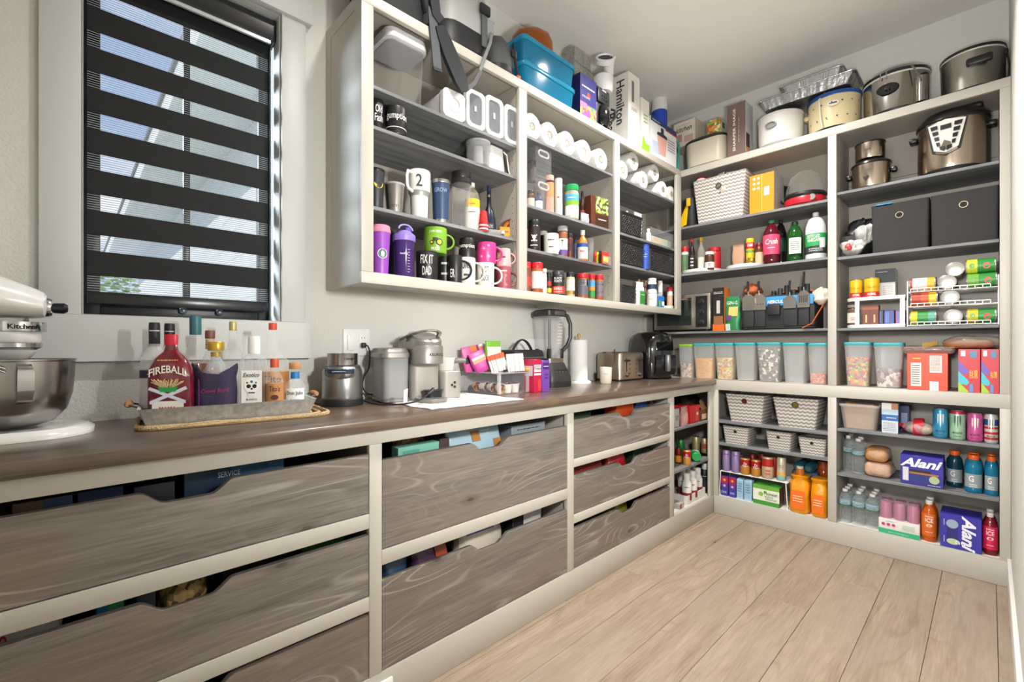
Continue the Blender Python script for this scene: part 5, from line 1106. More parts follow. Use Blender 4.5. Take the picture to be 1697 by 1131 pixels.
sj(938, 952.5, 452, -.285, Z0, 'spice_grinder', 'grinder jar with black top and cream farmhouse label', 'spice', C('c9b58a', .4), (.95, .8, 1, C('202021', .4)), ((.1, .7, C('e0dccb', .5)), (.1, .25, C('d8b43a', .5))), (('. . . .', 1.1, .03, .52, C('c8742a', .5)),))
sj(952, 960, 455, -.25, Z0, 'spice_jar', 'jar of dark spice in shadow behind the red capped trio', 'spice', C('3a241c', .4), (1, .8, 1, C('26221f', .4)))
sj(956.5, 975, 454, -.287, Z0, 'spice_jar', 'red capped spice jar with dark label first of the trio', 'spice', C('8a4a2a', .4), (1.0, .82, 1, RC), ((.12, .74, C('5a5a66', .5)), (.5, .74, C('d9d6d0', .5))), (('~1', 1.0, .1, .6, INK),))
sj(975.5, 986, 455, -.285, Z0, 'spice_jar', 'red capped spice jar with blue and green mountain label', 'spice', C('9a5a32', .4), (1.0, .82, 1, RC), ((.1, .35, C('2f8a44', .5)), (.35, .5, C('d8842a', .5)), (.5, .74, C('4a92c8', .5))))
sj(986.5, 1000, 456, -.287, Z0, 'spice_jar', 'red capped spice jar with grey label last of the trio', 'spice', C('a8522a', .4), (1.0, .82, 1, RC), ((.14, .74, C('6a6670', .5)), (.3, .33, C('d8742a', .5)), (.6, .63, C('d8742a', .5))))
# ================================================================ wall cabinet, third bay
Z0c, Z3c, Z2c, Z1c = Z0, 1.6684, 1.8624, 2.2044
for i, (u, dz, y, lb) in enumerate(((1032, 0, -.287, 'kitchen roll half hidden by the cabinet stile'), (1050, .052, -.275, 'kitchen roll raised on top of its neighbours'), (1066, 0, -.287, 'kitchen roll under the raised one'), (1085, .05, -.275, 'second raised kitchen roll'), (1099, 0, -.287, 'kitchen roll in the bottom row below the second raised one'), (1113, 0, -.28, 'kitchen roll touching the far stile'))):
    towel(u, 0, y, lb, .058 if dz == 0 else .06, z=Z1c+dz*1.9, group='kitchen paper rolls in the end bay')
pack('snack_carton', 'orange carton between kitchen rolls in the end bay', 'box', (X(1040, -.05), -.045, Z1c), (.05, .05, .05), C('cf5a22', .4), 0)
WV = C('17181a', .45)
def basket(name, lb, x0, x1, z, h, group, d=.2, yf=-.295, handle=True):
    w = x1-x0; t = T(name, lb, 'basket', ((x0+x1)/2, yf+d/2, z), 0, group)
    def rg(s, zz, i=0): return [(x, y, zz) for x, y in rrect(w*s-i, d*s-i, .02, 3)]
    G().loft([rg(.92, 0), rg(.94, .01), rg(1, h), rg(1, h, .006), rg(.92, .006, .006)]).build('shell', C('141516', .5), t)
    G().loft([rg(1, h*.93, -.005), rg(1, h, -.005), rg(1, h, .006)], cap=False).build('rim', WV, t)
    g = G(); nx = int(w/.012); nz = int(h*.85/.012)
    for i in range(nx):
        for j in range(nz):
            s = .93+.07*(j*.012+.01)/h; zz = .012+j*.012
            if (i+j) % 2: g.bbox((-w*.46*s+i*.012*s, -d*s/2-.0035, zz), (-w*.46*s+i*.012*s+.0095, -d*s/2+.001, zz+.0095), .002, seg=1)
    for i in range(int(d/.014)):
        for j in range(nz):
            s = .93+.07*(j*.012+.01)/h
            if (i+j) % 2: g.bbox((-w*s/2-.0035, -d*.45+i*.014, .012+j*.012), (-w*s/2+.001, -d*.45+i*.014+.011, .0215+j*.012), .002, seg=1)
    g.build('weave', C('2e2f32', .35), t)['kind'] = 'stuff'
    return t
xa, xb_ = X(1029, -.295), X(1066, -.295)
basket('wicker_basket', 'black woven basket of clear bags on the upper shelf', xa, xb_, Z2c, ZW(1047, 355, -.295)-Z2c, 'black woven baskets', .19)
crumple('crumpled_bag', 'crumpled clear plastic bag sticking out of a black basket', 'bag', (X(1038, -.22), -.2, Z2c+.1), (.055, .05, .04), CLEAR('dfe4ea', .5, .25), 2, .012)
pouch('gift_bag', 'pale lilac printed pouch standing in the black basket', 'pouch', (X(1057, -.2), -.2, Z2c+.06), .1, .012, .15, C('cfc9d8', .45), 0, None, (('~1', .5, .55, .6, .12, C('6a5a86', .5)),))
bottle('travel_bottle', 'small white pump bottle beside the black basket', 'bottle', RW(1071, 1078, -.28, Z2c, 385)[0], 'shoulder', .018, .09, C('dcdcda', .4), (.6, .78, 1, WHITE))
t = T('clear_bin', 'clear acrylic bin with a tan folder and green sheet', 'organizer', ((X(1070, -.27)+X(1116, -.27))/2+.03, -.17, Z2c))
w = (X(1116, -.27)-X(1070, -.27))*.9
for a, b in (((-w/2, -.11, 0), (w/2, .1, .003)), ((-w/2, -.11, .003), (-w/2+.003, .1, .11)), ((w/2-.003, -.11, .003), (w/2, .1, .11)), ((-w/2, .097, .003), (w/2, .1, .11)), ((-w/2, -.11, .003), (w/2, -.107, .11))): BX('panel', a, b, CLEAR('e9ebea', .03, .04), t)
pack('folder', 'tan card folder inside the clear bin', 'folder', (X(1092, -.23)+.03, -.2, Z2c+.004), (w*.5, .012, .085), C('c9b59a', .6), 0)
pack('notebook', 'pale green notebook inside the clear bin', 'notebook', (X(1106, -.2)+.04, -.17, Z2c+.004), (w*.35, .012, .1), C('a9cfae', .5), 0)
xa, xb_ = X(1029, -.295), X(1069, -.295)
basket('wicker_basket', 'black woven basket before the blue tube', xa, xb_-.005, Z3c, .155, 'black woven baskets')
x2 = X(1119, -.295)
basket('wicker_basket', 'black woven basket beyond the blue tube', xb_+.075, x2, Z3c, .15, 'black woven baskets')
p, r, h = RW(1067, 1078, -.3, Z3c, 404)
t = bottle('wipes_tube', 'blue tube standing between two black baskets', 'tube', (p[0], -.285, Z3c), 'cyl', .026, .165, C('2a4fa8', .4), (1.0, .93, 1.0, C('2c56b8', .4)), text=(('~1', 1.1, .06, .6, WHITE), ('~1', 1.1, .06, .5, WHITE)))
xa, xb_ = X(1029, -.29), X(1054, -.29)
basket('wicker_basket', 'small black woven basket on the lowest shelf', xa, xb_, Z0+.001, .115, 'black woven baskets', .15)
pouch('tea_box', 'green and white pouch beside the small black basket', 'pouch', RW(1053, 1067, -.285, Z0, 470)[0], .085, .04, .15, C('e2e0d6', .4), 0, None, panels=((C('2f8a3c', .4), .15, .05, .85, .62),), text=(('~1', .5, .45, .5, .08, WHITE),))
pouch('snack_bag', 'clear bag of mixed nuts leaning behind the green pouch', 'pouch', (X(1066, -.2), -.2, Z0), .13, .05, .19, pebbles('trail_mix', ['c9b9a9', '8a6a4a', 'e0d6c6', '6a4a3a', 'b8433a'], 50, .4, .3), 0)
VT = 'vitamin bottles on the lowest shelf'
def vb(u0, u1, vt, y, lb, z=Z0, cap=WHITE, bands=(), text=(), mat=None, dz=0): p, r, h = RW(u0, u1, y, z+dz, vt); return bottle('pill_bottle', lb, 'bottle', p, 'pill', r, h, mat or C('dedcd6', .4), (.97, .8, 1.0, cap), bands, text, VT, n=18), p, r, h
q, p, r, h = vb(1072, 1089, 482, -.288, 'white pill bottle with grey print below another', bands=((.1, .7, C('cfccc8', .5)),), text=(('~1', 1.1, .08, .45, C('77716c', .5)),))
vb(1073, 1088, 462, -.285, 'white pill bottle with navy label on top of another', z=Z0+h+.0005, bands=((.1, .5, C('22344f', .5)),))
vb(1090, 1098, 466, -.26, 'small white jar on top of the stacked vitamins', z=Z0+.11)
vb(1088, 1098, 484, -.24, 'white bottle behind the blue vitamin boxes')
t = T('turntable', 'small white turntable for vitamins at the cabinet corner', 'turntable', (X(1104, -.27), -.255, Z0)); G().lathe([(.06, 0), (.062, .004), (.064, .018), (.06, .018), (.058, .008), (0, .008)], 30).build('dish', C('e3e1dc', .4), t)
p, sz = BWp(1092, 1107, -.3, .03, Z0+.0085, 483)
pack('vitamin_box', 'blue and green vitamin box on the small turntable', 'box', (p[0]+.005, -.272, p[2]), (.06, .025, .075), C('2a6fc2', .4), -.2, front=((C('5aa63a', .4), 0, 0, .35, .6), (C('e6e8ea', .4), .55, .1, .95, .5)))
vb(1105, 1115, 476, -.245, 'pill bottle with red cap on the small turntable', z=Z0+.0085, cap=RC, bands=((.1, .6, C('c8a48a', .5)),))
vb(1114, 1119, 487, -.225, 'dark purple pill bottle at the far stile', z=Z0+.0085, mat=C('4a2a4a', .4))
# ================================================================ on top of the wall cabinet
ZU = 2.4422
def soft(t, nm, w, d, h, mat, r=.05, rings=((0, .93), (.04, 1), (.5, 1.02), (.9, .97), (1, .85)), amp=.004, seed=1, cx=0, cy=0):
    return noisy(G().loft([[(x, y, h*f) for x, y in rrect(w*s, d*s, r, 5, cx, cy)] for f, s in rings]), amp, seed, 5).build(nm, mat, t)
BLKC = C('1a1c20', .7, bump=.2, bscale=150); GRYC = C('4a4c4e', .6, bump=.15, bscale=150)
a, b = X(625, -.3), X(709, -.3)
t = T('duffel_bag', 'black fabric duffel bag on top of the wall cabinet', 'bag', ((a+b)/2, -.165, ZU)); soft(t, 'body', (b-a), .28, .26, BLKC, .06, amp=.007)
G().tube([(-.1, -.145, .07), (-.03, -.15, .12), (.05, -.148, .16), (.09, -.15, .05)], .012, 6, flat=.3).build('strap', C('2a2c31', .6), t)
a, b = X(730, -.31), X(824, -.31); w = b-a
t = T('cooler_backpack', 'light grey cooler backpack with black moulded base and dangling straps', 'backpack', ((a+b)/2, -.17, ZU))
soft(t, 'base', w, .29, .105, C('16181c', .5), .1, ((0, .95), (.1, 1), (.8, 1), (1, .96)), .001)
soft(t, 'body', w*.95, .275, .32, C('a3a4a2', .45), .095, ((.3, 1), (.5, 1), (.9, .97), (1, .8)), .001)
G().box((w*.18, -.152, .05), (w*.28, -.146, .24)).build('front_strap', C('55575a', .6), t); G().bbox((w*.14, -.162, .19), (w*.32, -.146, .235), .006).build('buckle', C('131416', .4), t)
yb = -.16
def pt(u, v, y=-.33): return (X(u, y)-(a+b)/2, y+.17, ZW(u, v, y)-ZU)
def band(nm, pts, w_, mat, th=.003):
    g = G(); P = [Vector(q) for q in pts]; R_ = []
    for i, q in enumerate(P):
        d = (P[min(i+1, len(P)-1)]-P[max(i-1, 0)]).normalized(); n_ = d.cross(Vector((0, 1, 0))).normalized(); ww = w_[i] if isinstance(w_, (list, tuple)) else w_
        R_.append([tuple(q+n_*ww/2+Vector((0, -th, 0))), tuple(q-n_*ww/2+Vector((0, -th, 0))), tuple(q-n_*ww/2+Vector((0, th, 0))), tuple(q+n_*ww/2+Vector((0, th, 0)))])
    return g.loft(R_).build(nm, mat, t)
band('webbing_strap', [pt(716, 14, -.325), pt(717, 30), pt(720, 60), pt(723, 95), pt(725, 117)], .04, C('4d5055', .6))
band('strap_tip', [pt(724.6, 113, -.336), pt(725, 118, -.336)], .043, C('26282b', .6), .004)
band('shoulder_pad', [pt(727, 44), pt(734, 62), pt(744, 88), pt(755, 115), pt(764, 138), pt(769, 152)], [.045, .064, .074, .074, .066, .042], C('1b1d22', .6), .009)
band('thin_strap', [pt(815, 55), pt(812, 72), pt(803, 95), pt(795, 118), pt(788, 132)], .014, C('77777a', .5)); band('strap_loop', [pt(796, 118, -.333), pt(786, 138, -.333), pt(771, 150, -.333)], .018, C('4b4b4d', .5))
band('harness', [pt(718, -8), pt(720, 10), pt(722, 24), pt(730, 36)], .045, C('222429', .6), .008)
a, b = X(822, -.31), X(862, -.31)
t = T('dry_bag', 'dark grey rounded bag with buckle strap and orange tab', 'bag', ((a+b)/2+.005, -.213, ZU)); soft(t, 'body', b-a, .18, .2, GRYC, .07, ((.2, 1), (.5, 1.01), (.8, .85), (1, .5)), .002); soft(t, 'base', (b-a)*1.02, .185, .045, C('1a1b1d', .5), .07, ((0, .95), (.2, 1), (1, .98)), .001)
G().tube([(.03, -.094, .16), (.035, -.098, .1), (.05, -.098, .04), (.062, -.096, .012)], .009, 6, flat=.35).build('strap', C('303235', .6), t); G().bbox((.015, -.102, .09), (.05, -.09, .125), .005).build('buckle', C('17181a', .4), t); G().bbox((.052, -.103, .004), (.074, -.09, .018), .004).build('orange_tab', C('e0622a', .5), t)
t = T('storage_crate', 'tall plain pale grey crate behind the rounded bag', 'box', (1.515, -.055, ZU)); G().bbox((-.075, -.05, 0), (.075, .05, .4), .01).build('shell', C('b9bcc0', .5), t); G().bbox((-.079, -.054, .385), (.079, .054, .405), .004).build('lid', C('c6c8cb', .5), t)
# translucent teal bins
TEAL = CLEAR('1f8fb8', .55, .12, '49b4d8'); a, b = X(869, -.31), X(956, -.31); w = b-a
for i, lb in enumerate(('translucent teal bin on the cabinet, lower of two', 'translucent teal bin stacked on another')):
    t = T('plastic_bin', lb, 'storage bin', ((a+b)/2, -.165, ZU+.128*i), 0, 'teal storage bins')
    def rg(s, z, q=0): return [(x, y, z) for x, y in rrect(w*s-q, .28*s-q, .03, 4)]
    G().loft([rg(.94, 0), rg(.985, .104), rg(.975, .104), rg(.93, .004)]).build('tub', TEAL, t); G().loft([rg(1.01, .1), rg(1.02, .106), rg(1.02, .118), rg(1, .124)]).build('lid', CLEAR('2a9cc4', .7, .15, '58bede'), t)
    soft(t, 'contents', w*.8, .22, .08, C('8fc4d8', .7, var=.4, bscale=30), .05, ((.05, 1), (.7, .9), (1, .6)), .006, i)
t = T('mixing_bowl', 'amber plastic bowl upturned on the teal bins', 'bowl', ((a+b)/2-.005, -.175, ZU+.375), 0, rot=(.75, 0, -.6)); pr = [(.112, -.045), (.118, -.04), (.108, 0), (.08, .035), (.03, .05), (0, .052)]; G().lathe(pr, 32).build('bowl', CLEAR('a85a18', .6, .12, 'd88a3a'), t)
t = T('mixing_bowl', 'black bowl nested under the amber bowl', 'bowl', ((a+b)/2-.005, -.175, ZU+.375), 0, rot=(.75, 0, -.6)); G().lathe([(q*.86, z*.8-.006) for q, z in pr], 32).build('bowl', C('1d1d1f', .25), t)
p, sz = BWp(952, 979, -.2, .06, ZU, 84); pack('foil_gift_box', 'sparkly silver gift box behind the purple box', 'box', p, sz, C('a9a9a4', .35, .5, bump=.8, bscale=120, var=.4), 0, front=((C('77776f', .4), .5, .0, .53, 1), (C('77776f', .4), 0, .8, 1, .82)))
p, sz = BWp(961.5, 988.5, -.31, .08, ZU, 128)
t = pack('game_box', 'purple game box with red ball logo and bright confetti foot', 'box', p, sz, C('33307e', .4), 0, front=((pebbles('confetti', ['d8467a', 'e0a03a', '4fa85a', 'd8d04a', '8a4ab0'], 60, .5, .05), 0, 0, 1, .32), (C('d87a9a', .4), 0, .2, .4, .34)), text=(('~1', .5, .72, .8, .12, WHITE), ('~2', .35, .48, .5, .06, WHITE)), side=((C('24224f', .4), 0, 0, 1, 1),))
decal(t, 'ball_logo', disc(.016, 0, .13), C('d8452e', .4), (0, -.0408, 0), off=.001)
for q in (-.012, .014): decal(t, 'flower_print', star(.014, 6, .5, q*2, .04), C('ead23a' if q > 0 else 'ea8a3a', .4), (0, -.0408, 0), off=.0012)
t = T('small_coffee_maker', 'small black coffee maker with round white dial marks', 'coffee maker', BWp(990, 1011, -.31, .14, ZU, 150)[0]); w = BWp(990, 1011, -.31, .14, ZU, 150)[1][0]
G().bbox((-w/2, -.06, 0), (w/2, .02, .24), .012).build('tower', C('202122', .4), t); G().bbox((-w*.45, -.072, .14), (w*.45, -.058, .225), .006).build('control_face', C('2c2d2f', .35), t)
for i in range(3):
    for j in range(2): G().lathe([(0, .001), (.004, .001)], 10, Matrix.Translation((-.02+.02*i, -.0725, .16+.02*j)) @ ROTX).build('dial_mark', C('cfcfcc', .4), t)
decal(t, 'name_strip', rect(.04, .008, 0, .213), C('cfcfcc', .4), (0, -.0728, 0))
G().lathe([(.035, .005), (.048, .03), (.048, .09), (.036, .12), (.03, .125)], 22, Matrix.Translation((0, -.06, 0)), sx=.9, sy=.9).build('carafe', C('17181a', .12), t); G().tube([(.02, -.108, .1), (.028, -.128, .09), (.03, -.13, .05), (.022, -.112, .03)], .007, 8).build('carafe_handle', C('2e2f31', .3), t)
x = X(996, -.25)
t = T('juicer', 'white juicer with dark round mouth on the black coffee maker', 'juicer', (x+.0, -.265, ZU+.241)); G().lathe([(.05, 0), (.06, .02), (.062, .09), (.052, .1)], 24).build('jug', C('dcdcdc', .35), t); G().tube([(.03, .0, .1), (.055, 0, .14), (.05, -.005, .19), (.02, -.01, .22)], .03, 14, rs=[.03, .032, .034, .03]).build('neck', C('e2e2e2', .3), t)
M = Matrix.Translation((-.005, -.02, .2)) @ Matrix.Rotation(-.75, 4, 'Y') @ Matrix.Rotation(.55, 4, 'X'); G().lathe([(.04, -.03), (.058, -.02), (.06, .008), (.05, .012), (.047, .002), (0, .0)], 24, M).build('hood', C('e0e0e2', .3), t); G().lathe([(0, .004), (.044, .004)], 24, M).build('mouth', C('3c3d45', .4), t)
x0 = X(1041, -.31); yb = Y(1015, x0); x1 = X(1060, -.31)
hb = ZW(1041, 117, -.31)-ZU
pack('appliance_box', 'tall white box with bold black lettering down its side', 'box', ((x0+x1)/2, -.31+.1, ZU), (x1-x0, .2, hb), C('d6d3cc', .5), 0, text=(('Hamilton', .72, .6, .3, .62, BLACK, -PI/2, '-x'), ('Beach', .36, .28, .3, .42, BLACK, -PI/2, '-x'), ('~2', .5, .5, .5, .05, C('6a4a6a', .5))), front=((C('e0ddd6', .5), 0, 0, 1, 1), (C('6b6a72', .5), .3, .6, .5, .9)))
p, sz = BWp(1063, 1076, -.315, .1, ZU, 165); t = pack('white_carton', 'slim white carton with lime green leaf print', 'box', (p[0], p[1], ZU), (sz[0], .1, sz[2]), C('e4e2da', .5), 0, text=(('~3', .5, .62, .5, .2, C('7aa64a', .5)),)); decal(t, 'leaf_print', [(-sz[0]*.5, 0), (sz[0]*.5, 0), (sz[0]*.5, .05), (sz[0]*.1, .045), (-sz[0]*.3, .1)], C('8fc92e', .5), (0, -.0505, 0))
pack('brown_carton', 'small dark brown carton behind the white ones', 'box', (X(1072, -.12)-.02, -.1, ZU), (.1, .1, .33), C('5a4438', .5), 0)
p, r, h = RW(1080, 1106, -.15, ZU, 146); t = bottle('beverage_cooler', 'blue drink jug with white lid on the cabinet', 'jug', p, [(.95, 0), (1, .03), (1, .7), (.97, .74)], r, h, C('1f46b4', .4), (1.0, .72, 1.0, C('dcdcd8', .4)), capname='lid'); G().lathe([(.012, 0), (.014, .012), (.008, .03), (0, .03)], 12, Matrix.Translation((0, -r, .05)) @ ROTX).build('spigot', WHITE, t)
p, sz = BWp(1078.5, 1121, -.317, .1, ZU, 205)
t = pack('cup_box', 'white product box with pink tumbler picture', 'box', p, sz, C('dfe0e2', .5), 0, front=((C('28406a', .5), 0, .88, 1, 1), (C('a8242e', .5), .55, .84, 1, .88)), text=(('~5', .78, .5, .3, .35, C('5a5a62', .5)), ('~1', .2, .93, .3, .05, WHITE)), r=.001)
w, d, h = sz; decal(t, 'tumbler_picture', [(-w*.2, h*.12), (w*.06, h*.12), (w*.1, h*.62), (-w*.26, h*.62)], C('d9a698', .5), (0, -d/2, 0), off=.001); decal(t, 'lid_picture', [(-w*.28, h*.6), (w*.12, h*.6), (w*.1, h*.68), (-w*.02, h*.7), (-w*.02, h*.84), (-w*.13, h*.84), (-w*.13, h*.7), (-w*.26, h*.68)], C('2c2a3c', .5), (0, -d/2, 0), off=.0014)
decal(t, 'blue_backdrop', rect(w*.3, h*.3, -w*.3, h*.25), C('b9c4dc', .5), (0, -d/2, 0), off=.0008)
t = T('teal_caddy', 'teal plastic rack of handled peelers by the corner', 'caddy', (X(1126, -.3), -.24, ZU))
for k in range(3): G().tube([(.0+.01*k, -.045+.03*k, .004), (.005, -.05+.03*k, .1), (.012, -.05+.03*k, .2), (-.01, -.045+.03*k, .24-.02*k)], .008, 8).build('handle', C('2f9a86' if k != 1 else '20272a', .4), t)
G().bbox((-.03, -.03, 0), (.03, .0, .12), .008).build('rack', C('3aa694', .4), t)
# ================================================================ on top of the back shelving
x = 3.42; y = (Y(1124, XB)+Y(1200, XB))/2
yl, yr = Y(1135, 3.27), Y(1203, 3.27)
t = T('roaster_oven', 'cream enamel roaster oven with black lid rim', 'roaster', (3.41, (yl+yr)/2+.01, ZU), RZB)
w = abs(yl-yr); G().loft([[(x, y, z) for x, y in rrect(w*s, .3*s, .07, 6)] for z, s in ((.012, .9), (.02, .97), (.15, 1), (.19, 1))]).build('body', C('cfc8b6', .3, coat=.3), t); G().prism(rrect(w*.85, .26, .06, 5), 0, .0125).build('foot', C('22211f', .5), t)
G().loft([[(x, y, z) for x, y in rrect(w*s, .3*s, .07, 6)] for z, s in ((.19, 1.02), (.2, 1.03), (.215, .95), (.222, .7))]).build('lid', C('1e1f1f', .3), t); G().bbox((w*.48, -.05, .13), (w*.57, .05, .165), .01).build('side_handle', C('1b1b1c', .4), t)
ZR = ZU+.2225
t = pack('floral_box', 'cream gift box with script and dried flower print', 'box', (3.42, Y(1143, 3.4)+.015, ZR), (.17, .16, .19), C('cfc6b4', .5), RZB, front=((C('d8cfbe', .5), .04, .04, .96, .96), (C('b98a84', .5), .1, .2, .4, .5), (C('c4a49a', .5), .5, .15, .9, .4)), text=(('~1', .5, .85, .6, .04, C('6a6258', .5)),), sidef='+x', side=((C('c8bea9', .5), 0, 0, 1, 1),)); lettering(t, 'kitchen', .12, .04, C('3a352f', .5), (0, -.082, .13), slant=.3, off=.001)
pack('salad_box', 'small box with colourful salad picture on the roaster', 'box', (3.33, Y(1187, 3.33), ZR), (.1, .07, .1), C('d8d8d0', .5), RZB, front=((pebbles('salad', ['d88a4a', '5f8a3a', 'c8402e', 'e2d6a0', '8aa64a'], 55, .5, .1), 0, 0, 1, 1),), sidef='+x', side=((C('c9d0cc', .5), 0, 0, 1, 1), (C('2f6a5a', .5), .2, .3, .8, .7)))
p, sz = BBp(1206, 1236, 3.26, .12, ZU, 172)
t = pack('photo_box', 'brown box with a white letter column and photo side', 'box', p, (sz[0], .14, sz[2]), C('6e5a52', .5), RZB, text=(('SHARPER IMAGE', .4, .5, .14, .8, WHITE, PI/2), ('~1', .66, .5, .05, .5, WHITE, PI/2)), sidef='+x', side=((C('c4c5c9', .5), 0, 0, 1, 1), (C('4a2f28', .5), .1, .12, .55, .42), (C('c88a62', .5), .15, .05, .6, .16)))
def crock(nm, lb, u0, u1, vt, x, z, body, lid, oval=1.0, lidh=.2, foot=None, rim=None, d=.26, trim=None):
    yl, yr = Y(u0, x), Y(u1, x); w = (yl-yr); uc = (u0+u1)/2; h = ZB(uc, vt, x)-z
    t = T(nm, lb, 'slow cooker', (x, (yl+yr)/2, z), RZB)
    def rg(s, zz): return [(w/2*s*math.cos(q*PI/20), min(w, d)/2*s*math.sin(q*PI/20), zz) for q in range(40)]
    G().loft([rg(.86, 0), rg(.9, h*.06), rg(.95, h*.1)]).build('foot', foot or C('1c1c1d', .4), t)
    G().loft([rg(.95, h*.1), rg(.98, h*.3), rg(1, h*(1-lidh))]).build('housing', body, t)
    if rim: G().loft([rg(1.01, h*(.97-lidh)), rg(1.02, h*(.98-lidh)), rg(1.02, h*(1.0-lidh)), rg(.99, h*(1.01-lidh))]).build('rim', rim, t)
    G().loft([rg(1.0, h*(1-lidh)), rg(1.03, h*(1.01-lidh)), rg(1.02, h*(1.06-lidh)), rg(.8, h*.96), rg(.45, h), rg(.1, h*1.01)]).build('lid', lid, t)
    return t, w, min(w, d), h
t, w, d, h = crock('slow_cooker', 'small white round slow cooker with grey oval handle', 1258, 1332, 193, 3.37, ZU, C('dbd9d4', .4), C('d5d3cf', .35), lidh=.12, foot=C('b5b4b0', .4)); G().lathe([(.016, 0), (.026, .004), (.026, .012), (.02, .014), (.016, .006)], 20, Matrix.Translation((-.02, -d/2*.97, h*.58)) @ ROTX, sx=1.35, sy=.8).build('oval_handle', C('8a8a84', .4), t)
t, w, d, h = crock('crock_pot', 'cream crock pot with blue lid and tiny flower print', 1340, 1428, 160, 3.39, ZU, C('d4c49a', .35), C('26508f', .3), lidh=.14, rim=C('2a579a', .3))
for k in range(14):
    a = -PI*.9+PI*.8*k/13; decal(t, 'flower_print', ('o', .0045), C('3a3f6a', .5), (0, 0, h*(.3+.35*(k % 2))), rad=w/2*1.0, ang=a)
decal(t, 'badge', ('o', .028, .016), C('e2d9c2', .4), (0, 0, h*.62), rad=w/2*1.005, ang=-PI/2+.15); decal(t, 'badge_mark', (.04, .008), C('3a4a8a', .4), (0, 0, h*.62), rad=w/2*1.01, ang=-PI/2+.15)
G().bbox((-w*.58, -.03, h*.55), (-w*.47, .03, h*.68), .01).build('side_handle', C('d4c49a', .35), t); G().tube([(-.03, -d*.3, h*1.0), (-.05, -d*.52, h*.8), (-.04, -d*.56, h*.3), (-.03, -d*.56, .02)], .004, 6).build('power_cord', C('dcd8cc', .4), t)
t, w, d, h = crock('slow_cooker', 'polished steel oval slow cooker with black lid and clips', 1431, 1542, 120, 3.39, ZU, C('b0aca6', .14, 1), C('141415', .15, coat=.5), lidh=.2, rim=C('cfcac2', .3)); G().lathe([(.001, .006), (.032, .006), (.036, 0)], 20, Matrix.Translation((-.02, -d/2*1.0, h*.5)) @ ROTX, sx=1.4, sy=.9).build('control_dial_plate', C('151516', .2), t); G().lathe([(.012, 0), (.012, .014), (0, .016)], 14, Matrix.Translation((-.02, -d/2-.006, h*.5)) @ ROTX).build('dial', C('1c1c1d', .3), t)
for q in (-.05, -.025): G().tube([(q, -d*.5, h*.72), (q, -d*.52, h*.84), (q, -d*.45, h*.9)], .0025, 6).build('lid_clip', CHROME, t)
G().tube([(.06, -d*.3, h*.93), (.085, -d*.5, h*.8), (.12, -d*.5, h*.5)], .004, 6).build('power_cord', C('6a6862', .4), t); G().lathe([(.028, h*.1), (.028, h*.6)], 16, Matrix.Translation((w*.4, -d*.33, 0))).build('dipper', C('a9a6a0', .15, 1), t)
t, w, d, h = crock('slow_cooker', 'brushed steel oval slow cooker at the wall corner', 1558, 1668, 88, 3.39, ZU, C('a6a49d', .3, 1), C('191817', .3), lidh=.13, rim=C('c4c0b6', .3)); G().bbox((-.02, -d/2-.022, h*.5), (.075, -d/2+.005, h*.66), .01).build('front_handle', C('1a1a1a', .4), t); G().bbox((w*.46, -.03, h*.72), (w*.53, .03, h*.84), .01).build('side_handle', C('1a1a1a', .4), t)
G().tube([(w*.51, -.02, h*.75), (w*.535, -.05, h*.4), (w*.52, -.07, .01)], .004, 6).build('power_cord', C('1d1d1d', .5), t)
# foil trays across the cookers
FT = C('c6c7c8', .26, .95, bump=.25, bscale=50)
for i, (u0, u1, zz, x, lb) in enumerate(((1268, 1424, .245, 3.38, 'long ribbed foil roasting tray resting on the cookers'), (1300, 1404, .31, 3.39, 'smaller crinkled foil tray stacked in the long tray'))):
    yl, yr = Y(u0, x), Y(u1, x); w = yl-yr; t = T('foil_tray', lb, 'foil tray', (x, (yl+yr)/2, ZU+zz), RZB, 'foil trays on the cookers'); d = .27-.04*i; n = 60
    def rg(s, z, wob=0):
        L = rrect(w*s, d*s, .03, 3); out = []
        for k in range(len(L)):
            a, b = L[k], L[(k+1) % len(L)]; m = max(1, int(math.hypot(a[0]-b[0], a[1]-b[1])/.006))
            for q in range(m): f = q/m; s2 = 1+wob*(1 if (len(out) % 2) else -1); out.append(((a[0]+(b[0]-a[0])*f)*s2, (a[1]+(b[1]-a[1])*f)*s2, z))
        return out
    A, B_ = rg(.88, 0, .006), rg(1, .055, .008); k = min(len(A), len(B_))
    L = [[r_[int(j*len(r_)/150)] for j in range(150)] for r_ in (rg(.88, 0, .004), rg(.9, .004, .006), rg(.985, .055, .006), rg(1.02, .056), rg(1.03, .06), rg(.99, .058))]
    G().loft(L).build('tray', FT, t, sharp=.3)
# ================================================================ back shelving, upper bay beside the corner
ZA, ZBs, ZCs, ZM2 = 2.0304, 1.6874, 1.2634, .9234
XF = XB+.03                                             # front line of goods on the back shelves
CHV = chevron('chevron_cloth', 'cfcac4', '8f8882', 38.); CHV2 = chevron('chevron_cloth_small', 'cfcac4', '8f8882', 50.); CTRIM = C('a39d96', .8)
def cbin(nm, lb, u0, u1, vt, z, d, mat=CHV, group=None, xf=XF, **k):
    p, sz = BBp(u0, u1, xf, d, z, vt); return fabric_bin(nm, lb, p, sz[0], d, sz[2], mat, CTRIM, RZB, group=group, **k), p, sz
t, p, sz = cbin('fabric_bin', 'large chevron cloth bin on the top shelf stuffed with fur', 1148, 1236, 291, ZA, .26, gr=.022, hole=C('7a6a6a', .6), ring=C('4a4540', .4))
crumple('fur_bundle', 'fluffy white and leopard fur sticking out of the chevron bin', 'fur', (p[0]-.06, p[1]-.02, ZA+.105), (.06, .12, .125), pebbles('fur_spots', ['d9d2c4', 'b9a98f', 'e6e2da', '6a5844', 'cfc6b6'], 38, .95, .6), 4, .012)
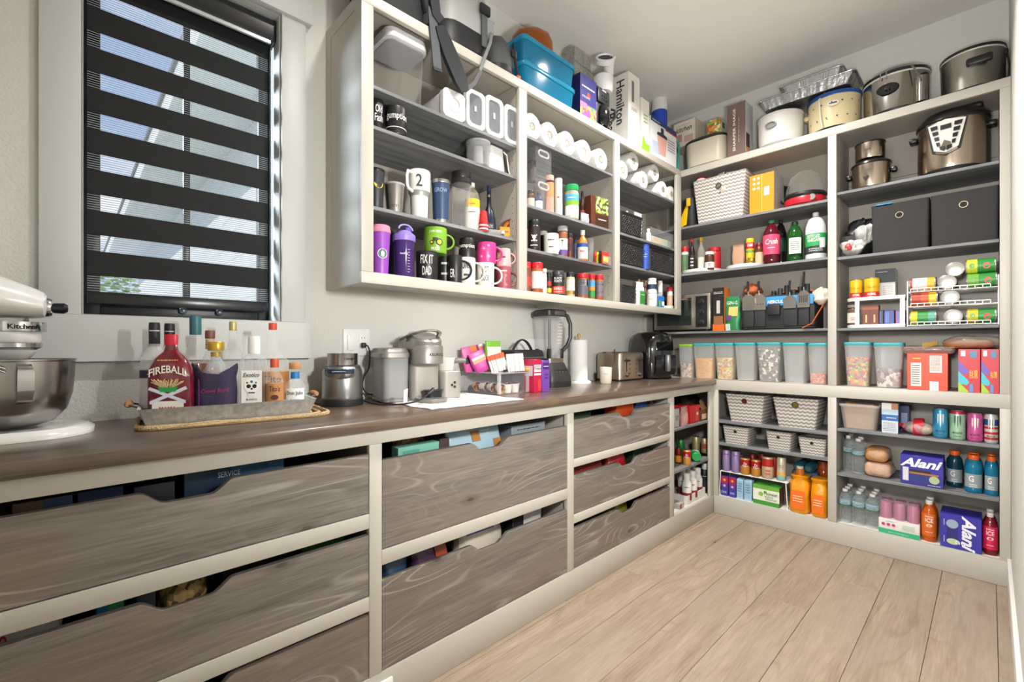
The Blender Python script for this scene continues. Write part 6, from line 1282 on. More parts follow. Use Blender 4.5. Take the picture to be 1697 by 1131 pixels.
bottle('toy_ball', 'red white and black ball at the corner of the chevron bin', 'ball', (p[0]-.085, p[1]+.135, ZA+.272), [(0.05, 0), (.7, .12), (1, .4), (1, .6), (.7, .88), (0.05, 1)], .04, .085, C('c8242c', .4), None, [(.3, .7, C('dcdcda', .4)), (.42, .58, C('1d1d1f', .4))])
t = T('tote_bag', 'black tote bag with bright yellow panel by the corner', 'bag', (XF+.1, Y(1139, XF)+.01, ZA), RZB); soft(t, 'body', .1, .14, .22, C('1c1c1e', .6), .04, amp=.004); G().add([(-.06, -.085, 0), (0, -.09, .02), (.012, -.088, .16), (-.005, -.08, .17), (-.06, -.078, .06)], [(0, 1, 2, 3, 4)]).build('yellow_panel', C('e2b60f', .5), t); G().bbox((0, -.1, .15), (.03, -.085, .21), .006).build('yellow_loop', C('d8a81a', .5), t)
p, sz = BBp(1242, 1282.5, XF-.005, .2, ZA, 288)
t = pack('orange_box', 'bright orange carton with white icons and label', 'box', p, sz, C('e08a12', .45), RZB, front=((C('e6a84a', .45), .5, 0, .53, 1), (C('eae6de', .5), .6, .42, .82, .64)), text=(('~6', .72, .53, .1, .18, INK),), sidef='+x', side=((C('b3a9a3', .5), 0, 0, 1, 1),))
for i in range(2):
    for j in range(3): decal(t, 'icon', disc(.0085, -sz[0]*.3+.026*i, sz[2]*(.9-.13*j), 12), WHITE, (0, -.1, 0), off=.001)
crumple('black_bag', 'crumpled black bag behind the orange carton', 'bag', (3.53, Y(1290, 3.5), ZA), (.04, .06, .125), BLKC, 6, .012)
p, r, h = RB(1300, 1368, XF+.13, ZA, 287)
t = T('popcorn_popper', 'red and black popcorn popper with clear dome lid', 'popcorn maker', p, RZB); G().lathe([(.8*r, 0), (1.02*r, .02), (1.05*r, .05), (.98*r, .07)], 32).build('base', C('b81a2a', .35), t); G().lathe([(.99*r, .055), (1.08*r, .075), (1.02*r, .09), (.9*r, .094)], 32).build('collar', C('1a1a1b', .4), t)
G().lathe([(.95*r, .092), (.93*r, .13), (.75*r, .2), (.4*r, .235), (0, .24)], 32).build('dome', CLEAR('d9d6d0', .05, .05), t); G().bbox((-r*1.22, -.03, .06), (-r*.95, .03, .085), .01).build('side_handle', C('18181a', .4), t); G().lathe([(0, .004), (.018, .004), (.02, 0)], 16, Matrix.Translation((r*.55, -r*.88, .045)) @ ROTX).build('badge', C('8f8a88', .4, .5), t)
# ---- second shelf: bottles on turntables
TTW = C('e3e1db', .4)
def turntable(lb, u0, u1, x, z): p, r, h = RB(u0, u1, x, z, 0); t = T('turntable', lb, 'turntable', p, 0, 'white turntables'); G().lathe([(r*.9, 0), (r*.98, .006), (r, .024), (r*.97, .026), (r*.95, .012), (0, .012)], 36).build('dish', TTW, t); return p, r
def bb(u0, u1, vt, x, z, nm, lb, kind, mat, cap=None, bands=(), text=(), group=None, cat='bottle', **k): p, r, h = RB(u0, u1, x, z, vt); return bottle(nm, lb, cat, p, kind, r, h, mat, cap, bands, text, group, n=20, **k)
BG = 'bottles and jars on the second back shelf'
turntable('white turntable of sauces at the corner of the second shelf', 1128, 1198, XF+.12, ZBs); zt = ZBs+.0125
bb(1129, 1141, 410, XF+.07, zt, 'spice_jar', 'red lidded jar with green and white label on the turntable', 'spice', C('b86a3a', .4), (1, .85, 1, RC), ((.1, .8, C('e0dcd2', .5)), (.1, .7, C('3a8a3a', .5))), group=BG)
bb(1141.5, 1152, 396, XF+.06, zt, 'soy_sauce_bottle', 'dark soy sauce bottle with red cap', 'shoulder', C('1d1614', .25), (.42, .9, 1, RC), ((.1, .5, C('2a2422', .5)),), (('~3', 1, .3, .3, WHITE),), BG)
bb(1156, 1168, 394, XF+.08, zt, 'vinegar_bottle', 'clear cruet bottle with yellow cap', 'wine', CLEAR('d8d2c0', .2, .06), (.5, .88, 1, C('d8a818', .4)), ((.08, .42, C('cfcabc', .5)),), group=BG)
bb(1167.5, 1184, 418, XF+.04, zt, 'spread_jar', 'jar of dark spread with white lid and label', 'jar', C('4a2a1c', .35), (.95, .84, 1, C('e4e0da', .4)), ((.1, .42, C('ddd8d0', .5)),), (('n', .4, .18, .25, RED),), BG, cat='jar')
bb(1174, 1195, 411, XF+.13, zt, 'peanut_butter_jar', 'big red peanut butter jar behind the spread', 'jar', C('a81f24', .35), (.95, .84, 1, C('b81c26', .4)), group=BG, cat='jar')
turntable('white turntable of oils in the middle of the second shelf', 1203, 1270, XF+.13, ZBs)
pouch('flour_pouch', 'tan kraft pouch leaning on the oil turntable', 'pouch', (XF+.13, Y(1224, XF+.13), zt), .085, .04, .17, C('b98f74', .6), RZB, BG, flat=.01)
t = bb(1236, 1250, 396, XF+.06, zt, 'cooking_spray', 'yellow cooking spray can with red cap', 'cyl', C('c2b21e', .35), (.95, .84, 1, C('a8161e', .35)), ((.62, .84, C('b81a24', .4)), (.48, .56, C('3f8a34', .4)), (.05, .28, pebbles('popped', ['8a6a1a', 'd8b83a', '4a3a1a'], 80))), (('PAM', 1.2, .12, .74, WHITE), ('~1', 1.1, .05, .52, WHITE)), BG, cat='can')
bb(1251, 1265, 404, XF+.12, zt, 'syrup_bottle', 'brown syrup bottle with cream label behind the soda', 'jar', C('6a3222', .3), (.8, .84, 1, C('7a1c1e', .4)), ((.1, .6, C('cdb894', .5)),), group=BG)
CR = 'c02844'
bb(1264, 1293, 366, XF+.05, ZBs, 'soda_bottle', 'red soda bottle with strawberry pink label', 'soda', CLEAR('5a1420', .75, .1, '7a2030'), (.36, .94, 1.0, C('1f8a5a', .4)), ((.22, .66, C('d84466', .4)),), (('Crush', 1.5, .12, .5, WHITE, .2), ('~1', .9, .05, .36, WHITE)), BG)
bb(1284, 1304, 365, XF+.16, ZBs, 'soda_bottle', 'dark cola bottle behind the red soda', 'soda', C('1a1214', .2), (.36, .94, 1.0, C('1c1c1e', .4)), ((.3, .6, C('1d3324', .4)),), group=BG)
bb(1304, 1331, 368, XF+.07, ZBs, 'juice_bottle', 'green plastic bottle with square white label', 'soda', CLEAR('1f5a24', .65, .1, '3a7a3e'), (.4, .92, 1.0, C('17371c', .4)), group=BG); o = [q for q in D.objects if q.name.startswith('juice_bottle')][-1]; decal(o, 'paper_label', (.07, .1), C('cfd6cc', .5), (0, 0, .1), rad=.0525, ang=hd(o.location)); lettering(o, '~5', .05, .06, INK, (0, 0, .1), rad=.0535, ang=hd(o.location))
t = bb(1334, 1370, 353, XF+.075, ZBs, 'vinegar_jug', 'white gallon jug lettered DISTILLED VINEGAR in green', [(.94, 0), (1, .03), (1, .62), (.96, .7), (.7, .86), (.3, .92), (.28, .94)], C('d4d6d8', .4), (.3, .92, 1.0, C('dfe0e0', .4)), ((.28, .54, C('24984a', .5)), (.12, .28, C('2b3032', .5))), (('DISTILLED', 1.3, .07, .48, WHITE, 0, -.25), ('VINEGAR', 1.2, .07, .4, WHITE, 0, -.25), ('~2', 1.4, .08, .2, WHITE)), BG, cat='jug')
A = hd(t.location); decal(t, 'facts_panel', (.035, .06), C('dfe4e0', .5), (0, 0, .1), rad=RB(1334, 1370, XF+.075, ZBs, 353)[1], ang=A+.65, off=.001)
# ---- third shelf: toaster oven, boxes, tool bag
yl, yr = Y(1083, XF), Y(1177.5, XF); w = yl-yr; h = ZB(1170, 485.5, XF)-ZCs
t = T('toaster_oven', 'steel toaster oven with glass door and three knobs', 'toaster oven', (XF+.14, (yl+yr)/2, ZCs), RZB)
G().bbox((-w/2, -.14, .012), (w/2, .13, h), .012).build('housing', C('a8a294', .3, .9), t)
for q in (-1, 1): G().bbox((q*w*.42-.012, -.12, 0), (q*w*.42+.012, -.1, .0125), .003).build('foot', C('1b1b1b', .5), t)
G().bbox((-w*.45, -.147, .03), (w*.22, -.138, h-.02), .006).build('door_frame', C('8f8a7e', .3, .9), t); BX('door_glass', (-w*.42, -.149, .045), (w*.19, -.146, h-.045), C('1c2421', .08), t); G().tube([(-w*.4, -.15, h-.035), (-w*.38, -.17, h-.038), (w*.16, -.17, h-.038), (w*.18, -.15, h-.035)], .007, 8).build('door_handle', C('b9b2a4', .2, 1), t)
BX('control_panel', (w*.26, -.145, .03), (w*.45, -.139, h-.02), C('1a1b1b', .25), t)
for k in range(3): G().lathe([(.021, 0), (.021, .004), (.015, .006), (.013, .018), (0, .02)], 18, Matrix.Translation((w*.355, -.145, h*(.24+.27*k))) @ ROTX).build('knob', C('222323', .3), t)
p, sz = BBp(1181, 1200, XF-.01, .1, ZCs, 477); t = pack('torch_box', 'black and orange box with a clear tube picture', 'box', p, sz, C('211d1b', .4), RZB, front=((C('d8641a', .4), 0, 0, 1, .16), (C('8a5a3a', .4), .1, .14, .9, .34), (C('b9b4ae', .4), .35, .4, .65, .7)), text=(('~2', .5, .88, .8, .06, WHITE),), sidef='+x', side=((C('d8701c', .4), 0, 0, 1, 1), (C('a84a16', .4), .2, .3, .8, .6)))
t = pouch('ginger_candy_bag', 'green sweet bag with ginger root picture', 'snack bag', (XF+.02, Y(1215, XF+.02), ZCs), .098, .05, ZB(1215, 492, XF)-ZCs, C('2c7a4a', .35), RZB, None, (('GIN-G', .5, .82, .7, .1, C('d8e4d0', .4)),), ((C('d9b466', .4), .3, .42, .9, .7), (C('5a3a78', .4), .15, .3, .5, .45), (C('b9c9bf', .4), 0, 0, .4, .2)), flat=.014)
yl, yr = Y(1231, XF), Y(1352, XF); w = yl-yr; h = ZB(1290, 487, XF)-ZCs
t = T('tool_bag', 'black canvas tool bag with a blue lettered band', 'tool bag', (XF+.12, (yl+yr)/2, ZCs), RZB)
soft(t, 'body', w*.98, .22, h*.97, C('202123', .75, bump=.25, bscale=180), .03, ((0, .97), (.05, 1), (.95, 1), (1, .97)), .0015); BX('blue_band', (-w*.46, -.119, h*.66), (w*.47, -.112, h*.93), C('2a86c4', .5), t, .003); lettering(t, 'HERCULES', w*.27, .02, WHITE, (-w*.0, -.1195, h*.78), slant=.25, bold=.02)
for k, (x0, x1) in enumerate(((-.49, -.33), (-.325, -.165), (.08, .27), (.28, .42), (.425, .49))): BX('pocket', (w*x0, -.128, h*.08), (w*x1, -.113, h*.64), C('26272a', .75, bump=.25, bscale=180), t, .006)
G().bbox((-w*.14, -.132, h*.4), (w*.04, -.113, h*.72), .008).build('flap_pocket', C('1b1c1e', .6), t); BX('hem', (-w*.49, -.126, .006), (w*.49, -.112, h*.07), C('191a1c', .7), t, .004)
SPT = C('b4b1aa', .25, 1)
def spat(lb, x, ang, slots, zt, bl=.075, bw=.07):
    q = T('spatula', lb, 'spatula', (XF+.0-.012, (yl+yr)/2-w*x, ZCs+h*.66), 0, 'spatulas in the tool bag', rot=(ang, 0, RZB))
    g = G(); g.loft([[(-bw/2*s, y, z) for y in (-.001, .001)]+[(bw/2*s, y, z) for y in (.001, -.001)] for z, s in ((-.02, 1), (bl*.7, 1), (bl, .4))]); g.build('blade', SPT, q)
    G().tube([(0, 0, bl*.9), (0, -.004, bl+.03)], .005, 6).build('shank', SPT, q); G().tube([(0, -.004, bl+.02), (0, -.005, bl+.06), (0, 0, zt)], .011, 8, flat=.6).build('handle', C('1f1f20', .4), q)
    for k in range(slots): BX('slot', (-bw*.3+bw*.6/max(1, slots-1)*k-.003, -.0014, .012), (-bw*.3+bw*.6/max(1, slots-1)*k+.003, .0014, .055 if slots > 4 else .02), C('2a2a2c', .6), q)
spat('plain wide steel spatula in the end pocket', -.4, .1, 0, .17, .085, .08); spat('wide steel spatula with four round holes', -.25, .05, 4, .165, .085, .08); spat('narrow steel scraper in the middle pocket', .17, -.05, 0, .15, .06, .07); spat('slotted steel turner with black handle', .35, -.08, 5, .2, .085, .065)
crumple('leather_glove', 'orange leather glove lying on the tool bag end', 'glove', (XF+.1, (yl+yr)/2+w*.42, ZCs+h*.975), (.07, .05, .045), C('a8552a', .6), 2, .01)
t = T('rope_bundle', 'bundle of orange webbing over the tool bag', 'strap', (XF+.13, (yl+yr)/2-w*.2, ZCs+h*.98), RZB)
for k in range(4): G().tube([(-w*.22, -.05+.03*k, .012+.012*(k % 2)), (0, -.06+.03*k, .03), (w*.26, -.05+.03*k, .01)], .014, 8, flat=.45).build('webbing', C('d8821c' if k % 2 else 'c05a1c', .6), t)
TLB = ['first black tool handle from the corner end of the tool bag', 'slate tool handle second in the tool bag row', 'black tool handle third in the tool bag row', 'slate tool handle behind the narrow scraper', 'black tool handle fifth in the tool bag row', 'slate tool handle nearest the divider in the tool bag']
for k in range(6): bottle('screwdriver', TLB[k], 'tool', (XF+.06, (yl+yr)/2-w*(-.02+.09*k)+.03, ZCs+h*.8), 'cyl', .014, .07+.015*(k % 3), C('2a3238' if k % 2 else '17181a', .4), group='tool handles in the bag')
crumple('work_glove', 'white and orange work glove hanging by the divider', 'glove', (XF+.03, YD1+.045, ZCs+h*.62), (.045, .04, .055), C('cfc4b0', .8), 3, .01)
t = T('orange_strap', 'orange webbing strap drooping at the divider', 'strap', (XF-.012, YD1+.07, ZCs), RZB); G().tube([(-.06, -.02, .004), (-.01, -.015, .03), (.02, -.01, .09), (.045, 0, .14)], .013, 8, flat=.3).build('webbing', C('d06a2a', .6), t)
# ---- worktop-level shelf: cereal canisters
TLID = C('3aa6ae', .4); CG = 'cereal canisters on the long shelf'
def cani(lb, u0, u1, vt, fill=None, fz=0, lid=TLID, x=XF+.01, z=ZM2):
    p, sz = BBp(u0, u1, x, .11, z, vt); return canister('cereal_canister', lb, p, sz[0]*.98, .11, sz[2], lid, fill, fz, RZB, CG)
cani('canister of round oat cereal with lime green lid', 1123, 1146, 571, pebbles('cer_oat', ['b9a284', '8f7658', 'cdb89a'], 75), .42, C('8fbf2e', .4))
cani('canister of golden crumbs with teal lid beside the green lidded one', 1147, 1182, 569.5, pebbles('cer_gold', ['d89a3a', 'c8842a', 'e0aa4a'], 220, bump=.3), .58)
cani('canister of mixed yellow fruity cereal', 1183, 1214.5, 569, pebbles('cer_fruit', ['d8a83a', 'e0c04a', 'c8604a', '8aa64a', 'd8cf9a'], 85), .6)
cani('nearly empty canister with a dusting of cereal', 1216, 1251, 568.5, C('c4a98f', .9), .03)
cani('canister full of dark and white checked cereal', 1252.5, 1293, 568, pebbles('cer_dark', ['5a4c42', '8a7a6c', 'd8d2c8', '463a32', '6a5a4e'], 70), .84)
cani('empty clear canister with teal lid', 1295, 1335, 568.5)
cani('canister with a low layer of pink and orange cereal', 1337, 1371, 569, pebbles('cer_pink', ['d0825e', 'c86a5a', 'd8a07a', 'b9584a'], 90), .26)
# ================================================================ back shelving, lower bay
CB = 'chevron bins on the lower shelves'
cbin('fabric_bin', 'chevron bin with red filling showing in its grommet', 1202, 1266, 655, .6424, .26, gr=.019, hole=C('8a1f2a', .5), group=CB, taper=.8); cbin('fabric_bin', 'chevron bin with yellow filling showing in its grommet', 1280, 1357, 661, .6424, .26, gr=.021, hole=C('8a8420', .5), group=CB, taper=.8, ring=C('77756f', .3, .9))
for u0, u1, vt, lb in ((1197, 1240, 708, 'small chevron bin nearest the corner'), (1268.5, 1311, 716.5, 'small chevron bin in the middle of three'), (1322, 1369, 727, 'small chevron bin beside the divider')): cbin('fabric_bin', lb, u0, u1, vt, .4884, .2, CHV2, group='small chevron bins', gr=.012, gz=.72, taper=.85)
ZF = .1228
t = T('shelf_riser', 'white wire shelf riser holding drink cans', 'shelf riser', (XF+.09, (Y(1193, XF)+Y(1303, XF))/2, ZF), RZB); w = Y(1193, XF)-Y(1303, XF); rh = ZB(1248, 791, XF)-ZF
for x in (-w/2, w/2):
    for y in (-.085, .085): G().tube([(x*1.03, y, 0), (x*.98, y, rh)], .003, 6).build('leg', WHITE, t)
for k in range(12): G().tube([(-w/2, -.085+.0154*k, rh), (w/2, -.085+.0154*k, rh)], .0022, 6).build('wire', WHITE, t)
for x in (-w/2, 0, w/2): G().tube([(x, -.085, rh-.004), (x, .085, rh-.004)], .003, 6).build('cross_wire', WHITE, t)
ZRI = ZF+rh+.003; CN = 'drink cans on the riser'; CT = C('b9b9b9', .25, .9)
def can(lb, u0, u1, vt, x, z, col, bands=(), text=(), kind='can', group=CN): return bb(u0, u1, vt, x, z, 'drink_can', lb, kind, C(col, .3, .35), None, ((.965, .99, CT),)+tuple(bands), text, group, cat='can')
t = can('slim lilac can with yellow fruit dot', 1197, 1211, 745, XF+.035, ZRI, '9a86b4', kind='tallcan', text=(('~1', 1.1, .08, .8, INK),)); decal(t, 'fruit_dot', ('o', .011), C('dcb82a', .4), (0, 0, .045), rad=.0245, ang=hd(t.location)+.15); decal(t, 'fruit_dot', ('o', .011), C('c8406a', .4), (0, 0, .06), rad=.0242, ang=hd(t.location)-.2)
t = can('slim lilac can with pink melon dot', 1212, 1227, 747, XF+.035, ZRI, '9a86b4', kind='tallcan', text=(('~1', 1.1, .08, .8, INK),)); decal(t, 'fruit_dot', ('o', .014, .016), C('c83a66', .4), (0, 0, .055), rad=.0245, ang=hd(t.location))
for i, (u0, u1, vt, lb) in enumerate(((1226.5, 1244, 758, 'gold and red soda can beside the lilac cans'), (1244.5, 1261.5, 761, 'gold and red soda can next to the tall red can'))): can(lb, u0, u1, vt, XF+.035, ZRI, 'c88a3a', ((.5, .88, C('a81f26', .3, .3)),), (('Dr', .6, .16, .66, WHITE), ('Pepper', 1.2, .12, .52, WHITE, .2)))
can('tall red and cream energy can', 1262, 1283, 756, XF+.04, ZRI, 'cdb494', ((.55, .9, C('b83024', .3, .3)),), (('~2', .8, .3, .3, RED),), 'tallcan')
can('second tall red can behind the first', 1276, 1290, 757, XF+.1, ZRI, 'c8402a', (), (), 'tallcan')
can('pale can with teal and gold foot', 1287, 1303, 757, XF+.045, ZRI, 'cfc8b4', ((.03, .22, C('7fb4b0', .4)), (.22, .35, C('d8a84a', .4))), (('~2', 1, .15, .6, C('b98a4a', .4)),), 'tallcan')
for u0, lb, cc in ((1216, 'lilac can in the second row', '9a86b4'), (1240, 'dark red soda can in the second row', '7a1c22'), (1256, 'red soda can at the back of the riser', '8a2026')): can(lb, u0, u0+15, 752, XF+.105, ZRI, cc)
CA = 'drink cartons under the riser'
def carton(lb, u0, u1, vt, col, front, text=()):
    p, sz = BBp(u0, u1, XF+.005, .05, ZF, vt); return pack('drink_carton', lb, 'carton', p, (sz[0]*.96, .05, sz[2]), C(col, .4), RZB, front=front, text=text, group=CA)
for i, (u0, u1) in enumerate(((1195, 1206.5), (1208, 1219.5))):
    t = carton(('red and purple drink carton at the corner', 'red and purple drink carton beside the blue ones')[i], u0, u1, 790+2*i, '3a3a9a', ((C('a8243e', .4), 0, .66, 1, 1), (C('5a2a86', .4), 0, .4, 1, .66)), (('~2', .5, .2, .7, .12, WHITE),)); decal(t, 'fruit_print', disc(.008, 0, .11), C('e8a04a', .4), (0, -.026, 0)); decal(t, 'burst_print', star(.014, 9, .3, 0, .07), C('d8c4e8', .4), (0, -.026, 0))
for i, (u0, u1) in enumerate(((1220.5, 1231.5), (1233, 1246))): carton(('pale blue drink carton beside the purple ones', 'pale blue drink carton beside the green juice box')[i], u0, u1, 795+2.5*i, 'a3c6da', ((C('8fb6d0', .4), .1, .1, .9, .9),), (('~4', .5, .6, .6, .5, C('4a7a9a', .4)),))
p, sz = BBp(1248, 1291.5, XF-.005, .1, ZF, 806); t = pack('juice_box_case', 'white and green organic juice case under the riser', 'box', p, sz, C('3f8f34', .4), RZB, front=((C('dfe2d2', .4), 0, .22, 1, .8), (C('6aa63a', .4), 0, .8, 1, 1)), text=(('Honest', .68, .62, .5, .16, C('2a4a2a', .5)), ('KIDS', .62, .45, .3, .1, C('4a7a3a', .5)), ('ORGANIC', .7, .33, .45, .09, C('4a7a3a', .5))), sidef='+x', side=((C('6a4a3a', .5), 0, 0, 1, 1),)); decal(t, 'fruit_print', disc(.014, -.03, .07), C('8fb85a', .4), (0, -.0505, 0), off=.0016); decal(t, 'badge', disc(.009, -.005, .085), C('4f9a34', .4), (0, -.0505, 0), off=.002)
for i, u in enumerate((1327, 1344)): 
    t = T('water_jug', ('blue plastic bottle lying end-on above the orange bag', 'second blue bottle lying end-on above the orange bag')[i], 'bottle', (XF+.17, Y(u, XF+.12), ZF+.27), 0, 'blue bottles lying behind', rot=(0, PI/2, 0)); G().lathe([(.02, -.12), (.029, -.1), (.029, .1), (.024, .12)], 20).build('body', CLEAR('2a6a80', .6, .1, '4a96b0'), t); G().lathe([(.013, -.125), (.02, -.12)], 16).build('base_ring', C('1d4a5a', .3), t)
pack('drink_case', 'plain blue case under the lying blue bottles', 'box', (XF+.2, Y(1336, XF+.12), ZF), (.13, .2, .238), C('2a5a78', .5), RZB)
ORB = C('e2930c', .3, bump=.3, bscale=40)
for i, (u0, u1, vt, lb) in enumerate(((1306, 1340, 790, 'yellow-orange plastic bag of puffs lettered in pale print'), (1341, 1371, 797, 'yellow-orange plastic bag of puffs beside the divider'))):
    p, sz = BBp(u0+.6, u1-.8, XF-.01, .13, ZF, vt); t = T('puff_bag', lb, 'snack bag', p, RZB, 'orange puff bags'); L = [[(x, y, sz[2]*f) for x, y in rrect(sz[0]*s, .13*s, .03, 4)] for f, s in ((0, .9), (.1, 1), (.5, 1.0), (.78, .96), (.9, .8), (1.0, .95))]; noisy(G().loft(L), .005, i+3, 7).build('bag', ORB, t); decal(t, 'orange_print', rect(sz[0]*.7, sz[2]*.5, 0, sz[2]*.36), C('e8701c', .4), (0, -.0715, 0)); lettering(t, '~3', sz[0]*.5, sz[2]*.2, C('f2e2c2', .4), (0, -.073, sz[2]*.4), off=.002)
bottle('puff_jar', 'orange jar with white lid standing in the puff bag', 'jar', (XF+.05, Y(1322, XF), ZF+.18), 'spice', .024, .1, C('b8641c', .3), (.8, .84, 1, C('cfc6b4', .4))); bottle('orange_bottle', 'amber bottle behind the bag by the divider', 'bottle', (XF+.2, Y(1362, XF+.15), ZF), 'spice', .04, .3, CLEAR('b8521c', .7, .1, 'd8742a'), (.8, .84, 1, C('a84a1a', .4)))
# ================================================================ back shelving, bay by the right wall
ZA, ZBs, ZCs = 2.0564, 1.6764, 1.2604
def pot(nm, lb, u0, u1, vt, x, z, body, lidm, cat='slow cooker', lidh=.18, foot=True):
    p, r, h = RB(u0, u1, x, z, vt); t = T(nm, lb, cat, p, RZB)
    if foot: G().lathe([(r*.9, 0), (r*.95, h*.05), (r*.98, h*.07)], 36).build('foot', C('1b1b1b', .5), t)
    G().lathe([(r*.97, h*.07), (r, h*.12), (r, h*(1-lidh))], 36).build('housing', body, t); G().lathe([(r*1.0, h*(1-lidh)), (r*1.05, h*(1.02-lidh)), (r*1.03, h*(1.07-lidh)), (r*.8, h*.98), (r*.3, h), (0, h)], 36).build('lid', lidm, t); return t, p, r, h
SB = C('b3a594', .24, 1); LB = C('191817', .3)
t, p, r, h = pot('mini_cooker', 'small steel slow cooker carrying another on top', 1411, 1476, 268, XF+.1, ZA, SB, LB); G().lathe([(.013, 0), (.013, .012), (0, .014)], 14, Matrix.Translation((-r*.1, -r, h*.35)) @ ROTX).build('dial', C('1b1b1b', .4), t); lettering(t, '~1', .03, .004, INK, (0, 0, h*.6), rad=r, ang=-PI/2)
for q in (-1, 1): G().bbox((q*r*1.16-.014, -.022, h*.5), (q*r*1.16+.014, .022, h*.66), .008).build('side_handle', LB, t)
t, p2, r2, h2 = pot('mini_cooker', 'tiny steel warmer stacked on the small slow cooker', 1417, 1467, 238, XF+.1, ZA+h+.001, SB, LB, lidh=.1, foot=False); G().lathe([(.02, h2), (.024, h2+.008), (0, h2+.01)], 14).build('lid_knob', LB, t); lettering(t, '~2', .03, .012, INK, (0, 0, h2*.5), rad=r2, ang=-PI/2)
t, p, r, h = pot('pressure_cooker', 'large steel electric pressure cooker with dark control panel', 1518, 1637, 190, XF+.135, ZA, SB, C('1d1c1c', .25), 'pressure cooker', .2)
A = -PI/2-.12
def sect(pts, rr, mat, nm, off=.004):
    g = G(); n = len(pts); g.add([((rr+off)*math.cos(A+x/rr), (rr+off)*math.sin(A+x/rr), h*.5+z) for x, z in pts], [tuple(range(n))]); return g.build(nm, mat, t)
hh = h*.36
sect([(-.085, hh*.86), (0, hh*.95), (.085, hh*.86), (.055, -hh*.5), (.0, -hh*.72), (-.055, -hh*.5)], r, C('1a1a1b', .3), 'panel_bezel'); sect([(-.074, hh*.76), (0, hh*.84), (.074, hh*.76), (.046, -hh*.4), (0, -hh*.58), (-.046, -hh*.4)], r, C('cfcdc8', .4), 'control_panel', .0052)
for k in range(4):
    for q in (-1, 1): sect([(q*(.062-.008*k), hh*(.68-.25*k)), (q*(.032-.003*k), hh*(.66-.25*k)), (q*(.03-.003*k), hh*(.5-.25*k)), (q*(.057-.008*k), hh*(.5-.25*k))], r, C('202021', .3), 'key', .0064)
sect([(-.02, hh*.62), (.02, hh*.62), (.02, hh*.42), (-.02, hh*.42)], r, C('2a2c2c', .2), 'display', .0064)
for q in (-1, 1): sect([(q*.004, -hh*.3), (q*.024, -hh*.28), (q*.02, -hh*.42), (q*.004, -hh*.52)], r, C('202021', .3), 'key', .0064)
for q in (-1, 1): G().bbox((q*r*1.1-.02, -.035, h*.66), (q*r*1.1+.015, .035, h*.74), .01).build('side_handle', C('1b1a1a', .4), t)
G().bbox((-.03, -.05, h*.96), (r*.85, .05, h*1.06), .015).build('lid_handle', C('1a1919', .4), t)
# second shelf: bags and black bins
crumple('trash_bags', 'crumpled black plastic bags heaped at the divider', 'bag', (XF+.15, Y(1425, XF+.1), ZBs), (.08, .075, .12), C('1d2022', .3, bump=.5, bscale=30), 7, .016)
t = T('wire_basket', 'dark basket of plastic bags beside the divider', 'basket', (XF+.06, Y(1408, XF+.06), ZBs), RZB); BX('back', (-.04, .0, 0), (.05, .004, .13), C('2a2623', .6), t); BX('frame', (-.04, -.06, 0), (.05, .0, .006), C('2a2623', .6), t)
crumple('grocery_bag', 'white plastic bag with red print stuffed on the shelf', 'bag', (XF+.045, Y(1413, XF+.045), ZBs+.006), (.035, .055, .045), C('b9b4ae', .5, var=.35, bscale=25), 3, .016); crumple('grocery_bag', 'clear crinkled plastic bag on top of the white one', 'bag', (XF+.06, Y(1433, XF+.06), ZBs+.07), (.04, .045, .055), CLEAR('dcdcd8', .5, .2), 9, .014)
o = crumple('red_wrapper', 'red and white crumpled wrapper in the white bag', 'wrapper', (XF+.006, Y(1405, XF), ZBs+.035), (.01, .012, .022), C('b8242c', .4), 4, .006)
BFB = C('2b2a2a', .8, bump=.25, bscale=220)
for i, (u0, u1, vt, lb) in enumerate(((1444, 1540, 335, 'black cloth cube bin with blue tab, next to the bags'), (1542, 1656, 316, 'black cloth cube bin against the right side'))):
    p, sz = BBp(u0, u1, XF-.005, .27, ZBs, vt); t = fabric_bin('cloth_cube', lb, p, sz[0], .27, sz[2], BFB, C('343332', .8), RZB, .97, 'black cube bins', C('cfc3a4', .25, .9), C('1d1a18', .6), .019, .74)
    if i == 0: BX('blue_tab', (-sz[0]*.42, -.136, sz[2]*.985), (-sz[0]*.12, -.128, sz[2]*1.03), C('2a86c0', .4), t)
# third shelf: two tier stand and can rack
t = T('two_tier_stand', 'white two tier corner stand with cans', 'shelf stand', (XF+.08, (Y(1400, XF)+Y(1500, XF))/2, ZCs), RZB); w = Y(1400, XF)-Y(1500, XF); sh = ZB(1450, 492, XF)-ZCs
pl = [(w/2, -.09), (w/2, .09), (-w/2, .09), (-w/2, 0)]+arc(-w/2+.09, 0, .09, PI, 1.5*PI, 8)
for nm, z in (('lower_tier', .0), ('upper_tier', sh-.018)): G().prism(pl, z, z+.006).prism([(x*1.01, y*1.01) for x, y in pl], z+.006, z+.018).build(nm, TTW, t)
for x, y in ((w*.46, -.08), (w*.46, .08), (-w*.28, -.08)): BX('post', (x-.01, y-.006, .018), (x+.01, y+.006, sh-.018), TTW, t)
TN = 'cans on the two tier stand'
def tin(lb, u0, u1, vt, x, z, col, bands=(), text=(), group=TN, kind='tin'): return bb(u0, u1, vt, x, z, 'food_can', lb, kind, C(col, .35, .2), None, ((.96, 1.0, CT), (.0, .04, CT))+tuple(bands), text, group, cat='can')
for i, (u0, u1, vt) in enumerate(((1408, 1430, 464), (1431.5, 1458, 461))): tin(('yellow chilli can with red oval near the divider', 'yellow chilli can with red oval beside the boxed bottle')[i], u0, u1, vt, XF+.05, ZCs+sh+.0005, 'd8a818', ((.04, .28, C('b8282a', .4)), (.6, .95, C('d8b01e', .4))), (('HORMEL', 1.1, .12, .16, WHITE), ('~1', 1, .08, .5, RED)))
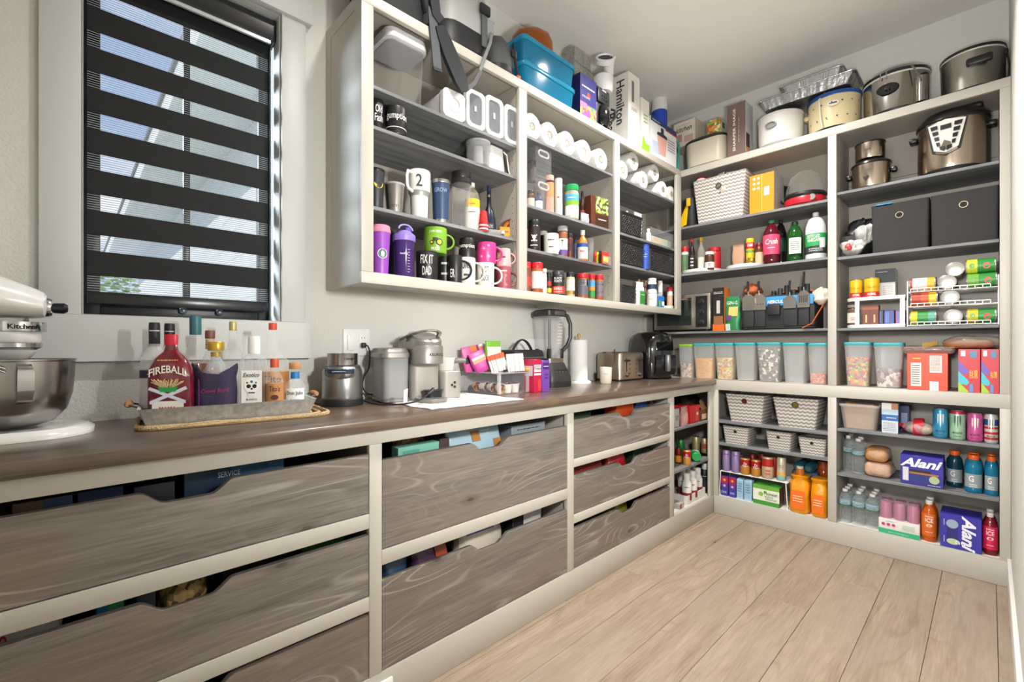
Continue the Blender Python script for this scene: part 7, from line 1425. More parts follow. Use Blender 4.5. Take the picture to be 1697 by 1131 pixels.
p, sz = BBp(1450, 1484, XF+.09, .08, ZCs+sh+.0005, 446); pack('bottle_box', 'white and black boxed bottle on the upper tier', 'box', p, sz, C('c9c9c6', .45), RZB, front=((C('23262c', .45), 0, .52, 1, 1),), text=(('~1', .35, .9, .6, .04, WHITE), ('~5', .65, .25, .5, .35, C('8a8a86', .4))))
bb(1404, 1426, 506, XF+.05, ZCs+.0185, 'preserve_jar', 'jar with white band on the lower tier', 'jar', C('5a4436', .35), (1, .86, 1, C('8a8274', .4)), ((.1, .6, C('cfc8ba', .5)),), (('~2', 1, .2, .3, RED),), TN, cat='jar')
p, sz = BBp(1429, 1456, XF+.01, .06, ZCs+.0185, 506); pack('seasoning_box', 'brown twin packet box on the lower tier', 'box', p, sz, C('6a3522', .45), RZB, front=((C('8a4a2e', .45), 0, .76, 1, .9), (C('53281a', .45), .48, 0, .52, .75), (C('d9a86a', .45), .2, .1, .3, .5), (C('d9a86a', .45), .7, .1, .8, .5)))
for u0, u1, col, lb in ((1457, 1464, '3a3c44', 'dark slim can on the lower tier'), (1465, 1482, '3a4a86', 'blue box on the lower tier'), (1484, 1500, 'a8386a', 'pink and blue box on the lower tier')):
    p, sz = BBp(u0, u1, XF+.03, .05, ZCs+.0185, 514); pack('packet_box', lb, 'box', p, sz, C(col, .4), RZB, front=((C('5a6ab0', .4), .1, .1, .5, .9),), group=TN)
yl, yr = Y(1504, XF), Y(1655, XF); w = yl-yr
t = T('can_rack', 'white wire three tier rack of lying food cans', 'can rack', (XF+.1, (yl+yr)/2, ZCs), RZB); TZ = [.006, ZB(1580, 503, XF)-ZCs-.008, ZB(1580, 478, XF)-ZCs-.006]
rk_h = TZ[2]+.06
for x in (-w/2, w/2):
    for y in (-.1, .1): G().tube([(x, y, 0), (x, y, rk_h)], .003, 6).build('upright', WHITE, t)
for z in TZ:
    for y in (-.1, -.04, .02, .08): G().tube([(-w/2, y, z), (w/2, y, z+(.0))], .0025, 6).build('tier_wire', WHITE, t)
    G().tube([(-w*.46, -.104, z+.016), (w*.42, -.104, z+.016)], .003, 6).build('front_rail', WHITE, t)
    for k in range(12): G().tube([(-w*.46+w*.88*k/11, -.104, z+.001), (-w*.46+w*.88*k/11, -.104, z+.016)], .002, 5).build('rail_picket', WHITE, t)
RKG = 'cans lying in the wire rack'
def lie(lb, u, tier, across, col, bands=(), x=XF+.036, L=.108, r=.037, dz=0, text=()):
    y = Y(u, x); z = ZCs+TZ[tier]+.0035+r+dz
    if across: rot = (PI/2, 0, 0)                        # axis along y: label to the aisle
    else: rot = (0, -PI/2, 0)                           # end towards the aisle
    t = T('food_can', lb, 'can', (x+(0 if across else .02), y, z), 0, RKG, rot=rot)
    pr = [(r*a, -L/2+L*b) for a, b in ((.94, 0), (1, .01), (1, .03), (.97, .045), (.97, .955), (1, .97), (1, .99), (.93, 1))]
    G().lathe(pr, 28).build('body', C('b3b0aa', .3, .8), t)
    for a, b, c in bands: G().lathe([(r*.975, -L/2+L*a), (r*.975, -L/2+L*b)], 28).build('label_band', C(c, .4), t)
    for zz, sg in ((L/2+.0004, 1),): 
        for q in (.86, .6, .3): G().lathe([(r*q*.96, zz-.002), (r*q, zz-.001)], 24).build('end_ring', C('6d6a64', .35, .8), t)
        G().lathe([(0, zz-.0025), (r*.9, zz-.0025)], 24).build('end_plate', C('a19e97', .42, .8), t)
    if text and across:
        for wd, wv, hv, zv, mt in text: lettering(t, wd, wv, hv, mt, (0, 0, zv), rad=r*.99, ang=PI*1.0, roll=-PI/2)
    return t
GR = (('.', 0, 0, 0, 0),)
GRN, LIM = '2f8a3c', 'c9d23a'
def veg(lb, u, tier, dz=0, c1=LIM):
    t = lie(lb, u, tier, True, GRN, ((.05, .4, c1), (.4, .95, GRN)), dz=dz); decal(t, 'shield_logo', ('o', .016, .013), C('c8402a', .4), (0, 0, .022), rad=.0363, ang=PI+.1); decal(t, 'bean_print', ('o', .012, .01), C('5f9a34', .4), (0, 0, -.03), rad=.0363, ang=PI); return t
lie('white and yellow label can on the top tier', 1529, 2, True, '', ((.05, .14, 'a8423a'), (.14, .68, 'd8d2c8'), (.68, .95, 'd8a82a'))); lie('can end facing out on the top tier', 1570, 2, False, ''); lie('can end facing out, stacked highest', 1583, 2, False, '', dz=.066, x=XF+.06)
veg('green bean can stacked on the top tier by the wall side', 1625, 2, .072); veg('green vegetable can below another on the top tier', 1627, 2, 0, '6aa63a')
lie('orange tomato label can on the middle tier', 1532, 1, True, '', ((.05, .4, 'a83a24'), (.4, .68, 'c8522a'), (.68, .95, 'd8b42a'))); lie('can end facing out on the middle tier', 1575, 1, False, '')
lie('green and yellow corn can on the bottom tier', 1530, 0, True, '', ((.05, .3, 'd8c02a'), (.3, .7, GRN), (.7, .95, '5a9a8a'))); lie('can end facing out on the bottom tier', 1580, 0, False, ''); veg('corn can with green label at the rack end', 1626, 0, 0, 'd8b82a')
# long shelf by the right wall: canisters, cartons, bread
cani('canister of fruity ring cereal in the right bay', 1397.5, 1443, 567.5, pebbles('cer_ring', ['d8842a', 'c84a3a', '8aa63a', 'd8c04a', 'a84a7a'], 80), .66); cani('canister of dark cereal in the right bay', 1446.5, 1497, 568.5, pebbles('cer_choc', ['7a5f58', '5a443e', 'b9a49a', '8a706a', 'd6cac4'], 65), .42)
p, sz = BBp(1503, 1571, XF-.008, .2, ZM2, 586); t = pack('cereal_case', 'bright orange-red carton with white panels', 'box', p, sz, C('dd3f14', .4), RZB, front=((C('dcd8d2', .5), .1, .1, .36, .74), (C('d8d4ce', .5), .56, .48, .86, .94), (C('e0dcd6', .5), .56, .0, .78, .24)), text=(('~9', .23, .42, .2, .56, INK), ('~12', .71, .72, .24, .4, C('8a6a5a', .4))), sidef='+x', side=((C('a83c18', .4), 0, 0, 1, 1),)); lettering(t, '~1', sz[0]*.2, .018, C('e8c02a', .4), (-sz[0]*.25, -.102, sz[2]*.86))
t = T('egg_tray', 'clear plastic tray of chocolates lying on the orange carton', 'tray', (p[0]-.02, p[1]+.0, ZM2+sz[2]+.004), 0, rot=(.09, 0, RZB)); G().loft([[(x, y, z) for x, y in rrect(.21*s, .11*s, .015, 3)] for z, s in ((0, .94), (.012, 1), (.03, 1), (.034, .95))]).build('shell', CLEAR('b9a49a', .35, .15), t)
for k in range(10): G().ball((-.08+.04*(k % 5), -.025+.05*(k//5), .014), (.02, .018, .01), 10, 6).build('chocolate', C('6a4638', .5), t)
for i, (u0, u1) in enumerate(((1588, 1624.5), (1626, 1656))):
    p, sz = BBp(u0, u1, XF-.008, .2, ZM2, 579); t = pack('cereal_box', ('red cereal box with purple teal and green arrows, first of two', 'red cereal box with arrows against the right side')[i], 'box', p, (sz[0], .2, sz[2]), C('bf1428', .4), RZB, group='red cereal boxes', r=.001); w, d, h = sz[0], .2, sz[2]; M1 = (0, -d/2, 0)
    for k, (cc, z) in enumerate((('6a4aa8', .47), ('3ab0c0', .22), ('9ac02a', -.03))): decal(t, 'arrow_print', [(-w/2, h*(z+.27)), (-w*.5+w*.45, h*(z+.06)), (-w*.5+w*.5, h*max(.01, z)), (-w*.5+w*.4, h*max(0, z-.06)), (-w/2, h*max(0, z-.02))], C(cc, .4), M1, off=.0006+.0003*k)
    lettering(t, 'LUCKY', w*.5, w*.17, C('f0b42a', .4), (w*.1, -d/2-.001, h*.42), roll=PI/2, bold=.03, off=.0014); lettering(t, 'CHARMS', w*.52, w*.17, C('f0b42a', .4), (w*.3, -d/2-.001, h*.42), roll=PI/2, bold=.03, off=.0014)
    for cc, x, z, ww, hh in (('e8e6e4', -.28, .9, .22, .13), ('3a7a9a', .2, .88, .3, .16), ('3a8ac8', .1, .1, .16, .18)): decal(t, 'printed_panel', rect(w*ww, h*hh, w*x, h*z), C(cc, .4), M1, off=.0018)
t = T('bread_bag', 'plastic bag of hot dog buns lying on the red boxes', 'bread', (XF+.08, Y(1611, XF+.05), ZM2+h+.002), RZB)
for k in range(3): G().ball((-.06+.045*k, -.02+.01*k, .026), (.05, .035, .026), 14, 10).build('bun', C('b0713a', .7, var=.15, bscale=30), t)
noisy(G().ball((0, 0, .034), (.115, .075, .034), 24, 12), .006, 5, 6).build('film', CLEAR('d8cfc4', .3, .12), t); G().loft([[(-.13, y, z) for y, z in ((-.012, .02), (.012, .02), (.012, .04), (-.012, .04))], [(-.19, y, z) for y, z in ((-.035, .0), (.035, .0), (.03, .03), (-.03, .03))]]).build('knot', C('b9963a', .4), t)
# lower bay by the right wall
ZL1, ZL2 = .6744, .4144
yl, yr = Y(1390, XF), Y(1457, XF); w = yl-yr; h = ZB(1424, 671, XF)-ZL1
t = T('food_tub', 'clear plastic tub of brown paper filters', 'tub', (XF+.09, (yl+yr)/2, ZL1), RZB)
def rg(s, z, q=0): return [(x, y, z) for x, y in rrect(w*s-q, .18*s-q, .02, 4)]
G().loft([rg(.8, 0), rg(.97, h*.9), rg(.96, h*.9), rg(.79, .003)]).build('tub', CLEAR('dcd6d0', .22, .15), t); G().loft([rg(.97, h*.88), rg(1.02, h*.92), rg(1.02, h*.97), rg(.97, h)], cap=False).build('rim', CLEAR('e6e2de', .6, .2), t); soft(t, 'paper_contents', w*.72, .13, h*1.0, C('b4906c', .8), .02, ((.04, .95), (.6, 1.1), (.85, 1.15), (1, .9)), .004)
p, sz = BBp(1461, 1488.5, XF+.0, .06, ZL1, 669); t = pack('oat_carton', 'blue and white milk carton on the shelf', 'carton', p, sz, C('cdd2da', .45), RZB, front=((C('2f62a8', .45), 0, .42, 1, .62), (C('b9cfe2', .45), 0, .62, 1, .8), (C('e2ded6', .45), 0, .8, .6, 1), (C('b0764a', .45), .6, .8, 1, 1)), text=(('~6', .5, .22, .8, .3, C('7a828c', .4)), ('~1', .6, .52, .6, .08, WHITE)), sidef='+x', side=((C('34508a', .5), 0, 0, 1, 1),))
t = T('bread_bag', 'red and white bag of bread rolls tied in the middle', 'bread', (XF+.06, Y(1514, XF+.05), ZL1), RZB); G().ball((.03, 0, .036), (.055, .045, .035), 18, 12).build('rolls', C('c9b49c', .7, var=.2, bscale=30), t); noisy(G().ball((.02, 0, .038), (.068, .05, .037), 22, 12), .005, 2, 8).build('film', CLEAR('d8cfca', .35, .12), t); noisy(G().loft([[(-.03, y, z+.035) for y, z in disc(.028, n=10)], [(-.05, y, z+.045) for y, z in disc(.008, n=10)], [(-.085, y, z+.05) for y, z in disc(.034, n=10)]]), .004, 3).build('gathered_end', C('c8243a', .4), t); noisy(G().loft([[(.0, y, z+.04) for y, z in disc(.048, n=14)], [(.04, y, z+.045) for y, z in disc(.048, n=14)]], cap=False), .003, 4).build('red_print', C('c41f34', .4), t)
p, sz = BBp(1490, 1507, XF+.15, .06, ZL1, 672); pack('navy_box', 'navy box behind the red bread bag', 'box', p, sz, C('22345a', .45), RZB, front=((C('8a9ab8', .45), .2, .3, .8, .7),))
MC = 'energy drink cans'
MNS = [(1545.5, 1571.5, 676, '3a8fb8', 'blue energy drink can beside the bread'), (1573, 1600.5, 679, '9fc9a8', 'mint green energy drink can'), (1602, 1629.5, 683.5, 'cf5a9a', 'pink energy drink can'), (1630.5, 1654.5, 685, 'd6d2cc', 'energy drink can with red stripes and blue corner')]
for i, (u0, u1, vt, cc, lb) in enumerate(MNS):
    bd = [(.86, .965, C(cc if i != 1 else 'b82a4a', .3, .35))]
    if i == 3: bd = [(.12, .2, C('b8303a', .35, .2)), (.3, .38, C('b8303a', .35, .2)), (.48, .55, C('b8303a', .35, .2)), (.6, .8, C('2f4a8a', .35, .2))]
    t = can(lb, u0, u1, vt, XF+.036, ZL1, cc, bd, (('MONSTER', 1.2, .06, .24, INK), ('~1', 1, .05, .13, INK)), group=MC); p, r, h = RB(u0, u1, XF+.036, ZL1, vt); A = hd(p)
    for k, (dx, l0) in enumerate(((-.32, .34), (0, .44), (.32, .34))):
        g = G(); pts = [(-.0025, .82), (.004, .8), (.003, .8-l0*.6), (0.0, .8-l0), (-.003, .8-l0*.5)]; rr = r+.0012; g.add([(rr*math.cos(A+dx+q/rr), rr*math.sin(A+dx+q/rr), h*z) for q, z in pts], [tuple(range(5))]); g.build('claw_mark', C('dfe4e0' if i != 1 else '5a6a62', .35, .3), t)
BTW = CLEAR('e6ecec', .07, .05); WBG = 'water bottles'
def water(lb, u0, u1, vt, x, z): return bb(u0, u1, vt, x, z, 'water_bottle', lb, 'pet', BTW, (.44, .92, 1.0, C('dcdcda', .4)), ((.52, .66, C('8fb0b8', .45)), (.52, .56, C('5a9a6a', .45)), (.62, .65, C('cfd8da', .45))), (('~1', 1, .05, .6, C('2a4a86', .4)),), WBG, liquid=(.84, CLEAR('dfe8ea', .02, .05)))
def extra(t, n, dx, lbs):
    for k in range(n): dup(t, (t.location.x+dx*(k+1), t.location.y, t.location.z), label=lbs[k])
t = water('water bottle beside the bread loaves', 1411, 1434, 727, XF+.06, ZL2); extra(t, 1, .075, ['second row water bottle behind the bread loaves'])
t = water('water bottle at the divider on the middle shelf', 1397, 1415, 722, XF+.09, ZL2); extra(t, 1, .075, ['second row water bottle at the divider on the middle shelf'])
for i, (u0, u1, vt, lb) in enumerate(((1390, 1411, 810, 'divider side'), (1412, 1434, 814, 'middle'), (1434, 1458, 819, 'pink pack side'))):
    t = water('front water bottle of the '+lb+' column on the bottom shelf', u0, u1, vt, XF+.035, ZF); extra(t, 2, .068, ['second water bottle in the '+lb+' column', 'rearmost water bottle in the '+lb+' column'])
for i, (u, z, sx, sz_, cc, lb) in enumerate(((1453, .085, .052, .04, 'b98046', 'upper loaf of bread in a clear bag'), (1455, 0, .06, .042, 'c9a084', 'lower loaf of bread in a clear bag'))):
    t = T('bread_loaf', lb, 'bread', (XF+.08, Y(u, XF+.05), ZL2+z), RZB, 'bread loaves'); G().bbox((-sx, -.06, 0), (sx, .1, sz_*1.9), .026, seg=4).build('loaf', C(cc, .75, var=.22, bscale=20), t); noisy(G().ball((.005, .01, sz_), (sx*1.15, .1, sz_*.97), 22, 12), .004, i, 8).build('film', CLEAR('e4ddd6', .2, .12), t)
ALB = C('322e9a', .35)
p, sz = BBp(1492, 1563, XF-.008, .14, ZL2, 757); t = pack('energy_case', 'purple can case with white script lying flat', 'box', p, (sz[0], .14, sz[2]), ALB, RZB, front=((C('2a2782', .4), 0, 0, 1, .4), (C('1c1a14', .5), .22, .42, .72, .52), (C('a8683a', .5), .22, .36, .9, .44), (C('26327a', .5), .22, .12, .9, .38), (C('cfd0d8', .5), .06, .12, .2, .58))); w, d, h = sz[0], .14, sz[2]; lettering(t, 'Alani', w*.9, h*.3, C('e8e8f2', .4), (0, -d/2-.001, h*.76), slant=.35, bold=.035, off=.0016); decal(t, 'can_print', disc(h*.13, w*.3, h*.25), C('a8b88a', .4), (0, -d/2, 0), off=.0022); lettering(t, '~1', w*.3, h*.06, C('cfd0e8', .4), (w*.3, -d/2-.001, h*.06))
SPD = 'sports drink bottles'
def sport(lb, u0, u1, vt, x, mat, lq):
    t = bb(u0, u1, vt, x, ZL2, 'sports_drink', lb, 'sport', mat, (.64, .88, 1.0, C('dd5f16', .4)), ((.14, .5, C('8f9a9c', .4)),), (('G', .55, .16, .38, WHITE, 0, -.25), ('~2', .9, .1, .2, WHITE)), SPD); p, r, h = RB(u0, u1, x, ZL2, vt); g = G(); A = hd(p)-.22; g.add([((r*.96)*math.cos(A+q/r), (r*.96)*math.sin(A+q/r), h*z) for q, z in ((0, .4), (.006, .37), (.002, .37), (.003, .33), (-.004, .375), (0, .375))], [(0, 1, 2, 3, 4, 5)]); g.build('bolt_mark', C('d8521c', .4), t); return t
BL1 = CLEAR('1a7aa0', .75, .08, '3aa0c0'); t = sport('turquoise sports drink beside another turquoise one', 1597.5, 1629, 754, XF+.05, BL1, 0); t2 = sport('turquoise sports drink against the right side', 1631, 1655, 757, XF+.045, BL1, 0)
extra(t, 1, .08, ['second row turquoise sports drink']); extra(t2, 1, .08, ['second row sports drink at the right side']); sport('dark teal sports drink behind the purple case', 1568, 1596, 747, XF+.11, CLEAR('123a48', .85, .1, '2a5a6a'), 0)
# bottom shelf: can pack, iced drinks, purple case
p, sz = BBp(1456, 1524, XF-.008, .14, ZF, 834); w, d, h = sz[0], .14, sz[2]
t = T('can_multipack', 'pink cans in clear wrap on a white and green tray', 'drink pack', p, RZB); G().bbox((-w/2, -d/2, 0), (w/2, d/2, h*.44), .002).build('card_tray', C('dcd6d0', .5), t); decal(t, 'green_band', rect(w, h*.14, 0, h*.07), C('2fa67a', .4), (0, -d/2, 0), off=.0016)
for k in range(3): decal(t, 'fruit_print', disc(.008, -w*.38+.022*k, h*.28), C('c23a72', .4), (0, -d/2, 0), off=.0018)
lettering(t, '~4', w*.3, h*.16, C('7ab89a', .4), (w*.24, -d/2-.001, h*.27)); lettering(t, '~1', w*.5, h*.03, WHITE, (0, -d/2-.0012, h*.06)); lettering(t, '~1', w*.2, h*.05, C('3aa67a', .4), (-w*.2, -d/2-.0012, h*.38))
for k in range(3):
    for j in range(2): G().lathe([(a, b+.002) for a, b in prof('can', w/6.4, h*.95)], 20, Matrix.Translation((-w/3+w/3*k, -d*.22+d*.44*j, 0))).build('can', C('b8708f', .35, .3), t)
G().loft([[(x, y, z) for x, y in rrect(w*1.0*s, d*1.0*s, .025, 4)] for z, s in ((h*.44, 1), (h*.9, 1), (h*.99, .93))]).build('clear_wrap', CLEAR('e6dde2', .10, .08), t)
ICG = 'flavoured water bottles'
def ice(lb, u0, u1, vt, m, lab, dot):
    t = bb(u0, u1, vt, XF+.035, ZF, 'flavored_water', lb, 'ice', m, (.47, .9, 1.0, C('e2ddd6', .4)), ((.14, .68, lab),), (('SPARKLING', 1.1, .035, .62, WHITE), ('ICE', 1.05, .1, .53, WHITE), ('~1', 1, .035, .24, WHITE)), ICG); p, r, h = RB(u0, u1, XF+.035, ZF, vt); A = hd(p); decal(t, 'diamond_mark', ('o', .012, .008), C('dcd6d8', .4), (0, 0, h*.4), rad=r+.001, ang=A); decal(t, 'fruit_mark', ('o', .006), C(dot, .4), (0, 0, h*.4), rad=r+.002, ang=A); return t
t = ice('orange flavoured water bottle beside the pink can pack', 1526.5, 1553, 829, CLEAR('c85a14', .8, .1, 'e8842a'), C('cf641c', .4), 'e8901c'); extra(t, 1, .07, ['second row orange flavoured water'])
t = ice('red flavoured water bottle beside the purple case', 1628, 1654, 850, CLEAR('7a1620', .85, .1, 'a82a36'), C('cf2450', .4), 'd8452a'); extra(t, 1, .07, ['second row red flavoured water'])
p, sz = BBp(1558, 1627, XF-.01, .16, ZF, 856); t = pack('energy_case', 'purple can case standing on end with script running down', 'box', p, (sz[0], .16, sz[2]), ALB, RZB, text=(('~1', .1, .75, .05, .2, WHITE, PI/2), ('~1', .1, .25, .05, .2, WHITE, PI/2))); w, d, h = sz[0], .16, sz[2]; lettering(t, 'Alani', h*.92, w*.34, C('e8e8f2', .4), (w*.2, -d/2-.001, h*.5), roll=-PI/2, slant=.35, bold=.035, off=.0018); lettering(t, 'nu', w*.24, h*.1, C('e8e8f2', .4), (w*.0, -d/2-.001, h*.2), off=.002)
decal(t, 'can_print', rect(w*.28, h*.5, -w*.2, h*.5), C('232070', .4), (0, -d/2, 0), off=.0008); decal(t, 'can_top_print', disc(w*.15, -w*.2, h*.72), C('8fa6b8', .4), (0, -d/2, 0), off=.0012); decal(t, 'can_base_print', disc(w*.16, -w*.18, h*.2, 18, w*.1), C('b9c89a', .4), (0, -d/2, 0), off=.0012); decal(t, 'swirl_print', disc(.018, -w*.3, h*.97), C('3f8a4a', .4), (0, -d/2, 0), off=.001) if 0 else None
# ================================================================ goods in the drawers (seen through the gaps)
DB = [z0+.0185 for (_, _, z0, _) in DR]
def clampx(u0, u1, y, k): a, b = DR[k][0]+.048, DR[k][1]-.048; return max(a, X(u0, y)), min(b, X(u1, y))
def inn(nm, lb, cat, u0, u1, y, d, drw, ztop, col, rz=0, **k):
    a, b = clampx(u0, u1, y, drw); return pack(nm, lb, cat, ((a+b)/2, y+d/2, DB[drw]), (b-a, d, ztop-DB[drw]), C(col, .5), rz, **k)
def bagin(nm, lb, u0, u1, y, d, drw, ztop, mat, seed=1, **k):
    a, b = clampx(u0, u1, y, drw); return pouch(nm, lb, k.pop('cat', 'bag'), ((a+b)/2, y+d/2, DB[drw]), b-a, d, ztop-DB[drw], mat, seed=seed, **k)
inn('service_box', 'navy box lettered SERVICE in the first drawer', 'box', 305, 470, -.47, .16, 0, .832, '16324a', text=(('SERVICE', .42, .88, .22, .08, C('b9c4cc', .5)),), front=((C('1f4f72', .5), .45, .6, 1, 1),))
inn('game_box', 'black shiny box leaning in the scoop of the first drawer', 'box', 222, 290, -.5, .1, 0, .822, '1b1c26'); inn('board_game', 'brown edged book set at the near end of the first drawer', 'book', 20, 120, -.5, .2, 0, .828, '4a3320', front=((C('1c2a4a', .5), .5, .7, 1, 1),)); inn('blue_folder', 'dark blue folder beside the book set', 'folder', 128, 205, -.48, .14, 0, .826, '182648')
bagin('chip_bag', 'white crinkled bag with red letters in the second drawer', -40, 110, -.5, .1, 1, .575, C('cfcdc8', .4), 2, text=(('do', .22, .85, .18, .2, RED),)); inn('snack_box', 'blue snack box in the second drawer', 'box', 160, 205, -.5, .08, 1, .572, '1f6aa8', front=((C('2f8a5a', .5), .4, .5, 1, 1),)); bagin('nut_bag', 'clear bag of brown granola in the scoop of the second drawer', 262, 350, -.49, .12, 1, .58, pebbles('granola', ['6a5230', '8a6c3c', '4a3a22', 'a88a52'], 60), 3); inn('clear_tub', 'dark clear tub beside the granola bag', 'tub', 226, 258, -.5, .1, 1, .57, '2c3236'); inn('green_box', 'dark green packet at the far end of the second drawer', 'box', 500, 575, -.48, .1, 1, .574, '2f5a2a'); inn('dark_box', 'black carton in the middle of the second drawer', 'box', 370, 490, -.46, .12, 1, .56, '1a1a1c')
bagin('red_bag', 'dark red bag in the lowest drawer', 470, 590, -.5, .12, 2, .32, C('6a1418', .4), 4); inn('black_carton', 'black carton in the scoop of the lowest drawer', 'box', 380, 455, -.48, .12, 2, .305, '1c1c1f')
bagin('granola_bag', 'clear bag of granola behind the teal box', 655, 715, -.45, .08, 3, .818, MATS['granola'], 5); inn('teal_box', 'pale teal box at the near end of the wide drawer', 'box', 660, 728, -.5, .045, 3, .808, '79b8a4', front=((C('5a9a90', .5), .1, .75, .5, .95),)); inn('brown_box', 'dark brown box beside the blue pouch', 'box', 729, 745, -.48, .1, 3, .81, '4a3a38')
bagin('cookie_pouch', 'pale blue pouch with cookie pictures filling the drawer scoop', 748, 842, -.49, .12, 3, .836, C('9fbccb', .35), 6, panels=((C('a8743a', .4), .42, .8, .56, .93), (C('a8743a', .4), .78, .66, .92, .8)), text=(('~2', .66, .9, .16, .08, WHITE),)); inn('grey_box', 'grey printed box lying at the far end of the wide drawer', 'box', 848, 925, -.46, .2, 3, .808, '8a9298', text=(('~1', .5, .93, .7, .04, INK),)); inn('green_bag', 'dark green bag at the back of the wide drawer', 'bag', 720, 900, -.3, .1, 3, .835, '25331f')
bagin('blue_bag', 'blue and clear crinkled bag in the deep lower drawer', 632, 690, -.5, .14, 4, .425, C('26486a', .35), 7); bagin('purple_bag', 'dark purple and orange bags in the deep lower drawer', 692, 752, -.49, .12, 4, .43, C('4a2a4a', .35), 8, panels=((C('a8421c', .4), .6, .7, 1, .95),))
bagin('flour_sack', 'white flour sack with blue band in the lower drawer scoop', 770, 845, -.49, .14, 4, .452, C('d2c8b8', .6), 9, panels=((C('2f4fa0', .4), .15, .84, .75, .88),), text=(('~3', .45, .94, .6, .06, INK),)); inn('black_tub', 'black lidded tub in the deep lower drawer', 'tub', 850, 868, -.47, .1, 4, .43, '26282a')
t = T('white_tub', 'white rounded tub under the rail of the lower drawer', 'tub', (min(X(905, -.44), DR[4][1]-.13), -.4, DB[4])); G().loft([[(x, y, z) for x, y in rrect(.15*s, .12*s, .03, 4)] for z, s in ((0, .9), (.27, 1), (.272, 1.04), (.285, 1.04), (.29, .98))]).build('tub', C('d6d4d0', .4), t)
bagin('green_packet', 'green packet in the top small drawer', 955, 990, -.5, .1, 5, .83, C('24402a', .4), 3); inn('orange_pot', 'orange lidded pot in the scoop of the top small drawer', 'pot', 1022, 1050, -.48, .08, 5, .832, 'cf4f1a'); inn('blue_packet', 'blue packet beside the orange pot', 'packet', 1054, 1072, -.48, .08, 5, .832, '26498a'); inn('tan_packet', 'tan packet at the far end of the top small drawer', 'packet', 1078, 1104, -.47, .1, 5, .826, '6a5442')
bagin('red_packet', 'red packets at the near end of the middle small drawer', 953, 1010, -.5, .12, 6, .565, C('8a1f20', .4), 4); bagin('red_bag', 'bright red bag in the scoop of the middle small drawer', 1015, 1044, -.49, .1, 6, .574, C('b81f2e', .35), 5); inn('dark_green_box', 'dark green box in the middle small drawer', 'box', 1050, 1100, -.47, .1, 6, .562, '22361f')
bagin('orange_packet', 'orange packet in the lowest small drawer', 1075, 1106, -.49, .1, 7, .322, C('a8451c', .4), 6); inn('brown_carton', 'brown carton in the lowest small drawer', 'box', 956, 1020, -.48, .12, 7, .318, '4a3a2c'); bagin('yellow_packet', 'green and yellow packet in the lowest small drawer scoop', 1024, 1046, -.48, .1, 7, .32, C('8a8a2c', .4), 7)
# ================================================================ open bay at the end of the base cabinet
Z4a, Z4b = .6454, .3834
inn2 = lambda nm, lb, cat, u0, u1, vt, y, d, z, col, **k: (lambda p, sz: pack(nm, lb, cat, p, sz, C(col, .45), 0, **k))(*BWp(u0, u1, y, d, z, vt))
inn2('bar_box', 'red snack box with white lettering in the open bay', 'box', 1131, 1142, 672, -.5, .06, Z4a, 'b81a1e', text=(('~1', .5, .8, .8, .08, WHITE),)); inn2('bar_box', 'larger red snack box beside the cardboard box', 'box', 1144, 1159, 672, -.52, .07, Z4a, 'c4161a', text=(('~1', .75, .5, .6, .16, WHITE, PI/2),), front=((C('d8402a', .4), .6, .1, .8, .9),))
inn2('grey_carton', 'grey and white carton at the near side of the open bay', 'box', 1118, 1126, 678, -.52, .08, Z4a, 'a9aaa8', text=(('~3', .5, .5, .7, .3, INK),)); pouch('pink_bag', 'pinkish clear bag hanging over the shelf of the open bay', 'bag', (X(1134, -.53), -.525, Z4a), .075, .04, .12, CLEAR('c89a94', .6, .2), 0, None, seed=4)
t = T('cardboard_box', 'open brown cardboard box in the open bay', 'box', (X(1163, -.5), -.46, Z4a)); BX('box', (-.05, -.06, 0), (.05, .06, .075), C('6a4630', .7), t); G().add([(-.05, -.06, .075), (.05, -.06, .075), (.02, -.03, .13), (-.04, -.04, .14)], [(0, 1, 2, 3)]).build('flap', C('9a6a42', .7), t); BX('label', (-.045, -.0615, .01), (.03, -.0602, .045), C('d9c0a4', .5), t)
crumple('dark_bag', 'dark bag with red top at the back of the open bay', 'bag', (X(1142, -.32), -.3, Z4a), (.12, .08, .09), C('2a2422', .5, var=.5, bscale=12), 3, .012)
def c4(lb, u0, u1, vt, y, cc, bands=(), kind='can', text=()): p, r, h = RW(u0, u1, y, Z4b, vt); return bottle('drink_can', lb, 'can', p, kind, r, h, C(cc, .3, .35), None, ((.965, .99, CT),)+tuple(bands), text, 'cans in the open bay', n=18)
c4('green soda can behind the red ones', 1121, 1135, 728, -.36, '1f7a34'); c4('dark red soda can at the partition', 1119, 1130, 742, -.46, '7a2018', ((.1, .5, C('c8842a', .4)),)); c4('gold and red soda can standing at the shelf edge', 1131.5, 1145, 745, -.515, 'c8903a', ((.5, .88, C('a81f26', .3, .3)),), text=(('Dr', .5, .14, .66, WHITE), ('Pepper', 1.1, .1, .52, WHITE)))
c4('tall cream can in the open bay', 1147, 1160, 723, -.42, 'b9a878', kind='tallcan'); c4('tall gold can with red print in the open bay', 1161.5, 1174, 725, -.45, 'c4b184', ((.3, .6, C('b85a4a', .4)),), 'tallcan')
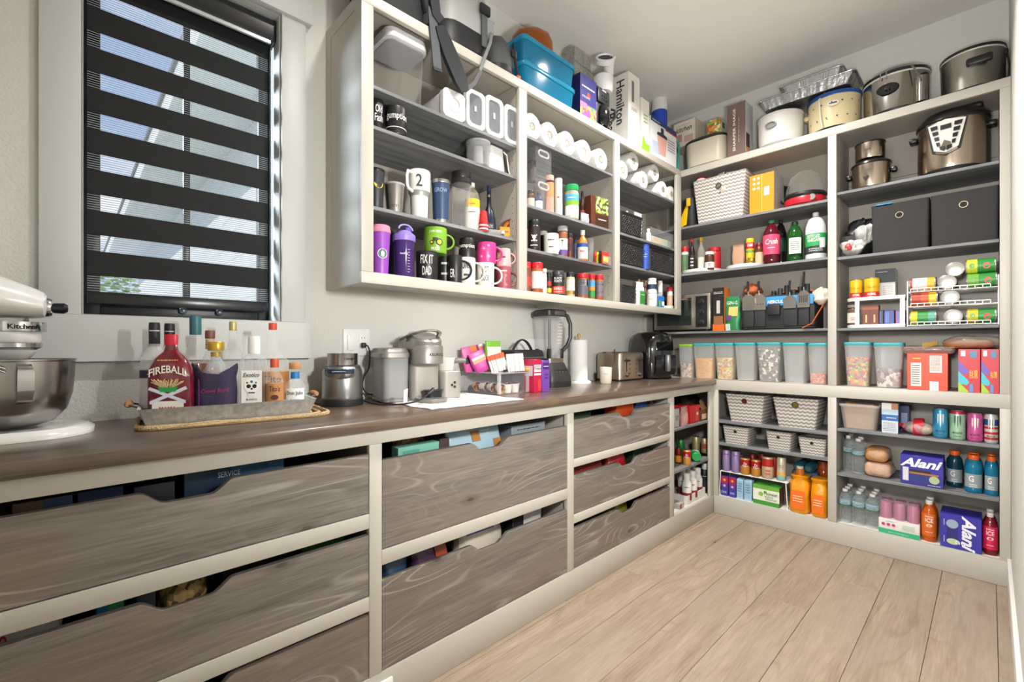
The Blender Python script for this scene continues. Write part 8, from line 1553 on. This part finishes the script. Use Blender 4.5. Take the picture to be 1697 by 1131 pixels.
x = X(1152, -.5); t = T('drink_can', 'green and white soda can lying on its side', 'can', (x, -.5, Z4b+.034), 0, 'cans in the open bay', rot=(PI/2, 0, -1.0)); G().lathe([(a, b-.06) for a, b in prof('can', .033, .12)], 18).build('body', C('2f9a4a', .3, .3), t); G().lathe([(.0335, -.03), (.0335, .02)], 18).build('label_band', C('d6dcd6', .4), t)
PS = 'protein shakes in the open bay'; k = 0
def shake(lb, u, y, blk=False):
    p = (X(u, y), y, ZF+.006); return bottle('protein_shake', lb, 'bottle', p, [(.92, 0), (1, .03), (1, .62), (.75, .74), (.62, .78), (.62, .8)], .031, .19, C('232323' if blk else 'd6d4d0', .4), (.66, .79, 1.0, C('d9d7d3', .4)), ((.1, .35, C('3a3a3a' if blk else '7a2a22', .4)),), (('~1', .9, .08, .55, WHITE if blk else INK),), PS, n=16)
for u, y, lb in ((1138, -.5, 'white protein shake at the front of the tray'), (1147.5, -.5, 'white protein shake in the middle of the tray front'), (1156, -.49, 'white protein shake at the far end of the tray front'), (1131, -.42, 'white shake in the second row by the partition'), (1139.5, -.42, 'white shake in the second row middle'), (1148.5, -.42, 'white shake in the second row far end'), (1127, -.34, 'white shake at the back by the partition'), (1136, -.34, 'white shake at the back')): shake(lb, u, y)
shake('black protein shake beside the white tray', 1167.5, -.47, True); shake('black protein shake at the back of the bay', 1160, -.38, True)
t = T('card_tray', 'low white card tray round the protein shakes', 'tray', ((X(1134, -.5)+X(1161, -.5))/2, -.435, ZF)); w = X(1161, -.5)-X(1131, -.5)
for a, b in (((-w/2, -.09, 0), (w/2, .09, .003)), ((-w/2, -.092, 0), (w/2, -.089, .06)), ((-w/2-.002, -.09, 0), (-w/2, .09, .06)), ((w/2, -.09, 0), (w/2+.002, .09, .06))): BX('card_wall', a, b, C('d9d6d0', .6), t)
pack('shake_carton', 'flattened grey carton at the near side of the bottom shelf', 'box', (X(1123, -.5), -.48, ZF), (.06, .1, .035), C('a9a6a2', .5), 0, front=((C('8a2a26', .4), .0, .1, .4, .9),))
